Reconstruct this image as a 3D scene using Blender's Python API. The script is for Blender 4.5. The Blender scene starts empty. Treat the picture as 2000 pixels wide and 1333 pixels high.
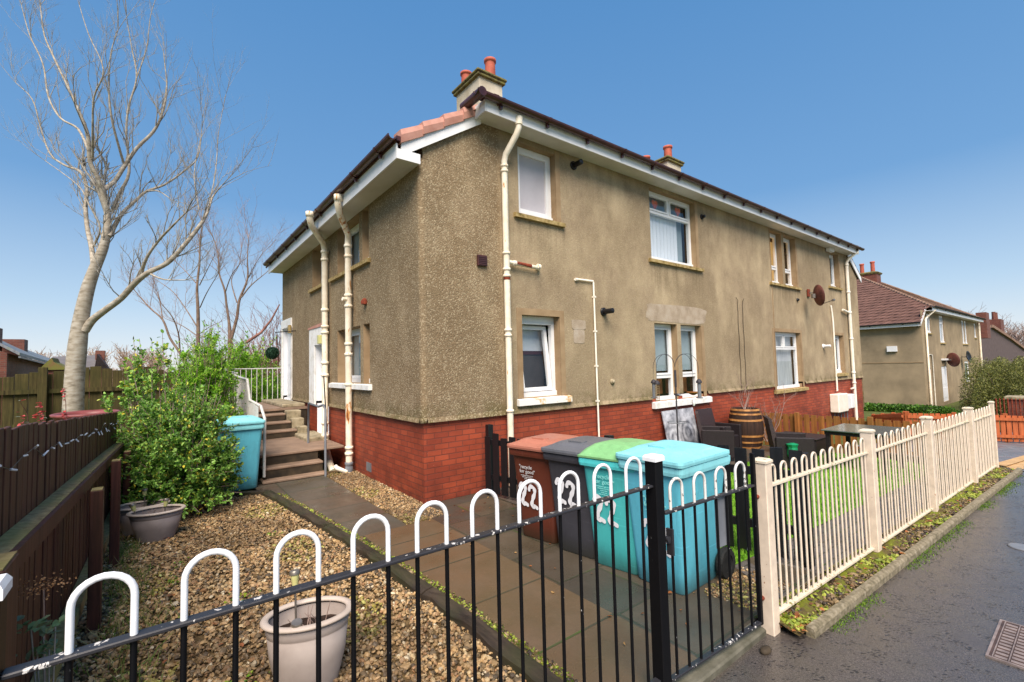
import bpy, math, random
import numpy as np
from mathutils import Vector, Matrix
R = math.radians
PI = math.pi
C = bpy.context.scene.collection
SC = bpy.context.scene

# ------------------------------------------------------------------ camera
FPX, CX, CY, CH = 900.0, 1000.0, 666.5, 1.75
def _n(v): return v / np.linalg.norm(v)
_vr = _n(np.array([2170 - CX, 687 - CY, FPX])); _vl = _n(np.array([306 - CX, 732 - CY, FPX]))
_a = _n(_vr + _vl); _b = _n(_vr - _vl)
_X = _n(_a + _b); _Y = _n(_a - _b); _Z = np.cross(_X, _Y)
RM = np.array([_X, _Y, _Z])                       # world = RM @ (right, down, forward)
cam = bpy.data.objects.new('camera', bpy.data.cameras.new('camera')); C.objects.link(cam)
m3 = Matrix([[RM[i][0], -RM[i][1], -RM[i][2]] for i in range(3)])
cam.matrix_world = Matrix.Translation((0, 0, CH)) @ m3.to_4x4()
cam.data.sensor_width = 36; cam.data.lens = 36 * FPX / 2000
cam.data.clip_start = 0.02; cam.data.clip_end = 3000
SC.camera = cam
def ray(px, py): return RM @ np.array([px - CX, py - CY, FPX])
def atz(px, py, z=0.0):
    r = ray(px, py); t = (z - CH) / r[2]; return Vector((r[0] * t, r[1] * t, z))
def aty(px, py, y):
    r = ray(px, py); t = y / r[1]; return Vector((r[0] * t, y, r[2] * t + CH))
def atx(px, py, x):
    r = ray(px, py); t = x / r[0]; return Vector((x, r[1] * t, r[2] * t + CH))
def atd(px, py, d):                               # at distance d along the optical axis
    r = ray(px, py); t = d / FPX; return Vector((r[0] * t, r[1] * t, r[2] * t + CH))

# ------------------------------------------------------------------ world, sun, exposure
SUN_EL, SUN_AZ = 50.0, 217.0                       # azimuth from +Y clockwise
w = bpy.data.worlds.new('World'); SC.world = w; w.use_nodes = True
nt = w.node_tree; bg = nt.nodes['Background']
sky = nt.nodes.new('ShaderNodeTexSky'); sky.sky_type = 'NISHITA'; sky.sun_disc = False
sky.sun_elevation = R(SUN_EL); sky.sun_rotation = R(SUN_AZ)
sky.altitude = 0; sky.air_density = 1.0; sky.dust_density = 0.2; sky.ozone_density = 3.0
# pale towards the horizon, clear blue overhead: elevation gradient blended with the physical sky
tcw = nt.nodes.new('ShaderNodeTexCoord'); spw = nt.nodes.new('ShaderNodeSeparateXYZ'); nt.links.new(tcw.outputs['Generated'], spw.inputs[0])
rw = nt.nodes.new('ShaderNodeValToRGB'); nt.links.new(spw.outputs[2], rw.inputs[0])
def _lin(c): return tuple(((v / 255) / 12.92 if v / 255 <= 0.04045 else ((v / 255 + 0.055) / 1.055) ** 2.4) for v in c)
_st = [(0.0, (234, 236, 242)), (0.05, (216, 227, 241)), (0.12, (188, 214, 238)), (0.31, (114, 167, 219)), (0.62, (90, 151, 211)), (1.0, (70, 128, 196))]
rw.color_ramp.elements[0].position = 0; rw.color_ramp.elements[0].color = (*_lin(_st[0][1]), 1)
rw.color_ramp.elements[1].position = 1; rw.color_ramp.elements[1].color = (*_lin(_st[-1][1]), 1)
for p_, c_ in _st[1:-1]:
    e_ = rw.color_ramp.elements.new(p_); e_.color = (*_lin(c_), 1)
SKY_K, EXPO = 0.12, 1.0
gm = nt.nodes.new('ShaderNodeVectorMath'); gm.operation = 'SCALE'; gm.inputs['Scale'].default_value = 1.0 / (SKY_K * 2 ** EXPO); nt.links.new(rw.outputs[0], gm.inputs[0])
ns_ = nt.nodes.new('ShaderNodeVectorMath'); ns_.operation = 'SCALE'; ns_.inputs['Scale'].default_value = 0.62; nt.links.new(sky.outputs[0], ns_.inputs[0])
mw = nt.nodes.new('ShaderNodeMix'); mw.data_type = 'RGBA'; mw.inputs[0].default_value = 0.2
nt.links.new(gm.outputs[0], mw.inputs[6]); nt.links.new(ns_.outputs[0], mw.inputs[7])
nt.links.new(mw.outputs[2], bg.inputs[0]); bg.inputs[1].default_value = SKY_K
sl = bpy.data.lights.new('sun', 'SUN'); sl.energy = 3.6; sl.angle = R(42); sl.color = (1.0, 0.88, 0.76)
so = bpy.data.objects.new('sun', sl); C.objects.link(so)
sd = Vector((math.sin(R(SUN_AZ)) * math.cos(R(SUN_EL)), math.cos(R(SUN_AZ)) * math.cos(R(SUN_EL)), math.sin(R(SUN_EL))))
so.rotation_euler = sd.to_track_quat('Z', 'Y').to_euler(); so.location = sd * 30
SC.view_settings.view_transform = 'Standard'; SC.view_settings.look = 'None'
SC.view_settings.exposure = EXPO; SC.view_settings.gamma = 1.0

# ------------------------------------------------------------------ materials
def sg(r, g, b):                                   # sRGB 0..255 to linear
    return tuple(((c / 255) / 12.92 if c / 255 <= 0.04045 else ((c / 255 + 0.055) / 1.055) ** 2.4) for c in (r, g, b))
class NB:
    def __init__(s, name):
        s.m = bpy.data.materials.new(name); s.m.use_nodes = True; s.t = s.m.node_tree
        s.b = s.t.nodes['Principled BSDF']; s.out = s.t.nodes['Material Output']
        s.tc = s.t.nodes.new('ShaderNodeTexCoord')
    def n(s, typ, **kw):
        nd = s.t.nodes.new('ShaderNode' + typ)
        for k, v in kw.items(): setattr(nd, k, v)
        return nd
    def l(s, a, b): s.t.links.new(a, b)
    def geo(s):
        g = s.n('NewGeometry'); return g.outputs['Position']
    def mapn(s, src, scale=(1, 1, 1), rot=(0, 0, 0), loc=(0, 0, 0)):
        m = s.n('Mapping'); m.inputs['Scale'].default_value = scale; m.inputs['Rotation'].default_value = rot
        m.inputs['Location'].default_value = loc; s.l(src, m.inputs[0]); return m.outputs[0]
    def noise(s, vec, scale, detail=4, rough=0.55, dist=0.0):
        t = s.n('TexNoise'); t.inputs['Scale'].default_value = scale; t.inputs['Detail'].default_value = detail
        t.inputs['Roughness'].default_value = rough; t.inputs['Distortion'].default_value = dist
        s.l(vec, t.inputs['Vector']); return t.outputs[0]
    def voro(s, vec, scale, feat='F1', out='Distance'):
        t = s.n('TexVoronoi'); t.feature = feat; t.inputs['Scale'].default_value = scale
        s.l(vec, t.inputs['Vector']); return t.outputs[out]
    def ramp(s, fac, stops, interp='LINEAR'):
        r = s.n('ValToRGB'); r.color_ramp.interpolation = interp
        e = r.color_ramp.elements
        e[0].position = stops[0][0]; e[0].color = (*stops[0][1], 1)
        e[1].position = stops[-1][0]; e[1].color = (*stops[-1][1], 1)
        for p, c in stops[1:-1]:
            x = e.new(p); x.color = (*c, 1)
        s.l(fac, r.inputs[0]); return r.outputs[0]
    def mix(s, fac, a, b, mode='MIX'):
        x = s.n('Mix'); x.data_type = 'RGBA'; x.blend_type = mode
        for sock, v in ((x.inputs[0], fac), (x.inputs[6], a), (x.inputs[7], b)):
            if isinstance(v, (int, float)): sock.default_value = v
            elif isinstance(v, tuple): sock.default_value = (*v, 1)
            else: s.l(v, sock)
        return x.outputs[2]
    def math(s, op, a, b=0.0, c=None):
        x = s.n('Math'); x.operation = op
        for i, v in enumerate((a, b, c)):
            if v is None: continue
            if isinstance(v, (int, float)): x.inputs[i].default_value = v
            else: s.l(v, x.inputs[i])
        return x.outputs[0]
    def sep(s, vec):
        x = s.n('SeparateXYZ'); s.l(vec, x.inputs[0]); return x.outputs
    def comb(s, a, b, c):
        x = s.n('CombineXYZ')
        for i, v in enumerate((a, b, c)):
            if isinstance(v, (int, float)): x.inputs[i].default_value = v
            else: s.l(v, x.inputs[i])
        return x.outputs[0]
    def bump(s, h, strength=0.5, dist=0.02, prev=None):
        x = s.n('Bump'); x.inputs['Strength'].default_value = strength; x.inputs['Distance'].default_value = dist
        s.l(h, x.inputs['Height'])
        if prev is not None: s.l(prev, x.inputs['Normal'])
        return x.outputs[0]
    def fin(s, col=None, rough=0.7, nrm=None, spec=0.35, metal=0.0):
        if col is not None:
            if isinstance(col, tuple): s.b.inputs['Base Color'].default_value = (*col, 1)
            else: s.l(col, s.b.inputs['Base Color'])
        if isinstance(rough, (int, float)): s.b.inputs['Roughness'].default_value = rough
        else: s.l(rough, s.b.inputs['Roughness'])
        s.b.inputs['Specular IOR Level'].default_value = spec; s.b.inputs['Metallic'].default_value = metal
        if nrm is not None: s.l(nrm, s.b.inputs['Normal'])
        return s.m
def simple(name, c1, c2=None, scale=6, rough=0.6, bump=0.1, bscale=60, bd=0.004, spec=0.35, metal=0, stretch=(1, 1, 1), c3=None, detail=5):
    s = NB(name); v = s.mapn(s.geo(), stretch)
    c2 = c2 or tuple(x * 0.8 for x in c1)
    stops = [(0.3, c2), (0.68, c1)] if c3 is None else [(0.3, c2), (0.5, c1), (0.72, c3)]
    col = s.ramp(s.noise(v, scale, detail), stops)
    nr = s.bump(s.noise(v, bscale, 3), bump, bd) if bump else None
    return s.fin(col, rough, nr, spec, metal)
def chipped(name, base, chip, under=None, thr=0.62, scale=45, rough=0.4, spec=0.5):
    """painted metal with chips where the coat under shows"""
    s = NB(name); p = s.geo(); v = s.mapn(p, (1, 1, 0.6))
    n = s.noise(v, scale, 6, 0.65); big = s.noise(p, 5, 2)
    f = s.math('ADD', n, s.math('MULTIPLY', s.math('SUBTRACT', big, 0.5), 0.35))
    k = s.ramp(f, [(thr, (0, 0, 0)), (thr + 0.02, (1, 1, 1))])
    var = s.ramp(s.noise(p, 14, 3), [(0.3, tuple(c * 0.8 for c in base)), (0.7, base)])
    col = s.mix(k, var, chip)
    return s.fin(col, rough, s.bump(f, 0.25, 0.002), spec)

M = {}
def harl():
    """roughcast render: coarse stone dash, weather patches, dark run-off streaks, algae at the foot"""
    s = NB('roughcast'); p = s.geo(); X, Y, Z = s.sep(p)
    big = s.noise(p, 0.75, 5, 0.6); mid = s.noise(s.mapn(p, (1, 1, 0.6)), 3.2, 5, 0.6)
    f = s.math('ADD', s.math('MULTIPLY', big, 0.6), s.math('MULTIPLY', mid, 0.4))
    col = s.ramp(f, [(0.32, sg(134, 118, 96)), (0.44, sg(154, 136, 110)), (0.54, sg(168, 150, 121)), (0.66, sg(184, 165, 134))])
    # the rough end strip (left of the corner downpipe and the gable side) has a coarser dash
    end = s.ramp(s.math('MULTIPLY', X, 1 / 10.0), [(0.400, (1, 1, 1)), (0.406, (0, 0, 0))])
    col = s.mix(s.math('MULTIPLY', end, 0.50), col, sg(132, 112, 84))
    pn = s.ramp(s.noise(s.mapn(p, (1, 1, .8), (0, 0, 0), (3, 1, 2)), 1.9, 6, 0.68), [(0.44, (1, 1, 1)), (0.60, (0, 0, 0))])
    col = s.mix(s.math('MULTIPLY', s.math('MULTIPLY', pn, end), 0.5), col, sg(112, 92, 66))
    col = s.mix(s.math('MULTIPLY', s.ramp(s.noise(s.mapn(p, (.8, .8, .5), (0, 0, 0), (7, 4, 1)), 0.9, 5, 0.6), [(0.46, (1, 1, 1)), (0.60, (0, 0, 0))]), 0.5), col, sg(124, 108, 84))
    # dark run-off below the eaves
    st = s.noise(s.mapn(p, (2.4, 2.4, 0.35)), 2.0, 4, 0.6)
    top = s.ramp(s.math('MULTIPLY', Z, 0.1), [(0.40, (0, 0, 0)), (0.53, (1, 1, 1))])
    k = s.math('MULTIPLY', top, s.ramp(st, [(0.48, (0, 0, 0)), (0.76, (0.5, 0.5, 0.5))]))
    col = s.mix(k, col, sg(104, 92, 70))
    # run-off stains under the sills
    sn = s.ramp(s.noise(s.mapn(p, (7, 7, 0.5)), 1.5, 4, 0.6), [(0.42, (0, 0, 0)), (0.66, (1, 1, 1))])
    for u0, u1, zt in ((4.25, 5.38, 4.03), (7.6, 9.64, 3.73), (12.9, 14.93, 3.75), (17.15, 18.4, 4.02)):
        a_ = s.math('MULTIPLY', s.math('GREATER_THAN', X, u0), s.math('LESS_THAN', X, u1))
        d_ = s.math('SUBTRACT', zt, Z); f_ = s.math('MULTIPLY', s.math('GREATER_THAN', d_, 0.0), s.math('MAXIMUM', s.math('SUBTRACT', 1.0, s.math('MULTIPLY', d_, 1.3)), 0.0))
        col = s.mix(s.math('MULTIPLY', s.math('MULTIPLY', a_, f_), s.math('MULTIPLY', sn, 0.55)), col, sg(96, 84, 62))
    # algae just over the plinth
    lo = s.ramp(s.math('MULTIPLY', Z, 0.5), [(0.54, (1, 1, 1)), (0.66, (0, 0, 0))])
    al = s.math('MULTIPLY', lo, s.ramp(s.noise(p, 4.5, 5, 0.65), [(0.42, (0, 0, 0)), (0.6, (0.8, 0.8, 0.8))]))
    col = s.mix(al, col, sg(96, 88, 54))
    # stone speckle
    vd = s.voro(p, 62); vd2 = s.voro(p, 130)
    vc = s.voro(p, 62, out='Color'); g = s.sep(vc)[0]
    col = s.mix(s.math('MULTIPLY', s.ramp(g, [(0.78, (0, 0, 0)), (0.84, (1, 1, 1))]), s.math('ADD', 0.10, s.math('MULTIPLY', end, 0.18))), col, sg(214, 200, 168))
    col = s.mix(s.math('MULTIPLY', s.ramp(g, [(0.12, (1, 1, 1)), (0.2, (0, 0, 0))]), s.math('ADD', 0.12, s.math('MULTIPLY', end, 0.12))), col, sg(84, 76, 60))
    h = s.math('ADD', s.math('MULTIPLY', vd, -1.0), s.math('MULTIPLY', vd2, -0.4))
    h = s.math('ADD', h, s.math('MULTIPLY', s.noise(p, 24, 5, 0.7), 1.3))
    hh = s.math('MULTIPLY', h, s.math('ADD', 0.55, s.math('MULTIPLY', end, 0.9)))
    return s.fin(col, 0.95, s.bump(hh, 0.55, 0.009), 0.15)
M['harl'] = harl()
def render_far():
    s = NB('distant_roughcast'); p = s.geo()
    col = s.ramp(s.noise(p, 1.1, 6, 0.6), [(0.3, sg(132, 118, 96)), (0.7, sg(164, 146, 118))])
    return s.fin(col, 0.95, s.bump(s.noise(p, 30, 3), 0.4, 0.02), 0.1)
M['harl2'] = render_far()
def brick(name, ca, cb, mortar, bw=0.215, bh=0.075, ms=0.008, stain=0.5):
    s = NB(name); p = s.geo(); X, Y, Z = s.sep(p)
    u = s.math('ADD', X, s.math('MULTIPLY', Y, -1.0)); v = s.comb(u, s.math('ADD', Z, 0.005), 0.0)
    t = s.n('TexBrick'); s.l(v, t.inputs['Vector']); t.inputs['Scale'].default_value = 1
    t.inputs['Brick Width'].default_value = bw; t.inputs['Row Height'].default_value = bh
    t.inputs['Mortar Size'].default_value = ms; t.inputs['Mortar Smooth'].default_value = 0.15
    t.inputs['Color1'].default_value = (*ca, 1); t.inputs['Color2'].default_value = (*cb, 1)
    t.inputs['Mortar'].default_value = (*mortar, 1); t.offset = 0.5
    n = s.noise(p, 2.2, 5, 0.65)
    col = s.mix(s.math('MULTIPLY', s.ramp(n, [(0.42, (0, 0, 0)), (0.68, (1, 1, 1))]), stain), t.outputs['Color'], tuple(c * 0.35 for c in ca))
    lo = s.math('MULTIPLY', s.ramp(Z, [(0.05, (1, 1, 1)), (0.55, (0, 0, 0))]), s.ramp(s.noise(p, 3.5, 4), [(0.35, (0, 0, 0)), (0.6, (0.6, 0.6, 0.6))]))
    col = s.mix(lo, col, sg(78, 36, 28))
    sp = s.ramp(s.noise(s.mapn(p, (1, 1, 2)), 38, 4, 0.6), [(0.70, (0, 0, 0)), (0.74, (0.8, 0.8, 0.8))])
    col = s.mix(sp, col, sg(196, 150, 132))
    h = s.math('ADD', s.math('MULTIPLY', t.outputs['Fac'], -1.0), s.math('MULTIPLY', s.noise(p, 70, 3), 0.35))
    return s.fin(col, 0.62, s.bump(h, 0.8, 0.008), 0.35)
M['brick'] = brick('painted_red_brick', sg(170, 78, 50), sg(142, 62, 42), sg(118, 62, 48), ms=.006)
M['brick_old'] = brick('old_brick', sg(128, 72, 56), sg(104, 56, 46), sg(110, 90, 80))
def slabs(name, c1, c2, c3, bw, bh, off=0.5, joint=(0.05, 0.05, 0.03), rot=0.0, wet=True, loc=(0, 0, 0)):
    s = NB(name); p = s.geo(); v = s.mapn(p, (1, 1, 1), (0, 0, rot), loc)
    t = s.n('TexBrick'); s.l(v, t.inputs['Vector']); t.inputs['Scale'].default_value = 1
    t.inputs['Brick Width'].default_value = bw; t.inputs['Row Height'].default_value = bh
    t.inputs['Mortar Size'].default_value = 0.006 if bw < .3 else 0.011; t.inputs['Mortar Smooth'].default_value = 0.3
    t.offset = off; t.inputs['Color1'].default_value = (*c1, 1); t.inputs['Color2'].default_value = (*c2, 1)
    t.inputs['Mortar'].default_value = (*joint, 1); t.inputs['Bias'].default_value = 0.0
    n = s.noise(p, 1.6, 6, 0.65)
    col = s.mix(s.math('MULTIPLY', s.ramp(n, [(0.4, (0, 0, 0)), (0.65, (1, 1, 1))]), 0.55), t.outputs['Color'], c3)
    fine = s.noise(p, 90, 4, 0.7)
    col = s.mix(s.ramp(fine, [(0.62, (0, 0, 0)), (0.72, (0.35, 0.35, 0.35))]), col, tuple(min(1, c * 2.4) for c in c1))
    moss = s.math('MULTIPLY', t.outputs['Fac'], s.ramp(s.noise(p, 2.5, 3), [(0.56, (0, 0, 0)), (0.7, (1, 1, 1))]))
    col = s.mix(moss, col, sg(70, 92, 22))
    rg = s.ramp(s.noise(p, 2.4, 4), [(0.35, (0.2, 0.2, 0.2)), (0.65, (0.62, 0.62, 0.62))]) if wet else 0.8
    h = s.math('ADD', s.math('MULTIPLY', t.outputs['Fac'], -1.2), s.math('MULTIPLY', fine, 0.25))
    return s.fin(col, rg, s.bump(h, 0.6, 0.006), 0.5)
M['slab'] = slabs('concrete_slab', sg(92, 80, 64), sg(66, 62, 56), sg(58, 54, 42), 0.9, 0.6, 0.5, loc=(0.12, 0.2, 0))
M['slab_brown'] = slabs('brown_slab', sg(108, 88, 66), sg(98, 80, 60), sg(82, 72, 50), 0.92, 0.74, 0.0, loc=(0.1, 0.0, 0))
M['slab_path'] = slabs('path_slab', sg(86, 82, 72), sg(96, 78, 62), sg(60, 60, 48), 0.75, 0.62, 0.0, loc=(0, 0.1, 0))
M['paver'] = slabs('grey_pavers', sg(120, 112, 106), sg(98, 92, 90), sg(84, 80, 76), 0.2, 0.1, 0.5, wet=True)
M['paver_far'] = slabs('driveway_blocks', sg(128, 130, 134), sg(104, 106, 112), sg(96, 98, 104), 0.2, 0.1, 0.5, rot=0.5)
M['patio'] = slabs('patio_slabs', sg(96, 86, 76), sg(82, 74, 66), sg(60, 54, 46), 0.45, 0.45, 0.0)
def tarmac():
    s = NB('wet_tarmac'); p = s.geo()
    n = s.noise(p, 1.3, 5, 0.6); f = s.noise(p, 170, 4, 0.75); m = s.noise(s.mapn(p, (1, 1, 1), (0, 0, R(20)), (0, 0, 0)), 6, 5, 0.6)
    col = s.ramp(f, [(0.32, sg(48, 44, 42)), (0.52, sg(74, 68, 64)), (0.72, sg(116, 108, 102))])
    col = s.mix(s.math('MULTIPLY', s.ramp(m, [(0.4, (0, 0, 0)), (0.7, (1, 1, 1))]), 0.3), col, sg(84, 78, 62))
    # dark worn pits in the surface
    pv = s.voro(s.mapn(s.mapn(p, (1, 1, 1), (0, 0, R(30))), (30, 75, 1)), 1.0)
    pn = s.noise(p, 9, 3)
    pit = s.math('MULTIPLY', s.ramp(pv, [(0.26, (1, 1, 1)), (0.40, (0, 0, 0))]), s.ramp(pn, [(0.5, (0, 0, 0)), (0.56, (1, 1, 1))]))
    col = s.mix(s.math('MULTIPLY', pit, 0.9), col, sg(24, 23, 24))
    rg = s.ramp(n, [(0.3, (0.16, 0.16, 0.16)), (0.7, (0.32, 0.32, 0.32))])
    h = s.math('ADD', s.math('MULTIPLY', f, 0.6), s.math('MULTIPLY', pit, -1.0))
    return s.fin(col, rg, s.bump(h, 0.5, 0.003), 0.7)
M['tarmac'] = tarmac()
def soil(name, stops, rough=0.95, sc=9, b=0.8):
    s = NB(name); p = s.geo()
    f = s.math('ADD', s.math('MULTIPLY', s.noise(p, sc, 6, 0.7), 0.75), s.math('MULTIPLY', s.noise(p, 1.2, 3), 0.25))
    return s.fin(s.ramp(f, stops), rough, s.bump(s.noise(p, 55, 5, 0.7), b, 0.02), 0.2)
M['soil'] = soil('garden_soil', [(0.35, sg(52, 40, 26)), (0.5, sg(92, 74, 48)), (0.62, sg(128, 106, 72)), (0.7, sg(84, 88, 36))])
M['moss'] = soil('mossy_strip', [(0.38, sg(52, 42, 30)), (0.47, sg(96, 84, 50)), (0.53, sg(104, 108, 34)), (0.66, sg(132, 142, 36))], sc=7)
M['ground'] = soil('rough_ground', [(0.35, sg(60, 66, 34)), (0.5, sg(84, 92, 44)), (0.7, sg(112, 112, 66))], sc=3)
M['grass'] = soil('lawn_turf', [(0.3, sg(80, 124, 28)), (0.5, sg(108, 158, 40)), (0.7, sg(136, 180, 56))], sc=5, b=0.5)
def wood(name, ca, cb, cc=None, sc=(28, 28, 1.6), rough=0.8, green=0.0, bump=0.4, spec=0.25):
    s = NB(name); p = s.geo(); oi = s.n('ObjectInfo')
    v = s.mapn(p, sc); n = s.noise(v, 1.0, 5, 0.65, 0.4); b = s.noise(p, 2.6, 4, 0.6)
    col = s.ramp(n, [(0.3, cb), (0.7, ca)])
    if green: col = s.mix(s.math('MULTIPLY', s.ramp(b, [(0.4, (0, 0, 0)), (0.62, (1, 1, 1))]), green), col, cc)
    return s.fin(col, rough, s.bump(n, bump, 0.004), spec)
M['brown_board'] = wood('dark_brown_fence_stain', sg(94, 55, 45), sg(48, 27, 23), sg(80, 64, 40), green=0.25, rough=0.6)
M['mossy_beam'] = wood('mossy_beam', sg(178, 158, 114), sg(112, 92, 62), sg(138, 136, 72), green=0.55, rough=0.9)
M['old_fence'] = wood('weathered_green_board', sg(92, 82, 48), sg(40, 34, 20), sg(58, 58, 28), green=0.6, rough=0.95)
M['orange_wood'] = wood('orange_stained_wood', sg(190, 104, 60), sg(142, 72, 40), rough=0.7)
M['amber_wood'] = wood('amber_fence_wood', sg(172, 112, 56), sg(108, 62, 30), sg(120, 96, 48), green=0.4, rough=0.7)
M['sleeper'] = wood('dark_sleeper', sg(78, 66, 54), sg(34, 29, 25), sg(54, 60, 30), sc=(14, 2.2, 14), green=0.5, rough=0.7)
M['black_wood'] = wood('black_painted_wood', sg(26, 25, 28), sg(10, 10, 12), rough=0.45, spec=0.5)
M['barrel'] = wood('dark_oak_stave', sg(66, 46, 36), sg(34, 24, 20), sc=(20, 20, 2))
M['barrel_hoop'] = simple('rusty_gold_hoop', sg(190, 136, 76), sg(112, 70, 36), 8, 0.55, 0.2)
M['white'] = simple('white_upvc', (0.82, 0.82, 0.82), (0.74, 0.74, 0.73), 3, 0.32, 0)
M['white_paint'] = simple('white_masonry_paint', (0.80, 0.79, 0.76), (0.64, 0.62, 0.55), 8, 0.6, 0.4, 40, 0.004, c3=(0.84, 0.84, 0.82))
M['soffit'] = simple('soffit_board', (0.70, 0.68, 0.63), (0.55, 0.53, 0.46), 1.6, 0.5, 0)
M['gutter'] = simple('brown_gutter', sg(82, 46, 42), sg(50, 27, 26), 4, 0.3, 0, spec=0.5)
M['tile'] = None
def rusty_sill():
    s = NB('white_sill_with_rust'); p = s.geo()
    n = s.noise(s.mapn(p, (1, 1, 1.4)), 5.0, 4, 0.6)
    col = s.ramp(n, [(0.52, (0.8, 0.79, 0.74)), (0.60, sg(214, 186, 140)), (0.68, sg(196, 106, 52))])
    return s.fin(col, 0.65, s.bump(s.noise(p, 45, 3), 0.3, 0.004), 0.3)
M['sill_rust'] = rusty_sill()
M['stone_sill'] = simple('lichen_stone_sill', sg(158, 136, 88), sg(106, 90, 50), 12, 0.9, 0.5, 60, 0.006, c3=sg(178, 160, 116))
M['reveal'] = simple('painted_reveal', sg(160, 136, 104), sg(138, 114, 84), 4, 0.8, 0.2, 40)
M['cement'] = simple('cement_patch', sg(166, 150, 130), sg(144, 128, 108), 5, 0.95, 0.5, 50, 0.01, c3=sg(176, 164, 148))
def pipe_mat(name, thr):
    s = NB(name); p = s.geo()
    n = s.noise(s.mapn(p, (1, 1, 0.22)), 17, 5, 0.65); b = s.noise(p, 2.3, 3)
    f = s.math('ADD', n, s.math('MULTIPLY', s.math('SUBTRACT', b, 0.5), 0.5))
    base = s.ramp(s.noise(p, 7, 4), [(0.3, sg(226, 212, 186)), (0.7, sg(250, 240, 220))])
    col = s.mix(s.ramp(f, [(thr, (0, 0, 0)), (thr + 0.05, (1, 1, 1))]), base, sg(200, 140, 74))
    col = s.mix(s.ramp(f, [(thr + 0.09, (0, 0, 0)), (thr + 0.12, (1, 1, 1))]), col, sg(118, 52, 30))
    return s.fin(col, 0.5, s.bump(f, 0.25, 0.003), 0.4)
M['pipe'] = pipe_mat('cream_pipe_paint', 0.66)
M['pipe_rust'] = pipe_mat('cream_pipe_paint_rusting', 0.55)
M['pvc'] = simple('cream_plastic_pipe', sg(244, 238, 224), sg(230, 222, 204), 6, 0.35, 0)
M['rust'] = simple('rust', sg(146, 66, 40), sg(84, 38, 28), 22, 0.9, 0.4)
M['grey_pvc'] = simple('grey_plastic', sg(122, 126, 132), sg(96, 100, 106), 5, 0.4, 0)
M['black_plastic'] = simple('black_plastic', sg(30, 30, 34), sg(18, 18, 20), 6, 0.35, 0)
M['terracotta'] = simple('terracotta_tile', sg(192, 144, 128), sg(168, 118, 102), 5, 0.75, 0.15)
M['pot_clay'] = simple('chimney_pot_clay', sg(190, 100, 78), sg(156, 76, 58), 6, 0.7, 0.1)
M['chim'] = simple('cream_chimney_render', sg(206, 196, 176), sg(172, 160, 136), 3, 0.9, 0.4, 50, 0.008)
M['chim_cap'] = simple('mossy_cope', sg(112, 104, 66), sg(64, 56, 38), 9, 0.95, 0.6, 40, 0.01, c3=sg(134, 130, 62))
M['black_metal'] = chipped('chipped_black_paint', (0.005, 0.005, 0.006), sg(190, 188, 186), thr=0.73, scale=60, rough=0.5, spec=0.14)
M['rail_metal'] = chipped('grey_worn_black_rail', sg(46, 46, 50), sg(206, 202, 196), thr=0.625, scale=44, rough=0.42, spec=0.4)
M['hoop_white'] = simple('white_painted_hoop', (0.88, 0.88, 0.88), (0.78, 0.78, 0.78), 12, 0.35, 0.1, 90, 0.002)
M['hoop_worn'] = chipped('flaking_white_hoop', sg(222, 220, 214), sg(96, 90, 84), thr=0.60, scale=52, rough=0.5)
M['cream_metal'] = chipped('cream_railing_paint', sg(226, 208, 186), sg(150, 100, 66), thr=0.70, scale=40, rough=0.45)
M['cream_dirty'] = chipped('cream_railing_paint_dirty', sg(224, 210, 186), sg(134, 128, 70), thr=0.60, scale=26, rough=0.55)
M['rail_white'] = chipped('chipped_white_handrail', sg(206, 204, 198), sg(132, 96, 66), thr=0.64, scale=30, rough=0.5)
M['concrete'] = simple('old_concrete', sg(150, 138, 112), sg(100, 92, 70), 7, 0.9, 0.5, 60, 0.006, c3=sg(172, 160, 134))
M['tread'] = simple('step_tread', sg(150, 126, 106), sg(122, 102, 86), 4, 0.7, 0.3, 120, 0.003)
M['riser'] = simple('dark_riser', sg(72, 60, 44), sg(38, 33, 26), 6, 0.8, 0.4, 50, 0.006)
M['kerb'] = simple('mossy_kerb', sg(124, 114, 92), sg(92, 86, 66), 26, 0.85, 0.7, 60, 0.01, c3=sg(152, 142, 122))
M['edge_stone'] = simple('threshold_concrete', sg(110, 106, 92), sg(74, 72, 58), 8, 0.7, 0.5, 60, 0.006)
M['planter'] = simple('mushroom_plastic', sg(174, 162, 154), sg(150, 138, 131), 5, 0.5, 0.12, 70, 0.002)
M['planter_grey'] = simple('taupe_plastic', sg(146, 134, 130), sg(122, 112, 108), 5, 0.5, 0.12, 70, 0.002)
M['planter_rim'] = simple('pale_rim_plastic', sg(194, 180, 167), sg(172, 158, 145), 5, 0.5, 0.1)
M['compost'] = soil('compost', [(0.35, sg(26, 20, 17)), (0.5, sg(48, 36, 30)), (0.7, sg(84, 66, 56))], sc=24)
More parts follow.
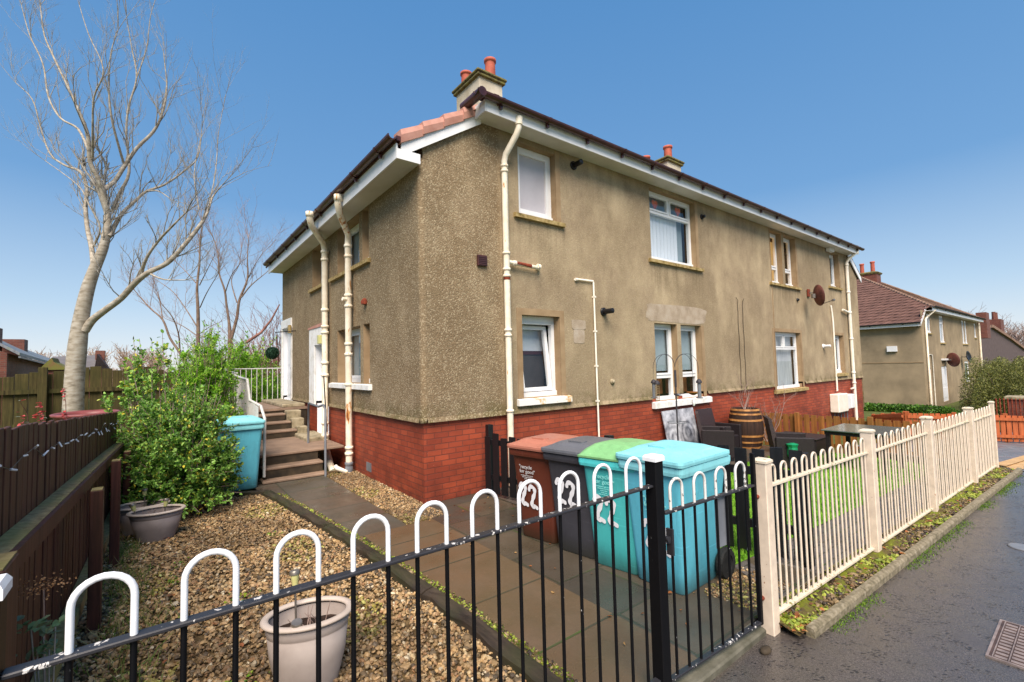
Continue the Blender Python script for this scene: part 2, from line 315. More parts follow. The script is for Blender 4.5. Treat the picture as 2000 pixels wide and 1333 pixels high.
def bin_mat(name, c, dirt=0.42):
    s = NB(name); p = s.geo(); Z = s.sep(p)[2]
    v = s.noise(s.mapn(p, (1, 1, 0.4)), 5, 5, 0.6)
    col = s.ramp(v, [(0.3, tuple(x * 0.86 for x in c)), (0.7, c)])
    d = s.math('MULTIPLY', s.ramp(s.noise(s.mapn(p, (1.5, 1.5, 0.5)), 9, 6, 0.7), [(0.5, (0, 0, 0)), (0.72, (1, 1, 1))]), dirt)
    col = s.mix(d, col, tuple(x * 0.45 + 0.01 for x in c))
    lo = s.math('MULTIPLY', s.ramp(Z, [(0.0, (1, 1, 1)), (0.16, (0, 0, 0))]), 0.6)
    col = s.mix(lo, col, sg(58, 60, 40))
    for sc_, rt in (((3, 3, 60), (0.3, 0.2, 0)), ((60, 60, 4), (0.1, 0.3, 0))):      # fine scuffs
        sn = s.noise(s.mapn(p, sc_, rt), 1.0, 3, 0.5)
        col = s.mix(s.math('MULTIPLY', s.ramp(sn, [(0.66, (0, 0, 0)), (0.70, (1, 1, 1))]), 0.35), col, tuple(min(1, x * 1.5 + .03) for x in c))
    fade = s.ramp(s.noise(p, 1.8, 3), [(0.42, (0, 0, 0)), (0.64, (1, 1, 1))]); col = s.mix(s.math('MULTIPLY', fade, 0.22), col, tuple(min(1, x * 1.3 + .02) for x in c))
    return s.fin(col, 0.42, s.bump(s.noise(p, 150, 2), 0.08, 0.002), 0.4)
M['bin_blue'] = bin_mat('light_blue_plastic', sg(96, 188, 208))
M['bin_teal'] = bin_mat('teal_plastic', sg(70, 178, 176))
M['bin_tealrim'] = bin_mat('teal_rim_plastic', sg(84, 206, 206))
M['bin_brown'] = bin_mat('brown_plastic', sg(92, 42, 27))
M['bin_brownlid'] = bin_mat('faded_brown_lid', sg(176, 112, 92))
M['bin_grey'] = bin_mat('charcoal_plastic', sg(58, 58, 64))
M['bin_greylid'] = bin_mat('grey_lid_plastic', sg(100, 102, 108))
M['bin_green'] = bin_mat('green_lid_plastic', sg(130, 186, 124))
M['bin_bluelid'] = bin_mat('pale_blue_lid', sg(138, 214, 222))
M['rubber'] = simple('tyre_rubber', sg(40, 40, 38), sg(24, 24, 24), 20, 0.8, 0.3)
M['marking'] = simple('white_paint_marking', (0.82, 0.82, 0.84), (0.7, 0.7, 0.72), 20, 0.5, 0)
M['print'] = simple('pale_print', (0.62, 0.62, 0.62), (0.5, 0.5, 0.5), 20, 0.5, 0)
M['print_teal'] = simple('pale_teal_print', sg(150, 226, 222), sg(130, 212, 208), 20, 0.5, 0)
M['curtain'] = simple('white_blind', (0.76, 0.79, 0.82), (0.70, 0.73, 0.76), 2, 0.7, 0, stretch=(6, 6, 0.3))
M['net'] = simple('net_curtain', (0.55, 0.57, 0.58), (0.30, 0.31, 0.33), 3.5, 0.8, 0, stretch=(9, 9, 0.4))
M['grey_blind'] = simple('grey_blind', sg(150, 166, 170), sg(134, 148, 152), 2, 0.7, 0)
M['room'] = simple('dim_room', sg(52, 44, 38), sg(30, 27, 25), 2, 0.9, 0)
M['room_wood'] = simple('wooden_worktop', sg(150, 92, 48), sg(106, 62, 34), 3, 0.6, 0)
M['door_white'] = simple('white_door', (0.80, 0.81, 0.83), (0.74, 0.75, 0.77), 3, 0.4, 0)
M['frosted'] = simple('frosted_pane', sg(196, 192, 196), sg(176, 170, 172), 1.2, 0.25, 0, spec=0.5)
def glass(name, tint=(0.9, 0.93, 0.95)):
    s = NB(name); lw_ = s.n('LayerWeight'); lw_.inputs[0].default_value = 0.5; fr_ = s.math('ADD', s.math('MULTIPLY', s.math('POWER', lw_.outputs['Facing'], 4.0), 0.8), 0.05)
    g = s.n('BsdfGlossy'); g.inputs['Roughness'].default_value = 0.03; g.inputs['Color'].default_value = (1, 1, 1, 1)
    t = s.n('BsdfTransparent'); t.inputs['Color'].default_value = (*tint, 1)
    mx = s.n('MixShader'); s.l(fr_, mx.inputs[0]); s.l(t.outputs[0], mx.inputs[1]); s.l(g.outputs[0], mx.inputs[2])
    s.l(mx.outputs[0], s.out.inputs[0]); return s.m
M['glass'] = glass('window_glass')
def emit(name, c, k):
    s = NB(name); s.b.inputs['Emission Color'].default_value = (*c, 1); s.b.inputs['Emission Strength'].default_value = k
    return s.fin(c, 0.6)
M['lamp'] = emit('lit_warm_lamp', (1.0, 0.55, 0.10), 1.3)
M['bark'] = simple('smooth_grey_bark', sg(166, 156, 140), sg(124, 114, 98), 7, 0.85, 0.6, 30, 0.008, stretch=(1, 1, 2.6), c3=sg(188, 182, 170))
M['twig'] = simple('grey_twig', sg(164, 162, 156), sg(122, 114, 98), 9, 0.85, 0)
M['bark2'] = simple('brown_bark', sg(144, 122, 106), sg(96, 78, 64), 6, 0.9, 0.4, 30, 0.01)
M['twig2'] = simple('reddish_twig', sg(164, 142, 132), sg(124, 102, 92), 5, 0.9, 0)
M['twig_red'] = simple('red_brown_twig', sg(150, 108, 96), sg(112, 74, 62), 5, 0.9, 0)
M['slate'] = simple('slate_roof', sg(128, 132, 138), sg(96, 98, 102), 3, 0.5, 0.3, 20, 0.01, c3=sg(112, 124, 84))
M['slate_far'] = simple('grey_roof', sg(112, 108, 108), sg(96, 92, 92), 1, 0.8, 0)
M['dish'] = simple('rusty_dish', sg(112, 66, 56), sg(74, 40, 36), 6, 0.6, 0)
M['lead'] = simple('dark_lead', sg(58, 56, 62), sg(44, 42, 46), 4, 0.6, 0)
M['rattan'] = simple('dark_rattan', sg(62, 48, 48), sg(38, 30, 32), 60, 0.55, 0.6, 120, 0.006)
M['rattan_side'] = simple('black_rattan', sg(40, 32, 34), sg(26, 20, 22), 60, 0.55, 0.6, 120, 0.006)
M['glass_table'] = simple('dark_table_glass', sg(86, 96, 92), sg(72, 80, 78), 2, 0.15, 0, spec=0.6)
M['topiary'] = simple('topiary_green', sg(44, 84, 58), sg(22, 48, 32), 40, 0.8, 0.8, 80, 0.02)
M['red_plastic'] = simple('faded_red_plastic', sg(142, 78, 76), sg(110, 56, 54), 5, 0.45, 0)
M['bulb'] = simple('clear_white_bulb', (0.8, 0.82, 0.84), (0.7, 0.72, 0.74), 9, 0.3, 0)
M['solar'] = simple('solar_lamp_glass', sg(204, 200, 138), sg(180, 176, 112), 9, 0.35, 0)
M['steel'] = simple('brushed_steel', sg(150, 142, 132), sg(116, 108, 100), 9, 0.35, 0, metal=0.6)
M['green_cloth'] = simple('green_plastic', sg(24, 150, 100), sg(16, 110, 74), 8, 0.5, 0)
def colvert(name, rough=0.6, bump=0.3, spec=0.3, trans=0.0, bs=60):
    s = NB(name); a = s.n('VertexColor'); a.layer_name = 'tint'
    p = s.geo(); c = s.mix(0.5, a.outputs[0], s.mix(s.noise(p, bs, 4), tuple([0.62] * 3), tuple([1.3] * 3)), 'MULTIPLY')
    s.fin(c, rough, s.bump(s.noise(p, bs * 2, 3), bump, 0.003) if bump else None, spec)
    if trans:
        tr = s.n('BsdfTranslucent'); s.l(c, tr.inputs['Color']); mx = s.n('MixShader'); mx.inputs[0].default_value = trans
        s.l(s.b.outputs[0], mx.inputs[1]); s.l(tr.outputs[0], mx.inputs[2]); s.l(mx.outputs[0], s.out.inputs[0])
    return s.m
M['stone'] = colvert('gravel_stone', 0.55, 0.3, 0.4)
M['leaf'] = colvert('leaf', 0.5, 0.0, 0.4, 0.3)
M['blade'] = colvert('grass_blade', 0.6, 0.0, 0.25, 0.25)

# ------------------------------------------------------------------ mesh helpers
ORI = {}
class MB:
    def __init__(s): s.v = []; s.f = []; s.mi = []; s.ms = []; s.sm = []; s.cur = 0; s.smooth = False
    def mat(s, name):
        if name not in s.ms: s.ms.append(name)
        s.cur = s.ms.index(name); return s
    def add(s, vs, fs, smooth=False):
        o = len(s.v); s.v += [tuple(v) for v in vs]
        for f in fs: s.f.append(tuple(i + o for i in f)); s.mi.append(s.cur); s.sm.append(smooth)
    def box(s, x0, x1, y0, y1, z0, z1):
        s.add([(x0, y0, z0), (x1, y0, z0), (x1, y1, z0), (x0, y1, z0), (x0, y0, z1), (x1, y0, z1), (x1, y1, z1), (x0, y1, z1)],
              [(0, 3, 2, 1), (4, 5, 6, 7), (0, 1, 5, 4), (1, 2, 6, 5), (2, 3, 7, 6), (3, 0, 4, 7)])
        return s
    def cbox(s, x0, x1, y0, y1, z0, z1, c=0.006):     # box with chamfered edges (all vertical + top rim)
        c = min(c, (x1 - x0) * 0.45, (y1 - y0) * 0.45, (z1 - z0) * 0.45)
        rings = []
        for z, k in ((z0, c), (z0 + c, 0), (z1 - c, 0), (z1, c)):
            a, b, e, d = x0 + k, x1 - k, y0 + k, y1 - k; q = c if k == 0 else c * 0.6
            rings.append([(a + q, e, z), (b - q, e, z), (b, e + q, z), (b, d - q, z), (b - q, d, z), (a + q, d, z), (a, d - q, z), (a, e + q, z)])
        s.loft(rings, cap=True); return s
    def loft(s, rings, cap=True, closed=True, smooth=False):
        n = len(rings[0]); vs = [p for r in rings for p in r]; fs = []
        for i in range(len(rings) - 1):
            for j in range(n if closed else n - 1):
                k = (j + 1) % n; fs.append((i * n + j, i * n + k, (i + 1) * n + k, (i + 1) * n + j))
        s.add(vs, fs, smooth)
        if cap:
            if smooth:                                   # own vertices, so the caps do not bend the side normals
                s.add(rings[0], [tuple(range(n))[::-1]]); s.add(rings[-1], [tuple(range(n))])
            else:
                o = len(s.v) - len(vs)
                s.f.append(tuple(o + j for j in range(n))[::-1]); s.mi.append(s.cur); s.sm.append(False)
                s.f.append(tuple(o + (len(rings) - 1) * n + j for j in range(n))); s.mi.append(s.cur); s.sm.append(False)
        return s
    def tube(s, path, rad, n=10, cap=True, smooth=True, flat=None):
        P = [Vector(p) for p in path]
        if isinstance(rad, (int, float)): rad = [rad] * len(P)
        T = []
        for i in range(len(P)):
            a = P[max(i - 1, 0)]; b = P[min(i + 1, len(P) - 1)]; T.append((b - a).normalized())
        up = Vector((0, 0, 1)) if abs(T[0].z) < 0.9 else Vector((1, 0, 0))
        u = T[0].cross(up).normalized(); rings = []
        for i, p in enumerate(P):
            if i: u = (u - T[i] * u.dot(T[i])).normalized()
            vv = T[i].cross(u)
            rings.append([tuple(p + (u * math.cos(2 * PI * k / n) + vv * math.sin(2 * PI * k / n)) * rad[i]) for k in range(n)])
        s.loft(rings, cap, True, smooth); return s
    def lathe(s, prof, c=(0, 0, 0), n=32, sx=1, sy=1, smooth=True, cap=True):
        s.loft([[(c[0] + r * sx * math.cos(2 * PI * k / n), c[1] + r * sy * math.sin(2 * PI * k / n), c[2] + z) for k in range(n)] for r, z in prof], cap, True, smooth)
        return s
    def bar(s, a, b, w, h, up=(0, 0, 1)):             # rectangular bar from a to b
        a = Vector(a); b = Vector(b); t = (b - a).normalized(); u = t.cross(Vector(up)).normalized(); v = u.cross(t)
        rs = []
        for p in (a, b): rs.append([tuple(p + u * (w / 2 * i) + v * (h / 2 * j)) for i, j in ((-1, -1), (1, -1), (1, 1), (-1, 1))])
        s.loft(rs, True); return s
    def prism(s, poly, y0, y1, ax='y'):               # polygon (u,z) extruded along y (or x)
        f = (lambda u, z, t: (u, t, z)) if ax == 'y' else ((lambda u, z, t: (t, u, z)) if ax == 'x' else (lambda u, z, t: (u, z, t)))
        s.loft([[f(u, z, y0) for u, z in poly], [f(u, z, y1) for u, z in poly]], True); return s
    def build(s, name, mat=None, parent=None, origin=None, local=False):
        me = bpy.data.meshes.new(name)
        off = Vector((0, 0, 0))
        if not local:
            if parent is not None: off = ORI.get(parent.name, Vector((0, 0, 0)))
            elif origin is not None: off = Vector(origin)
        me.from_pydata([(x - off.x, y - off.y, z - off.z) for x, y, z in s.v], [], s.f)
        for k in (s.ms or [mat]): me.materials.append(M[k])
        if s.ms:
            me.polygons.foreach_set('material_index', s.mi)
        me.polygons.foreach_set('use_smooth', s.sm)
        me.validate(); me.update()
        o = bpy.data.objects.new(name, me); C.objects.link(o)
        if parent is not None: o.parent = parent; ORI[o.name] = off
        elif origin is not None: o.location = origin; ORI[o.name] = off
        else: ORI[o.name] = off
        return o
def tag(o, label=None, cat=None, group=None, kind=None):
    if label: o['label'] = label
    if cat: o['category'] = cat
    if group: o['group'] = group
    if kind: o['kind'] = kind
    return o
def thing(name, label, cat, loc=(0, 0, 0), rotz=0.0, group=None):
    o = bpy.data.objects.new(name, None); C.objects.link(o); o.empty_display_size = 0.2
    o.location = loc; o.rotation_euler = (0, 0, rotz); ORI[o.name] = Vector(loc)
    return tag(o, label, cat, group)
def struct(o): o['kind'] = 'structure'; return o
def dup(root, loc, rotz=None, label=None, scale=None):
    r = root.copy(); C.objects.link(r); r.location = loc
    if rotz is not None: r.rotation_euler = (0, 0, rotz)
    if label: r['label'] = label
    if scale: r.scale = scale
    for ch in list(root.children):
        c = ch.copy(); C.objects.link(c); c.parent = r
        for g in list(ch.children):
            d = g.copy(); C.objects.link(d); d.parent = c
    return r
def rotm(n, rng, tilt=1.0):
    a = rng.uniform(0, 2 * PI, n); b = rng.normal(0, tilt, n); c = rng.normal(0, tilt, n)
    ca, sa, cb, sb, cc, s_ = np.cos(a), np.sin(a), np.cos(b), np.sin(b), np.cos(c), np.sin(c); z = np.zeros(n); o = np.ones(n)
    Rz = np.array([[ca, -sa, z], [sa, ca, z], [z, z, o]]).transpose(2, 0, 1)
    Rx = np.array([[o, z, z], [z, cb, -sb], [z, sb, cb]]).transpose(2, 0, 1)
    Ry = np.array([[cc, z, s_], [z, o, z], [-s_, z, cc]]).transpose(2, 0, 1)
    return Rz @ Rx @ Ry
def scatter(name, bv, bf, pos, rot, scl, cols, mat, parent=None, origin=(0, 0, 0), smooth=False, jit=0.0, rng=None):
    bv = np.array(bv, float); nv = len(bv); N = len(pos)
    B = np.repeat(bv[None], N, 0)
    if jit: B = B * (1 + rng.uniform(-jit, jit, (N, nv, 1)))
    V = np.einsum('nij,nvj->nvi', rot, B * scl[:, None, :]) + pos[:, None, :]
    V = V.reshape(-1, 3)
    off = ORI.get(parent.name, Vector((0, 0, 0))) if parent is not None else Vector(origin)
    V = V - np.array(off)
    k = len(bf[0]); F = (np.array(bf)[None] + (np.arange(N) * nv)[:, None, None]).reshape(-1, k)
    me = bpy.data.meshes.new(name)
    me.vertices.add(len(V)); me.vertices.foreach_set('co', V.astype(np.float32).ravel())
    me.loops.add(F.size); me.loops.foreach_set('vertex_index', F.astype(np.int32).ravel())
    me.polygons.add(len(F)); me.polygons.foreach_set('loop_start', (np.arange(len(F)) * k).astype(np.int32))
    me.polygons.foreach_set('loop_total', np.full(len(F), k, np.int32))
    me.polygons.foreach_set('use_smooth', np.full(len(F), smooth))
    a = me.color_attributes.new('tint', 'FLOAT_COLOR', 'POINT')
    cc = np.concatenate([np.repeat(cols, nv, 0), np.ones((N * nv, 1))], 1)
    a.data.foreach_set('color', cc.astype(np.float32).ravel())
    me.materials.append(M[mat]); me.update(); me.validate()
    o = bpy.data.objects.new(name, me); C.objects.link(o)
    if parent is not None: o.parent = parent
    else: o.location = origin
    ORI[o.name] = off
    return o
def pick(rng, n, pal, wts=None, var=0.15):
    pal = np.array(pal); i = rng.choice(len(pal), n, p=None if wts is None else np.array(wts) / sum(wts))
    return np.clip(pal[i] * rng.uniform(1 - var, 1 + var, (n, 1)), 0, 1)
rng = np.random.default_rng(7); random.seed(7)

# ================================================================== ground and paving
def gz(x):                                          # the street falls away to the right
    if x < 4.5: return 0.0
    if x < 10.5: return -0.15 * (x - 4.5) / 6
    return -0.15 - 0.93 * min(1, (x - 10.5) / 21.0)
def sheet(name, poly, mat, z, n=1):
    b = MB(); vs = [(x, y, gz(x) + z) for x, y in poly]; b.add(vs, [tuple(range(len(vs)))]); return struct(b.build(name, mat, origin=(0, 0, 0)))
b = MB(); xs_ = [-400, -60, -20, 0, 3, 6, 10.5, 14, 18, 22, 26, 31.5, 45, 90, 900]; ys_ = [-300, -20, -3, 0, 5, 14, 30, 80, 900]
vs = [(x, y, gz(x) - 0.06) for y in ys_ for x in xs_]; n_ = len(xs_)
b.add(vs, [(j * n_ + i, j * n_ + i + 1, (j + 1) * n_ + i + 1, (j + 1) * n_ + i) for j in range(len(ys_) - 1) for i in range(n_ - 1)])
struct(b.build('ground', 'ground'))
b = MB(); xs_ = [-6, 0, 1, 3.2, 6, 8, 10.5, 12, 14.5, 18, 24, 31.5, 60]
def ye(x): return 1.50 if x <= 3.2 else (1.30 - 0.048 * (x - 3.2) if x <= 10.5 else 0.95)
vs = []
gp = lambda x: 0.0 if x < 10.5 else gz(x) * min(1, (x - 10.5) / 4)
for x in xs_: vs += [(x, -6, gp(x) - 0.02), (x, ye(x), gp(x) - 0.02)]
vs2 = vs; b.add(vs2, [(2 * i, 2 * i + 2, 2 * i + 3, 2 * i + 1) for i in range(len(xs_) - 1)])
struct(b.build('pavement', 'tarmac'))
KX = [(7.47, 1.34), (6.2, 1.50), (4.76, 1.64), (3.16, 1.76), (2.0, 1.78), (1.58, 1.78)]     # (y, x) line of the path edging
def kx(y):
    ys = [k[0] for k in KX][::-1]; xs = [k[1] for k in KX][::-1]; return float(np.interp(y, ys, xs))
b = MB(); ys2 = [1.56, 2, 3.16, 4.76, 6.2, 7.4]; b.add([(kx(y) + dx, y, .009) for y in ys2 for dx in (-.02, .075)], [(2 * i, 2 * i + 1, 2 * i + 3, 2 * i + 2) for i in range(5)]); struct(b.build('soil_strip', 'moss'))
sheet('gravel_bed', [(-0.75, 1.56), (kx(1.56), 1.56), (kx(2), 2), (kx(3.16), 3.16), (kx(4.76), 4.76), (kx(6.2), 6.2), (kx(7.47), 7.47), (0.9, 7.75), (-0.75, 7.9)], 'soil', -0.012)
sheet('path', [(kx(4.9) + 0.03, 4.9), (2.24, 4.9), (2.24, 8.4), (1.2, 8.4), (1.2, 7.6), (kx(7.47), 7.47), (kx(6.2), 6.2)], 'slab_path', 0.004)
sheet('front_path', [(kx(1.56), 1.56), (2.55, 1.56), (2.55, 4.9), (kx(4.9) + 0.02, 4.9), (kx(3.16), 3.16)], 'slab_brown', 0.006)
sheet('side_slabs', [(2.555, 1.56), (4.3, 1.56), (3.6, 5.47), (2.555, 5.47)], 'slab', 0.003)
sheet('gravel_margin', [(2.24, 4.905), (2.80, 4.905), (2.80, 8.4), (2.24, 8.4)], 'soil', 0.0)
sheet('lawn', [(3.9, 2.06), (10.75, 1.86), (10.75, 4.1), (3.7, 4.1)], 'grass', 0.012)
sheet('garden_path', [(3.55, 1.42), (10.75, 1.12), (10.75, 1.86), (3.9, 2.06)], 'paver', 0.008)
sheet('patio', [(3.6, 4.1), (10.75, 4.1), (10.75, 5.48), (3.6, 5.48)], 'patio', 0.010)
# driveway at the far end, with two tan edging strips
dz = -0.03
b = MB(); q = [(10.3, 0.95), (10.9, 3.2), (15.2, 2.6), (24, -1.5), (24, -6), (10.3, -6)]
b.add([(x, y, gp(x) - 0.012) for x, y in [(10.35, -6), (10.35, 1.15), (10.9, 3.4), (15.6, 3.2), (24, 1.2), (24, -6)]], [(0, 1, 2, 3, 4, 5)]); struct(b.build('driveway', 'paver_far'))
M['tan'] = simple('tan_edging', sg(206, 168, 116), sg(176, 140, 92), 8, 0.6, 0.3)
for a, c, w_ in ((atz(1951, 909), atz(2006, 876), 0.16), (atz(1966, 918), atz(2020, 887), 0.22)):
    t = (c - a).normalized(); nn = Vector((-t.y, t.x, 0)) * w_ / 2; e = a + t * 6
    b = MB(); b.add([a - nn, e - nn, e + nn, a + nn][0:4] and [(v.x, v.y, gp(v.x) + 0.004) for v in (a - nn, e - nn, e + nn, a + nn)], [(0, 1, 2, 3)])
    struct(b.build('driveway_edging', 'tan'))
# mossy strip between cream railing and kerb
def fy(x): return 1.46 - 0.043 * (x - 3.2)
def ky(x): return 1.27 - 0.048 * (x - 3.3)
b = MB(); N = 60; vs = []
for i in range(N + 1):
    x = 3.22 + (10.25 - 3.22) * i / N
    for j in range(6):
        y = ky(x) + 0.02 + (fy(x) + 0.10 - ky(x)) * j / 5
        vs.append((x, y, 0.012 + 0.035 * math.sin(PI * j / 5) * (0.4 + 0.9 * random.random())))
b.add(vs, [(i * 6 + j, i * 6 + 6 + j, i * 6 + 7 + j, i * 6 + 1 + j) for i in range(N) for j in range(5)], True)
struct(b.build('verge', 'moss'))
b = MB(); b.loft([[(x, fy(x) + .085, -.35), (x, fy(x) + .085, .012), (x, fy(x) + .13, .012), (x, fy(x) + .13, -.35)] for x in (3.3, 6, 8, 10.25)], True); struct(b.build('railing_footing', 'kerb'))
# kerb: three edging lengths butted end to end
for x0, x1 in ((3.32, 4.17), (4.18, 5.95), (5.96, 8.2), (8.21, 10.3)):
    b = MB(); rs = []
    for i in range(13):
        x = x0 + (x1 - x0) * i / 12; y = ky(x); dzr = 0
        rs.append([(x, y - 0.026, -0.08), (x, y - 0.026, 0.022 + dzr), (x, y - 0.018, 0.036 + dzr), (x, y - 0.006, 0.040 + dzr), (x, y + 0.024, 0.040 + dzr), (x, y + 0.028, -0.08)])
    b.loft(rs, True, True, False); struct(b.build('kerb', 'kerb'))
b = MB(); b.cbox(2.02, 3.14, 1.455, 1.56, -0.08, 0.022, 0.01); struct(b.build('threshold', 'edge_stone'))
b = MB(); b.cbox(-0.9, 2.015, 1.50, 1.575, -0.1, 0.03, 0.01); struct(b.build('threshold', 'edge_stone'))
# timber edging between gravel and path
segs = [(7.42, 5.35), (5.33, 3.3), (3.28, 1.6)]
eg = thing('path_edging', 'dark weathered timber edging between the tan gravel and the slab path', 'edging', (1.6, 4.5, 0))
for s0, s1 in segs:
    b = MB(); rs = []
    for i in range(17):
        y = s0 + (s1 - s0) * i / 16; x = kx(y) - 0.03; j = random.uniform(-0.008, 0.008)
        x -= .03; rs.append([(x - 0.07 + j * 1.6, y, -0.03), (x - 0.065 + j * 1.6, y, 0.045 + j), (x - 0.045, y, 0.062 + j), (x + 0.025, y, 0.060 - j), (x + 0.045 + j, y, 0.045), (x + 0.05 + j, y, -0.03)])
    b.loft(rs, True, True, False); b.build('timber_length', 'sleeper', eg)
b = MB(); b.loft([[(x, y - 0.05, -0.02), (x, y - 0.05, 0.045), (x, y + 0.05, 0.05), (x, y + 0.05, -0.02)] for x, y in ((0.35, 7.80), (0.8, 7.76), (1.30, 7.49))], True)
b.build('timber_length', 'sleeper', eg)
# gravel stones
ico = []
t_ = (1 + 5 ** .5) / 2
for a, c in ((-1, t_), (1, t_), (-1, -t_), (1, -t_)): ico.append((a, c, 0))
for a, c in ((-1, t_), (1, t_), (-1, -t_), (1, -t_)): ico.append((0, a, c))
for a, c in ((t_, -1), (t_, 1), (-t_, -1), (-t_, 1)): ico.append((a, 0, c))
ico = [tuple(np.array(v) / np.linalg.norm(v)) for v in ico]
icf = [(0, 11, 5), (0, 5, 1), (0, 1, 7), (0, 7, 10), (0, 10, 11), (1, 5, 9), (5, 11, 4), (11, 10, 2), (10, 7, 6), (7, 1, 8), (3, 9, 4), (3, 4, 2), (3, 2, 6), (3, 6, 8), (3, 8, 9), (4, 9, 5), (2, 4, 11), (6, 2, 10), (8, 6, 7), (9, 8, 1)]
def stones(name, n, fn, size, label_mat='stone'):
    P = []
    while len(P) < n:
        x, y = fn(); P.append((x, y, 0))
    P = np.array(P); s = rng.lognormal(0, 0.28, n) * size
    P[:, 2] = rng.uniform(-0.006, 0.012, n)
    sc = np.stack([s * rng.uniform(0.8, 1.35, n), s * rng.uniform(0.7, 1.0, n), s * rng.uniform(0.4, 0.75, n)], 1)
    pal = [sg(186, 152, 104), sg(166, 136, 94), sg(200, 174, 130), sg(140, 116, 82), sg(112, 96, 72), sg(88, 76, 60), sg(190, 156, 112), sg(152, 120, 84), sg(214, 198, 166), sg(164, 124, 86)]
    cols = pick(rng, n, pal, [3, 3, 2, 3, 2, 2, 2, 2, .6, 1.4], 0.22) * 0.84; X_, Y_ = P[:, 0], P[:, 1]
    f = np.sin(X_ * 3.1 + 1.3 * np.sin(Y_ * 1.7)) + np.sin(Y_ * 2.3 + X_ * 1.1) + .6 * np.sin(X_ * 9 + Y_ * 7)
    soilk = np.clip((f - .4) * .6, 0, .75)[:, None] * rng.uniform(.4, 1, (n, 1)); cols = cols * (1 - soilk) + np.array(sg(84, 66, 44)) * soilk
    mossk = ((np.sin(X_ * 5.3 + 2) + np.sin(Y_ * 3.9 + 1) > 1.25) & (rng.random(n) < .45))[:, None]; cols = np.where(mossk, cols * np.array([.75, .95, .5]), cols)
    o = scatter(name, ico, icf, P, rotm(n, rng, 0.45), sc, cols, 'stone', jit=0.22, rng=rng)
    o['kind'] = 'stuff'; o['label'] = 'loose tan and brown gravel stones'; return o
def f1():
    y = 1.6 + (7.7 - 1.6) * random.random() ** 1.35
    while True:
        x = random.uniform(-0.45, 1.8)
        if x < kx(min(y, 7.47)) - 0.115 and not (y > 7.3 and x > 0.8 and y > 7.75 - (x - .9) * .5): return x, y
def f2():
    return random.uniform(2.25, 2.76), random.uniform(4.93, 8.2)
stones('gravel', 30000, f1, 0.0128)
stones('gravel', 5200, f2, 0.0115)
def f3():
    x = random.uniform(3.3, 3.95); return x, random.uniform(1.62, 2.0)
stones('gravel', 900, f3, 0.011)

# ================================================================== grass, weeds, leaves on the ground
blade_v = [(-0.5, 0, 0), (0.5, 0, 0), (0.32, 0.25, 0.55), (0, 0.75, 1.0), (-0.32, 0.25, 0.55)]
blade_f = [(0, 1, 2), (0, 2, 4), (4, 2, 3)]
def grass(name, pts, h, w_, pal, label, spread=0.35, wts=None):
    P = np.array([(x, y, z) for x, y, z in pts]); n = len(P)
    hh = h * rng.uniform(0.5, 1.3, n); sc = np.stack([np.full(n, w_) * rng.uniform(.7, 1.3, n), hh * 0.6, hh], 1)
    o = scatter(name, blade_v, blade_f, P, rotm(n, rng, spread), sc, pick(rng, n, pal, wts, 0.2), 'blade')
    o['kind'] = 'stuff'; o['label'] = label; return o
GP = [sg(110, 164, 40), sg(134, 186, 54), sg(94, 142, 34), sg(158, 196, 76)]
pts = []
for i in range(30000):
    x = 3.95 + (10.7 - 3.95) * random.random(); y = random.uniform(2.06 - (x - 3.9) * 0.03, 4.1); pts.append((x, y, gz(x) + 0.01))
grass('lawn_grass', pts, 0.045, 0.008, GP, 'short green lawn grass')
pts = []
for i in range(5200):                                # moss and grass line along the path edging
    y = 1.6 + 5.8 * random.random(); pts.append((kx(y) + 0.03 + abs(random.gauss(0, 0.024)), y, 0.006)) if (math.sin(y * 3.1) + math.sin(y * 7.7) + random.random() > 0.2) else None
for i in range(4200):                                # kerb foot
    x = 3.5 + 6.5 * random.random(); k = math.sin(x * 2.3) + math.sin(x * 5.1)
    if k + random.random() > 0.1: pts.append((x, ky(x) - 0.03 - abs(random.gauss(0, 0.045)), -0.02))
grass('grass_tufts', pts, 0.012, 0.007, [sg(92, 128, 34), sg(120, 150, 46), sg(76, 104, 28)], 'bright green grass and moss along the kerb and edging', 0.7)
pts = []
for i in range(2600):                                # tufts at the brown fence foot
    c = random.choice([(-0.2, 5.2, .16), (-0.12, 4.2, .2), (-0.2, 3.3, .2), (-0.15, 2.6, .2), (-0.22, 6.0, .12), (-0.1, 2.0, .2)])
    pts.append((c[0] + random.gauss(0, c[2] * 0.6), c[1] + random.gauss(0, c[2] * 1.6), 0.0))
grass('rough_grass', pts, 0.09, 0.006, [sg(110, 130, 60), sg(140, 150, 80), sg(88, 116, 44), sg(170, 156, 104)], 'rough tufts of long grass along the brown fence foot', 0.75)
P = []
for k in range(5200):
    x = random.uniform(3.25, 10.2); P.append((x, random.uniform(ky(x) + .03, fy(x) + .09), 0.03 + random.uniform(-.006, .012)))
P = np.array(P); n = len(P); sz = rng.lognormal(0, .35, n) * .0085; k_ = (np.sin(P[:, 0] * 4.1) + np.sin(P[:, 0] * 9.3 + P[:, 1] * 20) + rng.normal(0, .8, n)) > .7
ex = []
for k in range(1300):
    y = random.uniform(1.6, 7.3); ex.append((kx(y) + random.uniform(.0, .085), y, .012))
P = np.concatenate([P, np.array(ex)]); n = len(P); sz = np.concatenate([sz, rng.lognormal(0, .3, len(ex)) * .008]); k_ = np.concatenate([k_, rng.random(len(ex)) < .35])
pg, pb_ = pick(rng, n, [sg(128, 140, 44), sg(104, 118, 36), sg(150, 156, 62)]), pick(rng, n, [sg(108, 88, 60), sg(76, 62, 44), sg(140, 118, 84), sg(58, 48, 38)])
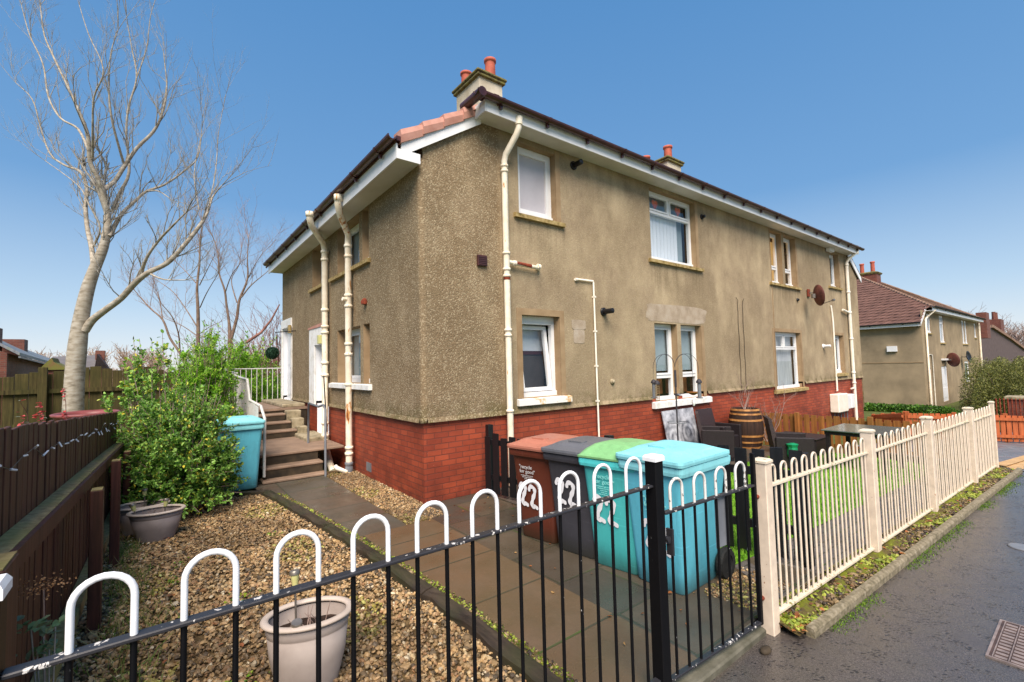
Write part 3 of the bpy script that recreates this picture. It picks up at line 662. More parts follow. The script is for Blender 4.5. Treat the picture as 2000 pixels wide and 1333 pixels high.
o = scatter('verge_debris', ico, icf, P, rotm(n, rng, .5), np.stack([sz * 1.5, sz, sz * .7], 1), np.where(k_[:, None], pg, pb_), 'stone', jit=.3, rng=rng); o['kind'] = 'stuff'; o['label'] = 'moss clumps and dead leaf litter between railing and kerb'
# broad weed leaves and fallen leaves
leaf_v = [(0, 0, 0), (0.38, 0.35, 0.10), (0.30, 0.75, 0.10), (0, 1, -0.05), (-0.30, 0.75, 0.10), (-0.38, 0.35, 0.10), (0, 0.5, 0.0)]
leaf_f = [(0, 1, 6), (1, 2, 6), (2, 3, 6), (3, 4, 6), (4, 5, 6), (5, 0, 6)]
P = []
for c in [(0.1, 4.1), (0.15, 4.9), (0.5, 4.2), (0.2, 5.3), (0.42, 3.1), (0.25, 2.7), (1.0, 5.6), (0.55, 5.3), (0.35, 2.9)]:
    for i in range(26): P.append((c[0] + random.gauss(0, .05), c[1] + random.gauss(0, .05), 0.012))
P = np.array(P); n = len(P)
o = scatter('weed_leaves', leaf_v, leaf_f, P, rotm(n, rng, 0.4), np.repeat(rng.uniform(0.015, 0.035, (n, 1)), 3, 1), pick(rng, n, [sg(110, 150, 40), sg(150, 170, 50), sg(90, 130, 40)]), 'leaf')
o['kind'] = 'stuff'; o['label'] = 'small green weeds scattered over the gravel'
P = []
for i in range(150): P.append((random.uniform(3.25, 10), 0, 0.03))
P = [(x, random.uniform(ky(x) + .03, fy(x) + .06), 0.045) for x, _, _ in P]
for i in range(90): P.append((random.uniform(-0.2, 0.6), random.uniform(2, 7), 0.025))
for i in range(70): P.append((random.uniform(2.3, 3.9), random.uniform(1.65, 5.2), 0.013))
for i in range(60): P.append((random.uniform(3.2, 3.45), random.uniform(1.27, 1.5), 0.03))
P = np.array(P); n = len(P)
o = scatter('fallen_leaves', leaf_v, leaf_f, P, rotm(n, rng, 0.3), np.repeat(rng.uniform(0.015, 0.04, (n, 1)), 3, 1), pick(rng, n, [sg(176, 110, 60), sg(150, 92, 56), sg(190, 150, 96), sg(120, 84, 56)]), 'leaf')
o['kind'] = 'stuff'; o['label'] = 'fallen brown leaves on the slabs, gravel and verge'

# ================================================================== the near house
HX0, HX1, HY0, HY1 = 2.72, 19.97, 5.45, 13.85
ZB = 1.04; ZS = 4.45; ZF = 5.33
house = thing('house', 'near two-storey roughcast house with painted red brick base, right behind the bins', 'house', (11.35, 9.65, 0))
def wall_grid(b, mp, u0, u1, z0, z1, holes, depth, revmat, wallmat):
    us = sorted({u0, u1} | {h[i] for h in holes for i in (0, 1) if u0 < h[i] < u1})
    zs = sorted({z0, z1} | {h[i] for h in holes for i in (2, 3) if z0 < h[i] < z1})
    b.mat(wallmat)
    for i in range(len(us) - 1):
        for j in range(len(zs) - 1):
            uc, zc = (us[i] + us[i + 1]) / 2, (zs[j] + zs[j + 1]) / 2
            if any(h[0] < uc < h[1] and h[2] < zc < h[3] for h in holes): continue
            b.add([mp(us[i], zs[j], 0), mp(us[i + 1], zs[j], 0), mp(us[i + 1], zs[j + 1], 0), mp(us[i], zs[j + 1], 0)], [(0, 1, 2, 3)])
    b.mat(revmat)
    for h in holes:
        b.mat('door_white' if len(h) > 4 else revmat)
        a, c, e, f = max(h[0], u0), min(h[1], u1), max(h[2], z0), min(h[3], z1)
        if a >= c or e >= f: continue
        dd = h[4] if len(h) > 4 else depth
        if h[0] >= u0: b.add([mp(a, e, 0), mp(a, f, 0), mp(a, f, dd), mp(a, e, dd)], [(0, 1, 2, 3)])
        if h[1] <= u1: b.add([mp(c, e, 0), mp(c, f, 0), mp(c, f, dd), mp(c, e, dd)], [(0, 1, 2, 3)])
        if h[3] <= z1: b.add([mp(a, f, 0), mp(c, f, 0), mp(c, f, dd), mp(a, f, dd)], [(0, 1, 2, 3)])
        if h[2] >= z0: b.add([mp(a, e, 0), mp(c, e, 0), mp(c, e, dd), mp(a, e, dd)], [(0, 1, 2, 3)])
mf = lambda u, z, d: (u, HY0 + d, z)
ms_ = lambda u, z, d: (HX0 + d, u, z)
FH = [(4.40, 5.19, 4.11, 5.24), (7.75, 9.40, 3.82, 5.26), (13.05, 13.80, 3.84, 5.26), (13.95, 14.72, 3.84, 5.26), (17.42, 18.22, 4.11, 5.24),
      (4.40, 5.19, 1.26, 2.53), (7.75, 8.52, 0.99, 2.53), (8.66, 9.44, 0.99, 2.53), (13.02, 14.74, 0.95, 2.50), (17.42, 18.22, 1.26, 2.50)]
SH = [(7.29, 7.58, 1.52, 2.50), (7.72, 8.97, 1.52, 2.50), (7.30, 7.60, 3.57, 4.44), (7.75, 8.95, 3.57, 4.44), (9.75, 10.76, 3.57, 4.44),
      (9.65, 10.49, 0.42, 2.30, 0.3), (12.75, 13.75, 0.98, 2.90, 0.3)]
b = MB()
wall_grid(b, mf, HX0 + 0.07, HX1, ZB + 0.06, ZS + .1, [h for h in FH], 0.14, 'reveal', 'harl')
wall_grid(b, mf, 3.7, 19.0, ZS + .1, ZF, [h for h in FH], 0.14, 'reveal', 'harl')
wall_grid(b, ms_, HY0 + 0.07, HY1, ZB + 0.06, ZS + 0.1, SH, 0.20, 'reveal', 'harl')
b.mat('harl')                                        # rounded corner and bellcast foot
cr = [(HX0 + 0.07 - 0.07 * math.cos(a), HY0 + 0.07 - 0.07 * math.sin(a)) for a in [PI / 2 * i / 6 for i in range(7)]]
cr[0] = (HX0, HY0 + 0.07)
b.add([(x, y, z) for z in (ZB + 0.06, ZS + 0.1) for x, y in cr], [(i, i + 1, i + 8, i + 7) for i in range(6)], True)
def foot(x0, x1):
    b.add([(x0, HY0, ZB + 0.06), (x1, HY0, ZB + 0.06), (x1, HY0 - 0.025, ZB), (x0, HY0 - 0.025, ZB), (x1, HY0 + 0.05, ZB - 0.005), (x0, HY0 + 0.05, ZB - 0.005)], [(0, 1, 2, 3), (3, 2, 4, 5)])
for a, c in ((HX0 + .07, 7.60), (9.60, 12.90), (14.90, HX1)): foot(a, c)
def foots(y0, y1):
    b.add([(HX0, y0, ZB + 0.06), (HX0, y1, ZB + 0.06), (HX0 - 0.025, y1, ZB), (HX0 - 0.025, y0, ZB), (HX0 + 0.05, y1, ZB - .005), (HX0 + 0.05, y0, ZB - .005)], [(0, 1, 2, 3), (3, 2, 4, 5)])
for a, c in ((HY0 + .07, 9.60), (10.9, 12.7), (13.78, HY1)): foots(a, c)
cr2 = [(HX0 + 0.045 - 0.07 * math.cos(a), HY0 + 0.045 - 0.07 * math.sin(a)) for a in [PI / 2 * i / 6 for i in range(7)]]
b.add([(x, y, ZB + 0.06) for x, y in cr] + [(x, y, ZB) for x, y in cr2] + [(x + .06, y + .06, ZB) for x, y in cr2], [(i, i + 1, i + 8, i + 7) for i in range(6)] + [(i + 7, i + 8, i + 15, i + 14) for i in range(6)], True)
# right side, back, filling triangles under the slopes
b.add([(HX1, HY0, 0), (HX1, HY1, 0), (HX1, HY1, ZS + .1), (HX1, HY0, ZS + .1)], [(0, 1, 2, 3)])
b.add([(HX0, HY1, 0), (HX1, HY1, 0), (HX1, HY1, ZF), (HX0, HY1, ZF)][:4] and [(HX0, HY1, 0), (HX1, HY1, 0), (HX1, HY1, ZS + .1), (HX1 - 1, HY1, ZF), (HX0 + 1, HY1, ZF), (HX0, HY1, ZS + .1)], [(0, 1, 2, 3, 4, 5)])
wallo = b.build('render_wall', 'harl', house)
# brick plinth
b = MB(); BI = 0.03
wall_grid(b, lambda u, z, d: (u, HY0 + BI + d, z), HX0 + BI, HX1 - .02, -1.2, ZB + .01, [h for h in FH if h[2] < ZB], 0.14, 'reveal', 'brick')
wall_grid(b, lambda u, z, d: (HX0 + BI + d, u, z), HY0 + BI, HY1 - .01, -1.2, ZB + .01, [h for h in SH if h[2] < ZB], 0.2, 'door_white', 'brick')
b.mat('brick'); b.add([(HX1 - .02, HY0 + BI, -1.2), (HX1 - .02, HY1, -1.2), (HX1 - .02, HY1, ZB), (HX1 - .02, HY0 + BI, ZB)], [(0, 1, 2, 3)])
b.build('brick_base', 'brick', house)
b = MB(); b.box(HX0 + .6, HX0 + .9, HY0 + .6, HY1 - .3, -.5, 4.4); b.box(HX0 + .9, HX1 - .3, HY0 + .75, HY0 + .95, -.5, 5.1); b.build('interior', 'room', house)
# patches on the wall
b = MB()
def blob(b, u0, u1, z0, z1, y=HY0 - 0.004, seed=0, n=28, axis='y'):
    r = random.Random(seed); uc, zc = (u0 + u1) / 2, (z0 + z1) / 2; pts = []
    for i in range(n):
        a = 2 * PI * i / n; k = 1 + r.uniform(-.05, .05); c, s_ = math.cos(a), math.sin(a)
        e = 0.35; pts.append((uc + (u1 - u0) / 2 * k * math.copysign(abs(c) ** e, c), zc + (z1 - z0) / 2 * k * math.copysign(abs(s_) ** e, s_)))
    b.add([(u, y, z) for u, z in pts], [tuple(range(n))])
blob(b, 7.50, 9.68, 2.56, 2.92, seed=1); o = b.build('cement_patch', 'cement', house); tag(o, 'grey cement band over the lower two-light window')
b = MB(); blob(b, 5.50, 5.76, 2.10, 2.36, seed=2); blob(b, 5.46, 5.80, 2.34, 2.50, seed=3, y=HY0 - .0065); b.build('cement_patch', 'cement', house)
b = MB(); b.box(13.05, 13.075, HY0 - .012, HY0 + .01, ZB, 5.3); b.build('movement_joint', 'reveal', house)

# ---- windows
def window(u0, u1, z0, z1, d, face='y', style='plain', sill=None, sillmat='stone_sill', label=None, fill='room', par=None, sillh=0.085, base=None):
    """frame as the part; pane, blind and sill hang off it. u runs along the wall, d is the recess."""
    par = par or house; org = base if base is not None else (HY0 if face == 'y' else HX0)
    if face == 'y': bx = lambda b, a, c, n0, n1, e, f: b.box(a, c, org + n0, org + n1, e, f)
    else: bx = lambda b, a, c, n0, n1, e, f: b.box(org + n0, org + n1, a, c, e, f)
    b = MB(); fw = 0.065
    bx(b, u0, u1, d, d + .07, z1 - fw, z1); bx(b, u0, u1, d - .03, d + .07, z0, z0 + .075)
    bx(b, u0, u0 + fw, d, d + .07, z0 + .075, z1 - fw); bx(b, u1 - fw, u1, d, d + .07, z0 + .075, z1 - fw)
    panes = []; i0, i1, j0, j1 = u0 + fw, u1 - fw, z0 + .075, z1 - fw
    def sash(a, c, e, f, w_=0.045):
        bx(b, a, c, d - .012, d + .04, f - w_, f); bx(b, a, c, d - .012, d + .04, e, e + w_)
        bx(b, a, a + w_, d - .012, d + .04, e + w_, f - w_); bx(b, c - w_, c, d - .012, d + .04, e + w_, f - w_)
        panes.append((a + w_, c - w_, e + w_, f - w_))
    if style == 'plain': sash(i0 + .008, i1 - .008, j0 + .006, j1 - .006)
    elif style == 'top2':                            # two small lights over a big one
        zt = j1 - 0.30 * (j1 - j0) * 0.85; bx(b, i0, i1, d, d + .07, zt - .05, zt); um = (i0 + i1) / 2; bx(b, um - .03, um + .03, d, d + .07, zt, j1)
        sash(i0 + .006, um - .036, zt + .006, j1 - .006, .035); sash(um + .036, i1 - .006, zt + .006, j1 - .006, .035); panes.append((i0, i1, j0, zt - .05))
    elif style == 'low':                             # big light over a small bottom one
        zt = j0 + 0.26 * (j1 - j0); bx(b, i0, i1, d, d + .07, zt, zt + .06); sash(i0 + .006, i1 - .006, zt + .066, j1 - .006, .04); panes.append((i0, i1, j0, zt))
    elif style == 'tilt': pass
    fr = b.build('window', 'white', par)
    if label: tag(fr, label)
    if style == 'tilt':                              # sash tipped inward at the top
        b = MB(); A = R(7); zz0, zz1 = j0 + .01, j1 - .07
        bx2 = MB(); bx2.box(i0, i1, org + d, org + d + .06, j1 - .06, j1); bx2.build('head_rail', 'white', fr)
        def tp(u, n, z): return (u, org + n + (z - zz0) * math.sin(A) * 1.0, zz0 + (z - zz0) * math.cos(A))
        def tb(a, c, e, f):
            vs = [tp(u, n, z) for n in (d - .02, d + .04) for u, z in ((a, e), (c, e), (c, f), (a, f))]
            b.add(vs, [(0, 1, 2, 3), (4, 7, 6, 5), (0, 4, 5, 1), (1, 5, 6, 2), (2, 6, 7, 3), (3, 7, 4, 0)])
        s_ = .06; tb(i0 + .01, i1 - .02, zz1 - s_, zz1); tb(i0 + .01, i1 - .02, zz0, zz0 + s_); tb(i0 + .01, i0 + .01 + s_, zz0 + s_, zz1 - s_); tb(i1 - .02 - s_, i1 - .02, zz0 + s_, zz1 - s_)
        b.build('sash', 'white', fr)
        g = MB(); g.add([tp(u, d + .01, z) for u, z in ((i0 + .06, zz0 + s_), (i1 - .07, zz0 + s_), (i1 - .07, zz1 - s_), (i0 + .06, zz1 - s_))], [(0, 1, 2, 3)]); g.build('pane', 'glass', fr)
    else:
        g = MB()
        for a, c, e, f in panes: g.add([(u, org + d + .015, z) if face == 'y' else (org + d + .015, u, z) for u, z in ((a, e), (c, e), (c, f), (a, f))], [(0, 1, 2, 3)])
        g.build('pane', 'frosted' if fill == 'frosted' else 'glass', fr)
    if fill == 'blind': g = MB(); bx(g, u0 + .02, u1 - .02, d + .10, d + .11, z0, z1); g.build('blind', 'curtain', fr)
    if fill == 'net': g = MB(); bx(g, u0 + .02, u1 - .02, d + .14, d + .15, z0, z1); g.build('net_curtain', 'net', fr)
    if fill == 'half':
        g = MB(); bx(g, u0 + .02, u1 - .02, d + .10, d + .11, z0 + .38 * (z1 - z0), z1); g.build('blind', 'grey_blind', fr)
        g = MB(); bx(g, u0 + .02, u1 - .02, d + .25, d + .30, z0 + .1, z0 + .42 * (z1 - z0)); g.build('worktop', 'room_wood', fr)
    if fill == 'grey': g = MB(); bx(g, u0 + .02, u1 - .02, d + .10, d + .11, z0, z1); g.build('blind', 'grey_blind', fr)
    if sill:
        g = MB(); s0, s1 = sill
        bx(g, s0, s1, -.055, 0.03 if False else d - .031, z0 - sillh - .0, z0 - 0.002) if s0 >= u0 and s1 <= u1 else None
        # stone sill projecting from the wall face, top sloping to the front
        def P(u, n, z): return (u, org + n, z) if face == 'y' else (org + n, u, z)
        prof = [(-.06, z0 - sillh), (-.06, z0 - .022), (.02, z0 - .004), (.02, z0 - sillh)]
        g.loft([[P(s0, n, z) for n, z in prof], [P(s1, n, z) for n, z in prof]], True)
        g.build('sill', sillmat, fr)
    return fr
W = {}
window(4.40, 5.19, 4.11, 5.24, .12, fill='frosted', sill=(4.29, 5.34), label='tall single-pane frosted window by the downpipe')
w2 = window(7.75, 9.40, 3.82, 5.26, .12, style='top2', sill=(7.65, 9.59), fill='none', label='wide upper window with white vertical blinds and two orange hearts')
g = MB()
for k in range(10): g.box(7.80 + k * 0.125, 7.80 + k * 0.125 + .118, HY0 + .24, HY0 + .25, 3.88, 4.88)
g.build('vertical_blind', 'curtain', w2)
g = MB(); g.box(7.80, 9.33, HY0 + .30, HY0 + .31, 3.88, 5.22); g.build('net_curtain', 'grey_blind', w2)
M['heart'] = simple('orange_heart', sg(226, 110, 80), sg(214, 96, 66), 9, 0.5, 0)
for hx in (8.15, 8.98):
    g = MB(); pts = []
    for i in range(24):
        a = 2 * PI * i / 24; pts.append((hx + 0.0062 * 16 * math.sin(a) ** 3, 5.03 + 0.0072 * (13 * math.cos(a) - 5 * math.cos(2 * a) - 2 * math.cos(3 * a) - math.cos(4 * a))))
    g.prism(pts, HY0 + .15, HY0 + .155); g.build('hanging_heart', 'heart', w2)
for i, (a, c) in enumerate(((13.05, 13.80), (13.95, 14.72))):
    fr = window(a, c, 3.84, 5.26, .14, style='low', sill=(12.93, 14.89) if i == 0 else None, fill='none', label='slim window with warm lamp light showing' if i == 0 else 'slim window right of the lit one')
    g = MB(); g.box(a + .02, c - .02, HY0 + .45, HY0 + .47, 3.9, 5.2); M.setdefault('warm_wall', emit('self_glowing_wall', (0.62, 0.36, 0.12), 0.35)); g.build('glow_wall', 'warm_wall', fr)  # wall emits its own warm glow in place of lamplight falling on it
    if i == 0:
        g = MB(); g.lathe([(.03, 0), (.10, .10), (.07, .30), (.03, .34)], (13.36, HY0 + .33, 4.62), 14); g.build('lampshade', 'lamp', fr)
        g = MB(); g.lathe([(.05, -.5), (.015, -.4), (.03, -.25), (.012, -.1), (.012, 0)], (13.36, HY0 + .33, 4.62), 10); g.build('lamp_stem', 'room_wood', fr)
window(17.42, 18.22, 4.11, 5.24, .14, fill='grey', sill=(17.18, 18.35), label='small upper window at the far end')
fr = window(4.40, 5.19, 1.26, 2.53, .14, style='tilt', fill='none', sill=(4.27, 5.37), sillmat='sill_rust', sillh=.11, label='lower window with its sash tipped open above a rust-stained white sill')
g = MB(); g.box(4.42, 5.17, HY0 + .42, HY0 + .44, 1.98, 2.5); g.build('blind', 'curtain', fr)
g = MB(); g.box(4.43, 5.17, HY0 + .40, HY0 + .46, 1.28, 1.96); M['dark_item'] = simple('dark_window_board', sg(74, 68, 66), sg(60, 54, 52), 3, 0.4, 0); g.build('window_board', 'dark_item', fr)
g = MB(); g.box(4.42, 5.17, HY0 + .38, HY0 + .40, 1.93, 1.99); M['dark_red'] = simple('maroon_trim', sg(70, 28, 32), sg(56, 22, 26), 3, 0.5, 0); g.build('trim', 'dark_red', fr)
for i, (a, c) in enumerate(((7.75, 8.52), (8.66, 9.44))):
    window(a, c, 0.99, 2.53, .14, style='low', fill='half', sill=(7.60, 9.67) if i == 0 else None, sillmat='white_paint', sillh=.13)
window(13.02, 14.74, 0.95, 2.50, .12, style='top2', fill='net', sill=(12.89, 14.98), sillh=.10, label='wide lower window with net curtains')
window(17.42, 18.22, 1.26, 2.50, .12, style='plain', fill='grey', sill=(17.28, 18.38), sillh=.10)
window(7.75, 8.95, 3.57, 4.44, .19, 'x', fill='grey', sill=(7.22, 9.34)); window(7.30, 7.60, 3.57, 4.44, .12, 'x', fill='grey')
window(9.75, 10.76, 3.57, 4.44, .19, 'x', fill='grey', sill=(9.62, 10.90))
window(7.72, 8.97, 1.52, 2.50, .19, 'x', fill='grey', sill=(7.20, 9.34), sillmat='white_paint', sillh=.10); window(7.29, 7.58, 1.52, 2.50, .12, 'x', fill='grey')
# render bands framing the lower windows
def band(u0, u1, z0, z1, w_=.11):
    b = MB(); y0, y1 = HY0 - .008, HY0 + .002
    b.box(u0 - w_, u1 + w_, y0, y1, z1, z1 + w_); b.box(u1, u1 + w_, y0, y1, z0, z1); b.box(u0 - w_, u0, y0, y1, z0, z1); return b.build('window_margin', 'reveal', house)
band(4.40, 5.19, 1.26, 2.53, .10); band(13.02, 14.74, 0.95, 2.50, .09); band(17.42, 18.22, 1.26, 2.50, .09)
b = MB(); b.box(9.44, 9.55, HY0 - .008, HY0 + .002, 1.0, 2.53); b.build('window_margin', 'reveal', house)
for a, c, e in ((5.19, 5.29, 4.11), (9.40, 9.50, 3.82), (14.72, 14.83, 3.84), (18.22, 18.32, 4.11)): b = MB(); b.box(a, c, HY0 - .008, HY0 + .002, e, 5.3); b.build('window_margin', 'reveal', house)

# ---- doors on the side wall
def door(y0, y1, z0, z1, x, lab):
    b = MB(); b.box(x, x + .05, y0, y1, z0, z1)
    for a, c in ((z0 + .15, z0 + .75), (z0 + .95, z1 - .2)):
        b.box(x - .012, x, y0 + .14, y1 - .14, a, c); 
    o = b.build('door', 'door_white', house); tag(o, lab)
    b = MB(); b.box(x - .018, x - .004, (y0 + y1) / 2 - .05, (y0 + y1) / 2 + .05, z0 + .82, z0 + .88); b.build('letterbox', 'black_plastic', o)
    b = MB(); b.tube([(x - .03, y0 + .08, z0 + 1.0), (x - .03, y0 + .20, z0 + 1.0)], .012, 8); b.build('handle', 'steel', o)
    return o
door(9.65, 10.49, 0.42, 2.30, HX0 + .16, 'white door of the ground-floor flat behind the left downpipe')
door(12.75, 13.75, 0.98, 2.90, HX0 + .10, 'white door at the top of the side steps')
b = MB(); b.box(HX0 - .035, HX0 + .005, 10.49, 10.90, ZB - .02, 2.66); b.box(HX0 - .035, HX0 + .005, 9.60, 10.49, 2.30, 2.66); b.build('door_surround', 'white_paint', house)
b = MB(); b.prism([(9.58, 2.66), (10.95, 2.66), (10.95, 2.70), (9.58, 2.74)], HX0 - .05, HX0 + .01, 'x'); b.build('door_head', 'terracotta', house)
b = MB(); b.box(HX0 - .035, HX0 + .005, 13.75, 13.85, .98, 3.12); b.box(HX0 - .035, HX0 + .005, 12.70, 13.75, 2.90, 3.12); b.box(HX0 - .03, HX0 + .005, 12.66, 12.74, .98, 2.9); b.build('door_surround', 'white_paint', house)
b = MB(); b.cbox(HX0 - .11, HX0 - .036, 9.86, 9.98, 2.30, 2.48); b.build('wall_lamp', 'solar', house)
b = MB(); b.cbox(HX0 - .10, HX0 - .036, 12.60, 12.72, 2.72, 2.92); b.build('wall_lamp', 'stone_sill', house)
b = MB(); b.box(HX0 + BI - .006, HX0 + BI + .004, 7.34, 7.55, .10, .24); b.build('air_vent', 'grey_pvc', house)

# ---- roof, eaves
OH = 0.35; PT = 0.64
b = MB()                                              # soffits
b.box(3.62, 19.08, HY0 - OH + .02, HY0, ZF, ZF + .02)
b.box(HX0 - OH + .02, HX0, HY0 - .05, HY1 + .0, ZS, ZS + .02)
b.build('soffit', 'soffit', house)
b = MB(); b.box(3.58, 19.12, HY0 - OH - .0, HY0 - OH + .022, ZF - .03, ZF + .16); b.box(3.56, 3.582, HY0 - OH, HY0 - .04, ZF - .03, ZF + .14)
b.box(HX0 - OH, HX0 - OH + .022, HY0 - .06, HY1 + .02, ZS - .03, ZS + .17)
b.box(HX0 - OH, HX0 - .02, HY0 - .075, HY0 - .061, ZS - .03, ZS + .10)
b.build('fascia', 'white', house)
def verge(xa, za, xb, zb, y0=HY0 - .07, y1=HY0 - .045, drop=.185):
    b = MB(); b.prism([(xa, za), (xb, zb), (xb, zb - drop), (xa, za - drop)], y0, y1); return b.build('bargeboard', 'white', house)
XA, XB = HX0 - OH + .05, 3.68; ZA = ZS + .20; ZBb = ZA + (XB - XA) * PT
verge(XA + .02, ZA, XB, ZBb)
# wall fill under the slope
b = MB(); b.prism([(HX0 + .05, ZS + .1), (3.7, ZS + .1), (3.7, ZBb - .1), (HX0 + .05, ZA + .1)], HY0 - .002, HY0 + .2); b.build('verge_wall', 'harl', house); b = MB(); b.prism([(HX1, ZS + .1), (19.0, ZS + .1), (19.0, ZBb - .1), (HX1, ZA - .02)], HY0 - .002, HY0 + .2); b.build('verge_wall', 'harl', house)
XC = 2 * 11.35 - XB; XD = 2 * 11.35 - XA
verge(XC, ZBb, XD - .02, ZA)
# dry-verge caps
b = MB(); nC = 4
for i in range(nC):
    t0, t1 = i / nC, (i + 1) / nC + .02
    x0, x1 = XA + (XB - XA) * t0, XA + (XB - XA) * t1; z0, z1 = ZA + (ZBb - ZA) * t0, ZA + (ZBb - ZA) * t1
    e = .022
    b.loft([[(x0 - .0, HY0 - .105, z0 - .03), (x0, HY0 - .115, z0 + .07), (x0, HY0 - .09, z0 + .15), (x0, HY0 + .12, z0 + .16), (x0, HY0 + .12, z0 - .02)],
            [(x1, HY0 - .088, z1 - .03 - e), (x1, HY0 - .098, z1 + .06 - e), (x1, HY0 - .075, z1 + .135 - e), (x1, HY0 + .11, z1 + .14 - e), (x1, HY0 + .11, z1 - .02 - e)]], True)
b.build('verge_caps', 'terracotta', house)
def tiles(name, c1, c2):
    s = NB(name); p = s.geo(); X, Y, Z = s.sep(p)
    row = s.noise(p, 14, 3); n = s.noise(p, 3, 5)
    col = s.ramp(n, [(0.3, c2), (0.7, c1)])
    vv = s.n('TexVoronoi'); vv.inputs['Scale'].default_value = 3.2; s.l(p, vv.inputs['Vector'])
    col = s.mix(0.25, col, s.ramp(s.sep(vv.outputs['Color'])[0], [(0, c2), (1, tuple(x * 1.3 for x in c1))]))
    wv = s.math('MULTIPLY', s.math('SINE', s.math('MULTIPLY', s.math('ADD', X, Y), 2 * PI / 0.30)), 0.8)
    return s.fin(col, 0.8, s.bump(s.math('ADD', s.math('MULTIPLY', row, 0.4), wv), 0.8, 0.03), 0.2)
M['tile'] = tiles('brown_concrete_tile', sg(116, 86, 76), sg(86, 63, 56))
M['tile2'] = tiles('pale_brown_tile', sg(150, 122, 104), sg(116, 92, 78))  # paler tile tone for the neighbour's front slope and ridges
def hip_roof(par, x0, x1, y0, y1, ze, zs, pt, mside, mfront):
    """front/back eave at ze, side eaves lower at zs, all planes pitched pt"""
    ym = (y0 + y1) / 2; zr = ze + (ym - y0) * pt; xr = x0 + (zr - zs) / pt; xe = x0 + (ze - zs) / pt
    Xr, Xe = x1 - (zr - zs) / pt, x1 - (ze - zs) / pt
    yv = y0 + .28; b = MB()
    def courses(mat, P, z0, z1, out):                # P(z) -> the two end points of the course line at height z
        n = max(3, int((z1 - z0) / .178)); b.mat(mat); o = Vector(out)
        for i in range(n):
            a, c = z0 + (z1 - z0) * i / n, z0 + (z1 - z0) * (i + 1) / n; p0, p1 = P(a); q0, q1 = P(c)
            p0, p1, q0, q1 = map(Vector, (p0, p1, q0, q1)); l0, l1 = p0 + o * .035, p1 + o * .035
            b.add([l0, l1, q1 + o * .006, q0 + o * .006, p0 - o * .01, p1 - o * .01], [(0, 1, 2, 3), (4, 5, 1, 0)])
    def ys(z): t = max(0, (z - ze) / (zr - ze)); return (yv if z < ze - .01 else y0 + (ym - y0) * t), (y1 + (ym - y1) * t)
    courses(mside, lambda z: ((x0 + (z - zs) / pt, ys(z)[0], z), (x0 + (z - zs) / pt, ys(z)[1], z)), zs, zr, (-.54, 0, .84))
    courses(mside, lambda z: ((x1 - (z - zs) / pt, ys(z)[0], z), (x1 - (z - zs) / pt, ys(z)[1], z)), zs, zr, (.54, 0, .84))
    courses(mfront, lambda z: ((x0 + (z - zs) / pt, y0 + (z - ze) / pt, z), (x1 - (z - zs) / pt, y0 + (z - ze) / pt, z)), ze, zr, (0, -.54, .84))
    b.add([(xe, y1, ze), (Xe, y1, ze), (Xr, ym, zr), (xr, ym, zr)], [(0, 1, 2, 3)])
    r = b.build('roof', mside, par)
    b = MB()
    def caps(p, q, n, rad=.09):
        p, q = Vector(p), Vector(q)
        for i in range(n):
            a, c = p + (q - p) * (i / n), p + (q - p) * ((i + 1) / n); b.tube([a, c], [rad, rad * .88], 8)
    caps((xe, y0, ze), (xr, ym, zr), 14); caps((Xe, y0, ze), (Xr, ym, zr), 14); caps((xr, ym, zr), (Xr, ym, zr), 24)
    b.build('ridge_tiles', mfront, r)
    return r
roof = hip_roof(house, HX0 - OH + .0, HX1 + OH, HY0 - OH, HY1 + OH, ZF + .17, ZS + .18, PT, 'tile', 'tile')
# gutters: half-round channels with brackets and joints
def gutter(par, p, q, r=.062, mat='gutter', out=(0, -1, 0), nb=12):
    p, q, o = Vector(p), Vector(q), Vector(out); b = MB()
    prof = [(o * (r * math.cos(a)) + Vector((0, 0, -r * math.sin(a)))) for a in [PI * i / 8 for i in range(9)]]
    prof += [(o * ((r - .012) * math.cos(a)) + Vector((0, 0, -(r - .012) * math.sin(a)))) for a in [PI * i / 8 for i in range(8, -1, -1)]]
    b.loft([[tuple(p + v) for v in prof], [tuple(q + v) for v in prof]], True)
    for i in range(nb):
        c = p + (q - p) * ((i + .5) / nb); t = (q - p).normalized() * .02
        pr = [v * 1.14 for v in prof[:9]] + [Vector((0, 0, .0))]
        b.loft([[tuple(c - t + v) for v in pr], [tuple(c + t + v) for v in pr]], True)
        c2 = c + Vector((0, 0, -.09)) - o * .03
        b.box(c2.x - .02, c2.x + .02, c2.y - .02, c2.y + .02, c2.z - .03, c2.z + .03)
    return b.build('gutter', mat, par)
gutter(house, (3.36, HY0 - OH - .07, ZF + .165), (19.30, HY0 - OH - .07, ZF + .165), nb=18)
gutter(house, (HX0 - OH - .07, HY0 - .12, ZS + .235), (HX0 - OH - .07, HY1 + .05, ZS + .235), out=(-1, 0, 0), nb=9)
b = MB(); b.tube([(3.44, HY0 - OH - .13, ZF + .145), (3.44, HY0 + .02, ZF + .145)], .066, 12); b.box(3.40, 19.3, HY0 - OH - .01, HY0 - OH + .10, ZF + .15, ZF + .20); b.build('eaves_tray', 'gutter', house)
b = MB(); b.box(HX0 - OH - .01, HX0 - OH + .08, HY0 - .1, HY1 + .05, ZS + .19, ZS + .25); b.build('eaves_tray', 'gutter', house)
b = MB(); b.box(17.1, 17.5, HY0 - .13, HY0 - .02, ZF - .12, ZF - .01); b.build('soffit_box', 'white', house)

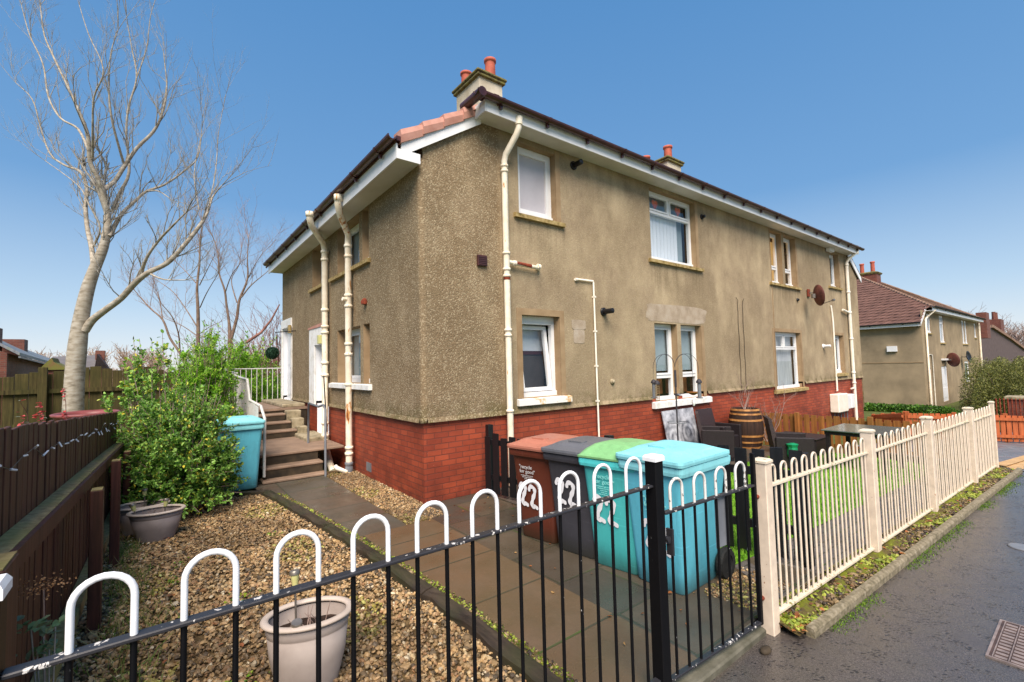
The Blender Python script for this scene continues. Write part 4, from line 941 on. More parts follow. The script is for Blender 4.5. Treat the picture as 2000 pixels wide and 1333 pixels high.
# ---- chimneys
def chimney(par, x0, x1, y0, y1, zb, zc, pots, mat='chim', pot='pot_clay', ph=.34):
    b = MB(); b.box(x0 + .09, x1 - .09, y0 + .09, y1 - .09, zb, zc); c = b.build('chimney', mat, par)
    b = MB(); b.cbox(x0 + .03, x1 - .03, y0 + .03, y1 - .03, zc, zc + .06, .01); b.cbox(x0, x1, y0, y1, zc + .061, zc + .13, .02)
    b.loft([[(x0 + .05, y0 + .05, zc + .13), (x1 - .05, y0 + .05, zc + .13), (x1 - .05, y1 - .05, zc + .13), (x0 + .05, y1 - .05, zc + .13)], [(x0 + .2, y0 + .2, zc + .2), (x1 - .2, y0 + .2, zc + .2), (x1 - .2, y1 - .2, zc + .2), (x0 + .2, y1 - .2, zc + .2)]], True)
    b.build('cope', 'chim_cap', c)
    for x, y, h in pots:
        b = MB(); b.lathe([(.125, 0), (.115, h * .8), (.12, h * .86), (.14, h * .88), (.14, h), (.105, h), (.10, h - .12)], (x, y, zc + .17), 18); b.build('chimney_pot', pot, c)
    return c
chimney(house, 5.41, 6.22, 8.0, 9.13, 5.9, 8.12, [(5.98, 8.33, .50), (5.72, 8.95, .42)])
chimney(house, 11.75, 12.62, 7.55, 9.9, 6.5, 7.68, [(12.36, 7.95, .52), (12.36, 8.75, .50), (12.36, 9.45, .46)])

# ---- pipes
def collar(b, c, r, h=.05):
    b.lathe([(r, 0), (r * 1.28, .004), (r * 1.28, h - .004), (r, h)], (c[0], c[1], c[2] - h / 2), 14)
def pipe_part(name, mat, build):
    b = MB(); build(b); return b.build(name, mat, house)
def _p(b):                                             # corner downpipe on the front
    x, y = 4.08, HY0 - .075; r = .046
    b.tube([(4.16, HY0 - .34, 5.40), (4.16, HY0 - .34, 5.24), (4.14, HY0 - .30, 5.14), (4.09, HY0 - .11, 4.92), (x, y, 4.82), (x, y, 0.03)], r, 12)
    for z in (4.74, 4.66, 3.42, 3.18, 3.08, 2.28, 2.20, 1.1): collar(b, (x, y, z), r, .04)
    b.tube([(4.16, HY0 - .34, 5.28), (4.16, HY0 - .34, 5.40)], r * 1.32, 12)
    b.tube([(x, y, 3.30), (x + .10, y, 3.29), (x + .60, y, 3.27), (x + .68, y + .06, 3.27)], .03, 10)
    for k in (.12, .60): b.tube([(x + k, y, 3.29), (x + k + .05, y, 3.287)], .042, 10)
tag(pipe_part('downpipe', 'pipe', _p), 'cream downpipe on the front with rusty side branch')
b = MB(); b.lathe([(.049, 0), (.052, .01), (.052, .06), (.049, .07)], (4.08, HY0 - .075, 3.02), 14); b.build('rust_patch', 'rust', house); b = MB(); b.tube([(4.25, HY0 - .075, 3.289), (4.55, HY0 - .075, 3.277)], .0315, 10); b.build('rust_patch', 'rust', house)
def _s1(b):                                            # side soil pipe, near one
    x, y = HX0 - .09, 8.06; r = .054
    b.tube([(2.30, 7.52, 4.60), (2.30, 7.54, 4.45), (2.36, 7.64, 4.33), (x - .02, 7.98, 4.10), (x, y, 3.96), (x, y, .10)], r, 14)
    for z in (3.92, 3.74, 3.05, 2.86, 2.2, 2.02, 1.5, .42, .32): collar(b, (x, y, z), r, .05)
    collar(b, (2.30, 7.52, 4.55), r, .10)
    b.tube([(x, y, 3.0), (x - .05, y - .02, 2.97), (x - .11, y - .03, 2.98)], .034, 10)
tag(pipe_part('soil_pipe', 'pipe_rust', _s1), 'rust-streaked cream soil pipe nearest the corner')
b = MB(); x, y = HX0 - .09, 8.06
b.lathe([(.062, 0), (.066, .02), (.066, .12), (.058, .14), (.07, .15), (.07, .19), (.055, .2)], (x, y, -.02), 14); b.build('drain_socket', 'grey_pvc', house)
b = MB(); b.tube([(x + .0, y, .06), (x - .06, y - .02, .02), (x - .2, y + .02, .10), (x - .22, y + .05, .13)], .038, 10); b.build('drain_bend', 'pvc', house)
def _s2(b):                                            # further soil pipe kicks out at its foot
    x, y = HX0 - .09, 9.48; r = .058
    b.tube([(2.20, 8.87, 4.69), (2.20, 8.89, 4.56), (2.25, 8.97, 4.46), (2.58, 9.40, 4.28), (x, y, 4.16), (x, y, .42), (x - .02, y - .10, .30), (x - .10, 8.78, .02), (x - .11, 8.6, -.06)], r, 14)
    for z in (4.12, 3.96, 2.95, 2.62, 2.50, 1.9, 1.66, .72, .48): collar(b, (x, y, z), r, .055)
    collar(b, (2.20, 8.88, 4.64), r, .09)
tag(pipe_part('soil_pipe', 'pipe', _s2), 'cream soil pipe further along the side with angled foot')
def _w(b):                                             # thin white waste pipe
    y = HY0 - .03; b.tube([(5.57, y + .03, 3.18), (5.57, y, 3.185), (5.99, y, 3.19), (6.0, y, 3.16), (6.01, y, .35)], .016, 8)
    b.tube([(5.56, y, 3.18), (5.61, y, 3.18)], .026, 8)
    for z in (2.9, 2.3, 1.7, 1.1): b.box(5.985, 6.035, y - .02, y + .03, z, z + .03)
pipe_part('waste_pipe', 'pvc', _w)
def _r(b):
    x, y = 18.78, HY0 - .075; r = .048
    b.tube([(18.95, HY0 - .38, 5.50), (18.93, HY0 - .36, 5.36), (18.80, HY0 - .15, 5.16), (x, y, 5.02), (x, y, -.35)], r, 12)
    for z in (4.95, 4.0, 3.3, 2.4, 1.25, .9): collar(b, (x, y, z), r, .06)
    b.tube([(x, y, 3.28), (x - .65, y, 3.36)], .035, 8); b.tube([(x, y, .72), (x - .3, y, .72)], .03, 8)
pipe_part('downpipe', 'pvc', _r)
pipe_part('conduit', 'pvc', lambda b: b.tube([(17.2, HY0 - .03, 3.45), (17.26, HY0 - .03, 3.2), (17.3, HY0 - .03, 2.9), (17.3, HY0 - .03, .7)], .028, 8))
def _c(b):
    for x in (11.10, 11.34):
        pts = [(x - (.07 if x < 11.2 else -.09), HY0 - .02, 3.27), (x, HY0 - .03, 3.2)] + [(x + .012 * math.sin(k * 1.9), HY0 - .015, 3.1 - k * .2) for k in range(16)]
        b.tube(pts, .006, 5)
pipe_part('cable', 'riser', _c)
def vent(x, z, r=.06, l=.16, mat='black_plastic', y=HY0):
    b = MB(); b.lathe([(r, 0), (r, .025), (r * .8, .03)], (0, 0, 0), 16)
    b2 = MB()
    def T(v): return (x + v[0], y - v[2], z + v[1])
    b.v = [T(v) for v in b.v]
    b2.tube([(x, y - .03, z), (x, y - l, z + .0)], r * .62, 12); b2.tube([(x, y - l, z), (x, y - l - .012, z)], [r * .62, r * .3], 12)
    b.add(b2.v, b2.f, True); return b.build('flue', mat, house)
vent(5.62, 5.16, .075, .20); vent(6.26, 2.67, .075, .22); vent(9.68, 5.0, .06, .08); vent(14.66, 3.46, .05, .05); vent(16.42, 2.13, .07, .2, 'white'); vent(6.43, 1.43, .05, .05, 'concrete')
b = MB(); b.cbox(3.60, 3.76, HY0 - .04, HY0 + .01, 3.19, 3.35); 
for k in range(5): b.box(3.61, 3.75, HY0 - .05, HY0 - .04, 3.205 + k * .027, 3.22 + k * .027)
b.build('vent_grille', 'gutter', house)
b = MB(); b.lathe([(.05, 0), (.06, .05), (.02, .1)], (HX0 - .03, 7.44, 2.82), 12); b.build('vent_cap', 'rust', house)

# ================================================================== things on and by the house
t = thing('satellite_dish', 'rust-brown satellite dish on a bracket between the upper end windows', 'satellite dish', (16.0, HY0, 3.6))
dc = aty(1600, 577, HY0 - .42); ax = Vector((0.72, -0.66, 0.12)).normalized()
u = ax.cross(Vector((0, 0, 1))).normalized(); v = u.cross(ax); b = MB(); rings = []
for k in range(7):
    r = .275 * k / 6; rings.append([tuple(dc + ax * (-.10 * (1 - (k / 6) ** 2)) + (u * math.cos(a) * r + v * math.sin(a) * r * 1.12)) for a in [2 * PI * i / 28 for i in range(28)]])
rings += [[tuple(Vector(p) - ax * .012) for p in r] for r in rings[::-1]]
b.loft(rings, False, True, True); b.build('dish', 'dish', t)
b = MB(); b.bar((15.44, HY0 - .02, 3.72), (15.44, HY0 - .05, 3.72), .16, .22); b.build('wall_plate', 'rust', t)
b = MB(); b.tube([(15.46, HY0 - .04, 3.72), (15.66, HY0 - .2, 3.72), tuple(dc - ax * .12)], .02, 8); b.lathe([(.06, 0), (.06, .12)], tuple(dc - ax * .16 - Vector((0, 0, .06))), 8); b.build('bracket', 'steel', t)
b = MB(); e = aty(1626, 587, HY0 - .75); b.tube([tuple(dc - v * .27), tuple(e)], .012, 6); b.tube([tuple(e), tuple(e + Vector((.12, 0, .02)))], .035, 8); b.build('feed_arm', 'steel', t)
t = thing('meter_box', 'pair of cream meter boxes with cables on the red brick near the far downpipe', 'meter box', (17.3, HY0, 0.5))
b = MB(); b.cbox(16.78, 17.62, HY0 - .22, HY0 + .03, .05, .62, .02); b.build('cabinet', 'pvc', t)
for x0 in (17.64, 18.0):
    b = MB(); b.cbox(x0, x0 + .30, HY0 - .20, HY0 + .03, .10, .56, .02); b.build('cabinet', 'white', t)
b = MB()
for k in range(5): b.tube([(16.9 + k * .28, HY0 - .05, .06), (16.9 + k * .28, HY0 - .05, -.3)], .014, 6)
b.build('cable', 'grey_pvc', t)
t = thing('leaning_board', 'grey sheet with pale ring pattern leaning on the brick under the two-light window', 'board', (8.5, HY0 - .15, 0))
def metal_rings():
    s = NB('ringed_grey_board'); p = s.geo(); X, Y, Z = s.sep(p)
    c1 = s.math('SQRT', s.math('ADD', s.math('POWER', s.math('SUBTRACT', X, 8.58), 2.0), s.math('POWER', s.math('SUBTRACT', Z, 0.32), 2.0)))
    c2 = s.math('SQRT', s.math('ADD', s.math('POWER', s.math('SUBTRACT', X, 8.1), 2.0), s.math('POWER', s.math('SUBTRACT', Z, 0.26), 2.0)))
    k = s.math('MINIMUM', c1, c2); wv = s.math('SINE', s.math('MULTIPLY', k, 52.0))
    f = s.math('ADD', s.math('MULTIPLY', wv, s.ramp(k, [(0.2, (.10, .10, .10)), (0.33, (0, 0, 0))])), s.noise(p, 6, 5))
    return s.fin(s.ramp(f, [(0.3, sg(90, 92, 100)), (0.7, sg(196, 198, 204))]), 0.6, None, 0.4)
M['rings'] = metal_rings()
b = MB(); b.add([(7.84, HY0 - .20, -.08), (8.93, HY0 - .20, -.08), (8.93, HY0 - .03, .79), (7.84, HY0 - .03, .79), (7.84, HY0 - .18, -.08), (8.93, HY0 - .18, -.08), (8.93, HY0 - .01, .79), (7.84, HY0 - .01, .79)],
                [(0, 1, 2, 3), (4, 7, 6, 5), (0, 4, 5, 1), (1, 5, 6, 2), (2, 6, 7, 3), (3, 7, 4, 0)]); b.build('sheet', 'rings', t)
t = thing('hanging_ball', 'small round topiary ball hanging by the door at the top of the side steps', 'topiary ball', tuple(aty(532, 690, 12.3)))
c = aty(532, 690, 12.3); b = MB()
rr = random.Random(3); nn_ = 9
for i in range(900):
    a = rr.uniform(0, 2 * PI); z = rr.uniform(-1, 1); q = math.sqrt(1 - z * z); d = Vector((q * math.cos(a), q * math.sin(a), z)); p = c + d * .125
    s1 = d.cross(Vector((rr.uniform(-1, 1), rr.uniform(-1, 1), rr.uniform(-1, 1)))).normalized() * .012; b.add([p - s1, p + s1, p + d * .035 + s1 * .2], [(0, 1, 2)])
b.lathe([(.01, -.125), (.09, -.09), (.125, 0), (.09, .09), (.01, .125)], tuple(c), 16); b.build('ball', 'topiary', t)
b = MB(); b.tube([tuple(c + Vector((0, 0, .12))), tuple(c + Vector((.06, 0, .5)))], .005, 5); b.tube([tuple(c + Vector((.06, 0, .5))), (HX0, 12.3, c.z + .55)], .012, 6); b.build('hanger', 'black_plastic', t)

# ---- entrance steps
t = thing('entrance_steps', 'concrete entrance steps and landings climbing along the side wall', 'steps', (1.8, 10.5, 0))
def step(y0, y1, z, x0, x1, zb=-.05):
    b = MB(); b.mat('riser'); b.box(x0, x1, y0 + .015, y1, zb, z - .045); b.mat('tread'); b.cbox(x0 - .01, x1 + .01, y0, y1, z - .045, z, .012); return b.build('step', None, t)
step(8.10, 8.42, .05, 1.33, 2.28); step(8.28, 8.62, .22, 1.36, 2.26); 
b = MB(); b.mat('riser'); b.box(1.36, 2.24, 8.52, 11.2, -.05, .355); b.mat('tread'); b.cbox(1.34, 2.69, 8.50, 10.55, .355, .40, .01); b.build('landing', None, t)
b = MB(); b.mat('concrete'); b.cbox(2.28, 2.70, 9.42, 10.55, -.05, .47, .02); b.build('door_threshold', None, t)
for k, z in enumerate((.55, .70, .85)): step(10.38 + k * .26, 10.70 + k * .26, z, 1.42, 2.32 - k * .06, .3)
b = MB(); b.mat('concrete')
for k in range(3): b.cbox(2.33 - k * .05, 2.52, 10.36 + k * .26, 10.62 + k * .26, .35, .60 + k * .15, .015)
b.build('cheek', None, t)
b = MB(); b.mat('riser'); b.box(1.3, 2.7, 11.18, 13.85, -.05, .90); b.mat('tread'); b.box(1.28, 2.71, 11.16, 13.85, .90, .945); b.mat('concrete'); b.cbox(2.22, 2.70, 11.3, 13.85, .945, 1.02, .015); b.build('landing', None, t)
# ---- railings by the steps
t = thing('step_railing', 'pale barred railing with white handrail left of the side steps', 'railing', (1.3, 9.6, 0))
b = MB(); b.tube([(1.36, 8.22, .10), (1.36, 8.20, 1.02), (1.34, 8.42, 1.20), (1.30, 9.25, 1.26), (1.30, 9.55, 1.62), (1.30, 10.6, 1.66), (1.30, 13.8, 1.86)], .022, 8); b.tube([(1.30, 10.9, 1.74), (1.30, 13.8, 1.84), (2.69, 13.82, 1.84)], .018, 6); b.build('handrail', 'rail_white', t)
b = MB()
for k in range(40):
    y = 8.42 + k * .065; top = 1.19 + (y - 8.42) * .08 if y < 9.25 else (1.26 + (y - 9.25) * 1.2 if y < 9.55 else 1.62)
    b.box(1.292, 1.304, y, y + .02, .12, top)
b.build('bars', 'rail_white', t)
b = MB()
for k in range(11): b.box(1.34 + k * .125, 1.355 + k * .125, 13.80, 13.815, .94, 1.84)
b.build('bars', 'rail_white', t)
t = thing('handrail', 'short grey hoop handrail beside the further downpipe', 'handrail', (2.2, 8.1, 0))
b = MB(); b.tube([(2.24, 8.05, 0), (2.24, 8.06, 1.10), (2.23, 8.14, 1.17), (2.25, 8.5, 1.12), (2.26, 9.2, 1.15), (2.26, 9.24, .4)], .02, 8); b.build('rail', 'grey_pvc', t)
o = MB().tube([(2.50, 8.9, .62), (2.53, 9.2, 1.65)], .012, 6).build('stick', 'black_plastic', None, (2.5, 8.9, .6)); tag(o, 'thin dark stick leaning between the further downpipe and brick wall', 'stick')

# ================================================================== wheelie bins
def text_mesh(txt, size):
    cu = bpy.data.curves.new('t', 'FONT'); cu.body = txt; cu.size = size; cu.align_x = 'CENTER'; cu.align_y = 'CENTER'; cu.extrude = 0.0012
    ob = bpy.data.objects.new('t', cu); C.objects.link(ob); dg = bpy.context.evaluated_depsgraph_get(); me = bpy.data.meshes.new_from_object(ob.evaluated_get(dg))
    vs = [tuple(v.co) for v in me.vertices]; fs = [tuple(p.vertices) for p in me.polygons]
    bpy.data.objects.remove(ob); bpy.data.curves.remove(cu); bpy.data.meshes.remove(me); return vs, fs
TWO = [(-.040, .050), (-.042, .075), (-.025, .098), (.005, .098), (.024, .075), (.022, .04), (.002, 0), (-.014, -.04), (-.022, -.075), (-.008, -.092), (.014, -.082), (.036, -.094), (.046, -.112)]
def ribbon(pts, w_):
    vs, fs = [], []
    P = [Vector((x, y)) for x, y in pts]; Q = []
    for i in range(len(P) - 1):                       # smooth by Catmull-Rom
        p0, p1, p2, p3 = P[max(i - 1, 0)], P[i], P[i + 1], P[min(i + 2, len(P) - 1)]
        for k in range(5):
            t = k / 5; Q.append(0.5 * ((2 * p1) + (-p0 + p2) * t + (2 * p0 - 5 * p1 + 4 * p2 - p3) * t * t + (-p0 + 3 * p1 - 3 * p2 + p3) * t ** 3))
    Q.append(P[-1]); n = len(Q)
    for i, q in enumerate(Q):
        d = (Q[min(i + 1, n - 1)] - Q[max(i - 1, 0)]).normalized(); m = Vector((-d.y, d.x)); e = min(i, n - 1 - i) / 3.0
        ww = w_ * min(1, .45 + .3 * e) * (1 + .18 * math.sin(i * .7))
        vs += [(q + m * ww / 2), (q - m * ww / 2)]
    for i in range(n - 1): fs.append((2 * i, 2 * i + 2, 2 * i + 3, 2 * i + 1))
    return [(v.x, v.y, 0.0) for v in vs], fs
def wheelie_bin(loc, rot, mats, label, mark=True, lid='dome', hs=1.0, num_z=.56, logo=True, num_y=.06, back=False):
    body, rim, lidm, prt = mats
    t = thing('wheelie_bin', label, 'wheelie bin', loc, rot, 'wheelie bins')
    def ring(z, x0, x1, hw, r=.05):
        out = []
        for cx, cy, a0 in ((x1 - r, hw - r, 0), (x0 + r, hw - r, PI / 2), (x0 + r, -hw + r, PI), (x1 - r, -hw + r, 1.5 * PI)):
            for k in range(5): a = a0 + PI / 2 * k / 4; out.append((cx + r * math.cos(a), cy + r * math.sin(a), z * hs))
        return out
    b = MB(); H = .95
    prof = [(.0, .075, .55, .205), (.02, .06, .57, .215), (.25, .045, .60, .228), (.6, .02, .645, .25), (.88, .0, .68, .272), (.90, -.004, .70, .277)]
    b.mat(body); b.loft([ring(z, a, c, h) for z, a, c, h in prof], True, True, True)
    b.mat(rim); b.loft([ring(z, a, c, h, .04) for z, a, c, h in ((.90, -.035, .72, .292), (.925, -.04, .73, .296), (.965, -.04, .73, .296), (.97, -.03, .72, .29))], True, True, False)
    b.mat(body)                                        # ribs under the rim at the sides
    for sy in (-1, 1):
        for xx in (.12, .30, .48): b.loft([[(xx, sy * .26, .90 * hs), (xx + .015, sy * .26, .90 * hs), (xx + .015, sy * .284, .90 * hs), (xx, sy * .284, .90 * hs)], [(xx + .005, sy * .255, .80 * hs), (xx + .01, sy * .255, .80 * hs), (xx + .01, sy * .262, .80 * hs), (xx + .005, sy * .262, .80 * hs)]], True)
    bo = b.build('body', None, t, local=True)
    b = MB(); b.mat(lidm)
    L = [(.975, -.055, .70, .302, .04), (.995, -.06, .705, .305, .04), (1.015, -.058, .705, .303, .04), (1.02, -.03, .69, .285, .05), (1.035, .02, .64, .255, .06), (1.065, .07, .55, .20, .07), (1.075, .12, .45, .13, .06)]
    if lid == 'warp': L = [(.97, -.05, .70, .30, .04), (.985, -.052, .70, .30, .04), (.995, -.04, .69, .29, .05), (1.03, .01, .66, .27, .08), (1.06, .08, .60, .22, .09), (1.075, .16, .5, .12, .07)]
    rr = [ring(z, a, c, h, r) for z, a, c, h, r in L]
    if lid == 'warp':                                  # lid bulging up along the middle of its front edge
        rr = [[(x, y, z + .055 * max(0, 1 - (y / .28) ** 2) * max(0, (1 - (x + .05) / .75))) for x, y, z in q] for q in rr]
    b.loft(rr, True, True, False)
    if lid != 'warp': b.loft([ring(z, a, c, h, .02) for z, a, c, h in ((1.045, .10, .19, .09), (1.085, .10, .19, .085))], True)
    b.build('lid', None, t, local=True)
    b = MB(); b.tube([(.72, -.22, .93 * hs), (.79, -.22, .97 * hs), (.79, .22, .97 * hs), (.72, .22, .93 * hs)], .016, 8); b.build('handle', body, t, local=True)
    for sy in (-1, 1):
        b = MB(); b.mat('rubber'); y0 = sy * .235
        rg = [(.112, 0), (.12, .012), (.12, .044), (.112, .056), (.07, .056), (.068, .045), (.02, .045)]
        b.loft([[(.60 + r * math.cos(a), y0 + sy * d, .12 + r * math.sin(a)) for a in [2 * PI * k / 26 for k in range(26)]] for r, d in rg], True, True, False)
        b.build('wheel', None, t, local=True)
    def onface(vs, fs, name, mat, dy, z, sc=1.0, shear=0):
        sl_ = -0.075 / .9 / hs                          # front leans out toward the top
        b = MB(); b.add([(.06 + sl_ * (z + y * sc) - .004 - zz, -(x * sc + dy), z + y * sc) for x, y, zz in vs], fs)
        return b.build(name, mat, t, local=True)
    if mark:
        for k, dy in enumerate((-.062, .060)):
            vs, fs = ribbon(TWO, .037); onface(vs, fs, 'house_number', 'marking', dy - num_y, num_z - k * .01, 1.05)
    if logo:
        vs, fs = text_mesh('"recycle', .052); onface(vs, fs, 'lettering', prt, -.01 - num_y, num_z + .285, 1)
        vs, fs = text_mesh('for good"', .052); onface(vs, fs, 'lettering', prt, .01 - num_y, num_z + .24, 1)
        for k in range(5):
            vs, fs = text_mesh(['recycling and waste services', 'please keep lid closed', 'no hot ashes', 'thank you', 'only this bin please'][k], .014); onface(vs, fs, 'lettering', prt, -num_y, num_z + .20 - k * .017, 1)
    return t
wheelie_bin((2.99, 3.60, 0), R(10), ('bin_brown', 'bin_brown', 'bin_brownlid', 'print'), 'brown wheelie bin with a faded lid, nearest the house corner', hs=.93, num_z=.44, num_y=.07)
wheelie_bin((3.02, 3.10, 0), R(9), ('bin_grey', 'bin_grey', 'bin_greylid', 'print'), 'charcoal grey wheelie bin between the brown and the teal bins', hs=.95, num_z=.57, logo=False, num_y=.05)
wheelie_bin((3.05, 2.66, 0), R(9), ('bin_teal', 'bin_tealrim', 'bin_green', 'print_teal'), 'teal wheelie bin with a warped pale green lid', lid='warp', hs=.96, num_z=.50, num_y=.05)
wheelie_bin((3.06, 2.245, 0), R(1.5), ('bin_blue', 'bin_bluelid', 'bin_bluelid', 'print_teal'), 'bright light blue wheelie bin nearest the gate', num_z=.40, num_y=-.02)
wheelie_bin((1.02, 7.93, 0), R(90), ('bin_blue', 'bin_bluelid', 'bin_bluelid', 'print_teal'), 'light blue wheelie bin by the leafy bush at the foot of the side steps', mark=False, logo=False)

# ================================================================== black hooped railing (near)
FY = 1.53
bf = thing('hooped_railing', 'black garden railing with white hoop tops, in front of the gravel', 'railing', (0.9, FY, 0))
b = MB(); b.cbox(2.085, 2.155, FY - .035, FY + .035, -.05, 1.225, .004); po = b.build('post', 'black_metal', bf)
b = MB(); b.loft([[(2.12 + s * dx, FY + s2 * dx, z) for s, s2 in ((-1, -1), (1, -1), (1, 1), (-1, 1))] for dx, z in ((.041, 1.226), (.041, 1.245), (.034, 1.256), (.004, 1.262))], True); b.build('post_cap', 'hoop_white', po)
b = MB(); b.cbox(-.335, -.262, FY - .035, FY + .035, -.05, 1.27, .004); po = b.build('post', 'black_metal', bf)
b = MB(); b.loft([[(-.2985 + s * dx, FY + s2 * dx, z) for s, s2 in ((-1, -1), (1, -1), (1, 1), (-1, 1))] for dx, z in ((.042, 1.271), (.042, 1.292), (.034, 1.306), (.004, 1.313))], True); b.build('post_cap', 'hoop_white', po)
b = MB(); b.cbox(-.262, 2.085, FY - .019, FY + .019, 1.091, 1.103, .003); b.build('top_rail', 'rail_metal', bf)
b = MB(); b.cbox(-.262, 2.085, FY - .019, FY + .019, .10, .112, .003); b.build('bottom_rail', 'rail_metal', bf)
def arch(x, w_, z0, z1, r, n=12):
    h = w_ / 2; return [(x - h, 0, z0)] + [(x - h * math.cos(a), 0, z1 - h + h * math.sin(a)) for a in [PI * i / n for i in range(n + 1)]] + [(x + h, 0, z0)]
xs9 = [-.095, .125, .345, .57, .795, 1.025, 1.255, 1.485, 1.71, 1.945]
bm = MB(); bm.tube(arch(0, .118, 1.103, 1.262, .0083), .0083, 12)
h0 = bm.build('hoop', 'hoop_white', bf, local=True); bb = MB(); bb.tube([(0, 0, .02), (0, 0, 1.091)], .0078, 10); b0 = bb.build('bar', 'black_metal', bf, local=True)
def rel(p, par): return Vector(p) - ORI[par.name]
first = True
for x in xs9:
    o = h0 if first else h0.copy()
    if not first: C.objects.link(o)
    o.location = rel((x, FY, 0), bf)
    for dx in (-.059, .059):
        k = b0 if (first and dx < 0) else b0.copy()
        if not (first and dx < 0): C.objects.link(k)
        k.location = rel((x + dx, FY, 0), bf)
    first = False

# ---- gate
ga, gb = Vector((2.19, 1.53, 0)), Vector((3.14, 1.478, 0)); gd = (gb - ga).normalized(); gang = math.atan2(gd.y, gd.x)
gt = thing('garden_gate', 'black barred gate with flaking white hoops, between black and cream posts', 'gate', tuple(ga), gang)
GL = (gb - ga).length
b = MB(); b.cbox(0, GL - .04, -.016, .016, .925, .94, .003); b.build('top_rail', 'rail_metal', gt, local=True)
b = MB(); b.cbox(0, GL - .04, -.016, .016, .055, .07, .003); b.build('bottom_rail', 'rail_metal', gt, local=True)
b = MB(); b.cbox(GL - .04, GL - .012, -.014, .014, .045, 1.14, .004); b.build('stile', 'black_metal', gt, local=True)
b = MB(); b.tube([(GL - .012, 0, .85), (GL + .03, 0, .85)], .014, 8); b.tube([(GL - .012, 0, .20), (GL + .03, 0, .20)], .014, 8); b.build('hinge', 'rust', gt, local=True)
b = MB(); b.bar((-.06, 0, .80), (.06, -.0, .78), .02, .035); b.tube([(.0, 0, .80), (.0, -.03, .80)], .014, 8); b.box(.04, .055, -.02, .02, .70, .84); b.build('latch', 'rail_metal', gt, local=True)
bm = MB(); bm.tube(arch(0, .108, .94, 1.10, .008), .0083, 10); h0 = bm.build('hoop', 'hoop_worn', gt, local=True)
bb = MB(); bb.tube([(0, 0, .07), (0, 0, .925)], .0078, 8); b0 = bb.build('bar', 'black_metal', gt, local=True)
for i in range(4):
    x = .115 + i * .218; o = h0 if i == 0 else h0.copy(); 
    if i: C.objects.link(o)
    o.location = (x, 0, 0)
    for j, dx in enumerate((-.054, .054)):
        k = b0 if (i == 0 and j == 0) else b0.copy()
        if not (i == 0 and j == 0): C.objects.link(k)
        k.location = (x + dx, 0, 0)
b = MB(); b.box(.50, .64, .012, .016, .62, .91); b.build('plate', 'grey_pvc', gt, local=True)

# ---- cream railing
wf = thing('cream_railing', 'long cream hoop-topped railing along the wet pavement', 'railing', (3.2, 1.46, 0))
px_ = [3.20, 5.07, 6.84, 8.70, 10.12]; tops = [1.09, 1.10, 1.07, 1.04, 1.03]
for x, tz in zip(px_, tops):
    y = fy(x); b = MB(); w_ = .045 if x < 10 else .03
    b.cbox(x - w_, x + w_, y - w_, y + w_, -.1, tz - .02, .006); p = b.build('post', 'cream_metal', wf)
    b = MB(); b.loft([[(x + s * d, y + s2 * d, z) for s, s2 in ((-1, -1), (1, -1), (1, 1), (-1, 1))] for d, z in ((w_ + .006, tz - .019), (w_ + .006, tz - .004), (w_ - .01, tz + .006), (.003, tz + .01))], True); b.build('post_cap', 'cream_dirty', p)
hm = MB(); hm.tube(arch(0, .085, .06, 1.03, .009), .0085, 8); h0 = hm.build('hoop', 'cream_metal', wf, local=True); first = True
for i in range(4):
    x0, x1 = px_[i] + .05, px_[i + 1] - .05; dzt = (tops[i] + tops[i + 1]) / 2 - 1.09
    for z, nm in ((.90 + dzt, 'top_rail'), (.07, 'bottom_rail')):
        b = MB(); b.bar((x0, fy(x0), z), (x1, fy(x1), z), .036, .014); b.build(nm, 'cream_dirty', wf)
    n = max(5, round((x1 - x0) / .165)); pitch = (x1 - x0) / n
    for k in range(n):
        x = x0 + pitch * (k + .5); o = h0 if first else h0.copy()
        if not first: C.objects.link(o)
        first = False; o.location = rel((x, fy(x), dzt), wf)

# ================================================================== black picket fence behind the bins
t = thing('picket_fence', 'low black picket fence running from the house wall behind the bins', 'fence', (3.9, 3.5, 0))
pa, pb = Vector((3.60, 5.32, 0)), Vector((4.36, 1.62, 0)); L = (pb - pa).length; d = (pb - pa).normalized(); nr = Vector((-d.y, d.x, 0))
n = 26; first = None
for i in range(n):
    c = pa + d * (L * (i + .5) / n); h = .78 + .20 * (i / n) + (.02 if i % 3 == 0 else 0)
    if i in (1,): h += .06
    b = MB(); w_ = .05
    vs = []
    for z, e in ((.05, 0), (h, 0)):
        for s1, s2 in ((-1, -1), (1, -1), (1, 1), (-1, 1)): q = c + d * (w_ * s1) + nr * (.009 * s2 - .028); vs.append((q.x, q.y, z + (random.uniform(-.006, .006) if z > 1e-1 else 0)))
    b.add(vs, [(0, 3, 2, 1), (4, 5, 6, 7), (0, 1, 5, 4), (1, 2, 6, 5), (2, 3, 7, 6), (3, 0, 4, 7)]); b.build('picket', 'black_wood', t)
for z in (.25, .72):
    b = MB(); b.bar(pa + Vector((0, 0, z)), pb + Vector((0, 0, z + .04)), .035, .07); b.build('rail', 'black_wood', t)
for k in (0.01, .5, .99):
    c = pa + d * L * k + nr * .04; b = MB(); b.cbox(c.x - .04, c.x + .04, c.y - .04, c.y + .04, 0, .95, .004); b.build('post', 'black_wood', t)

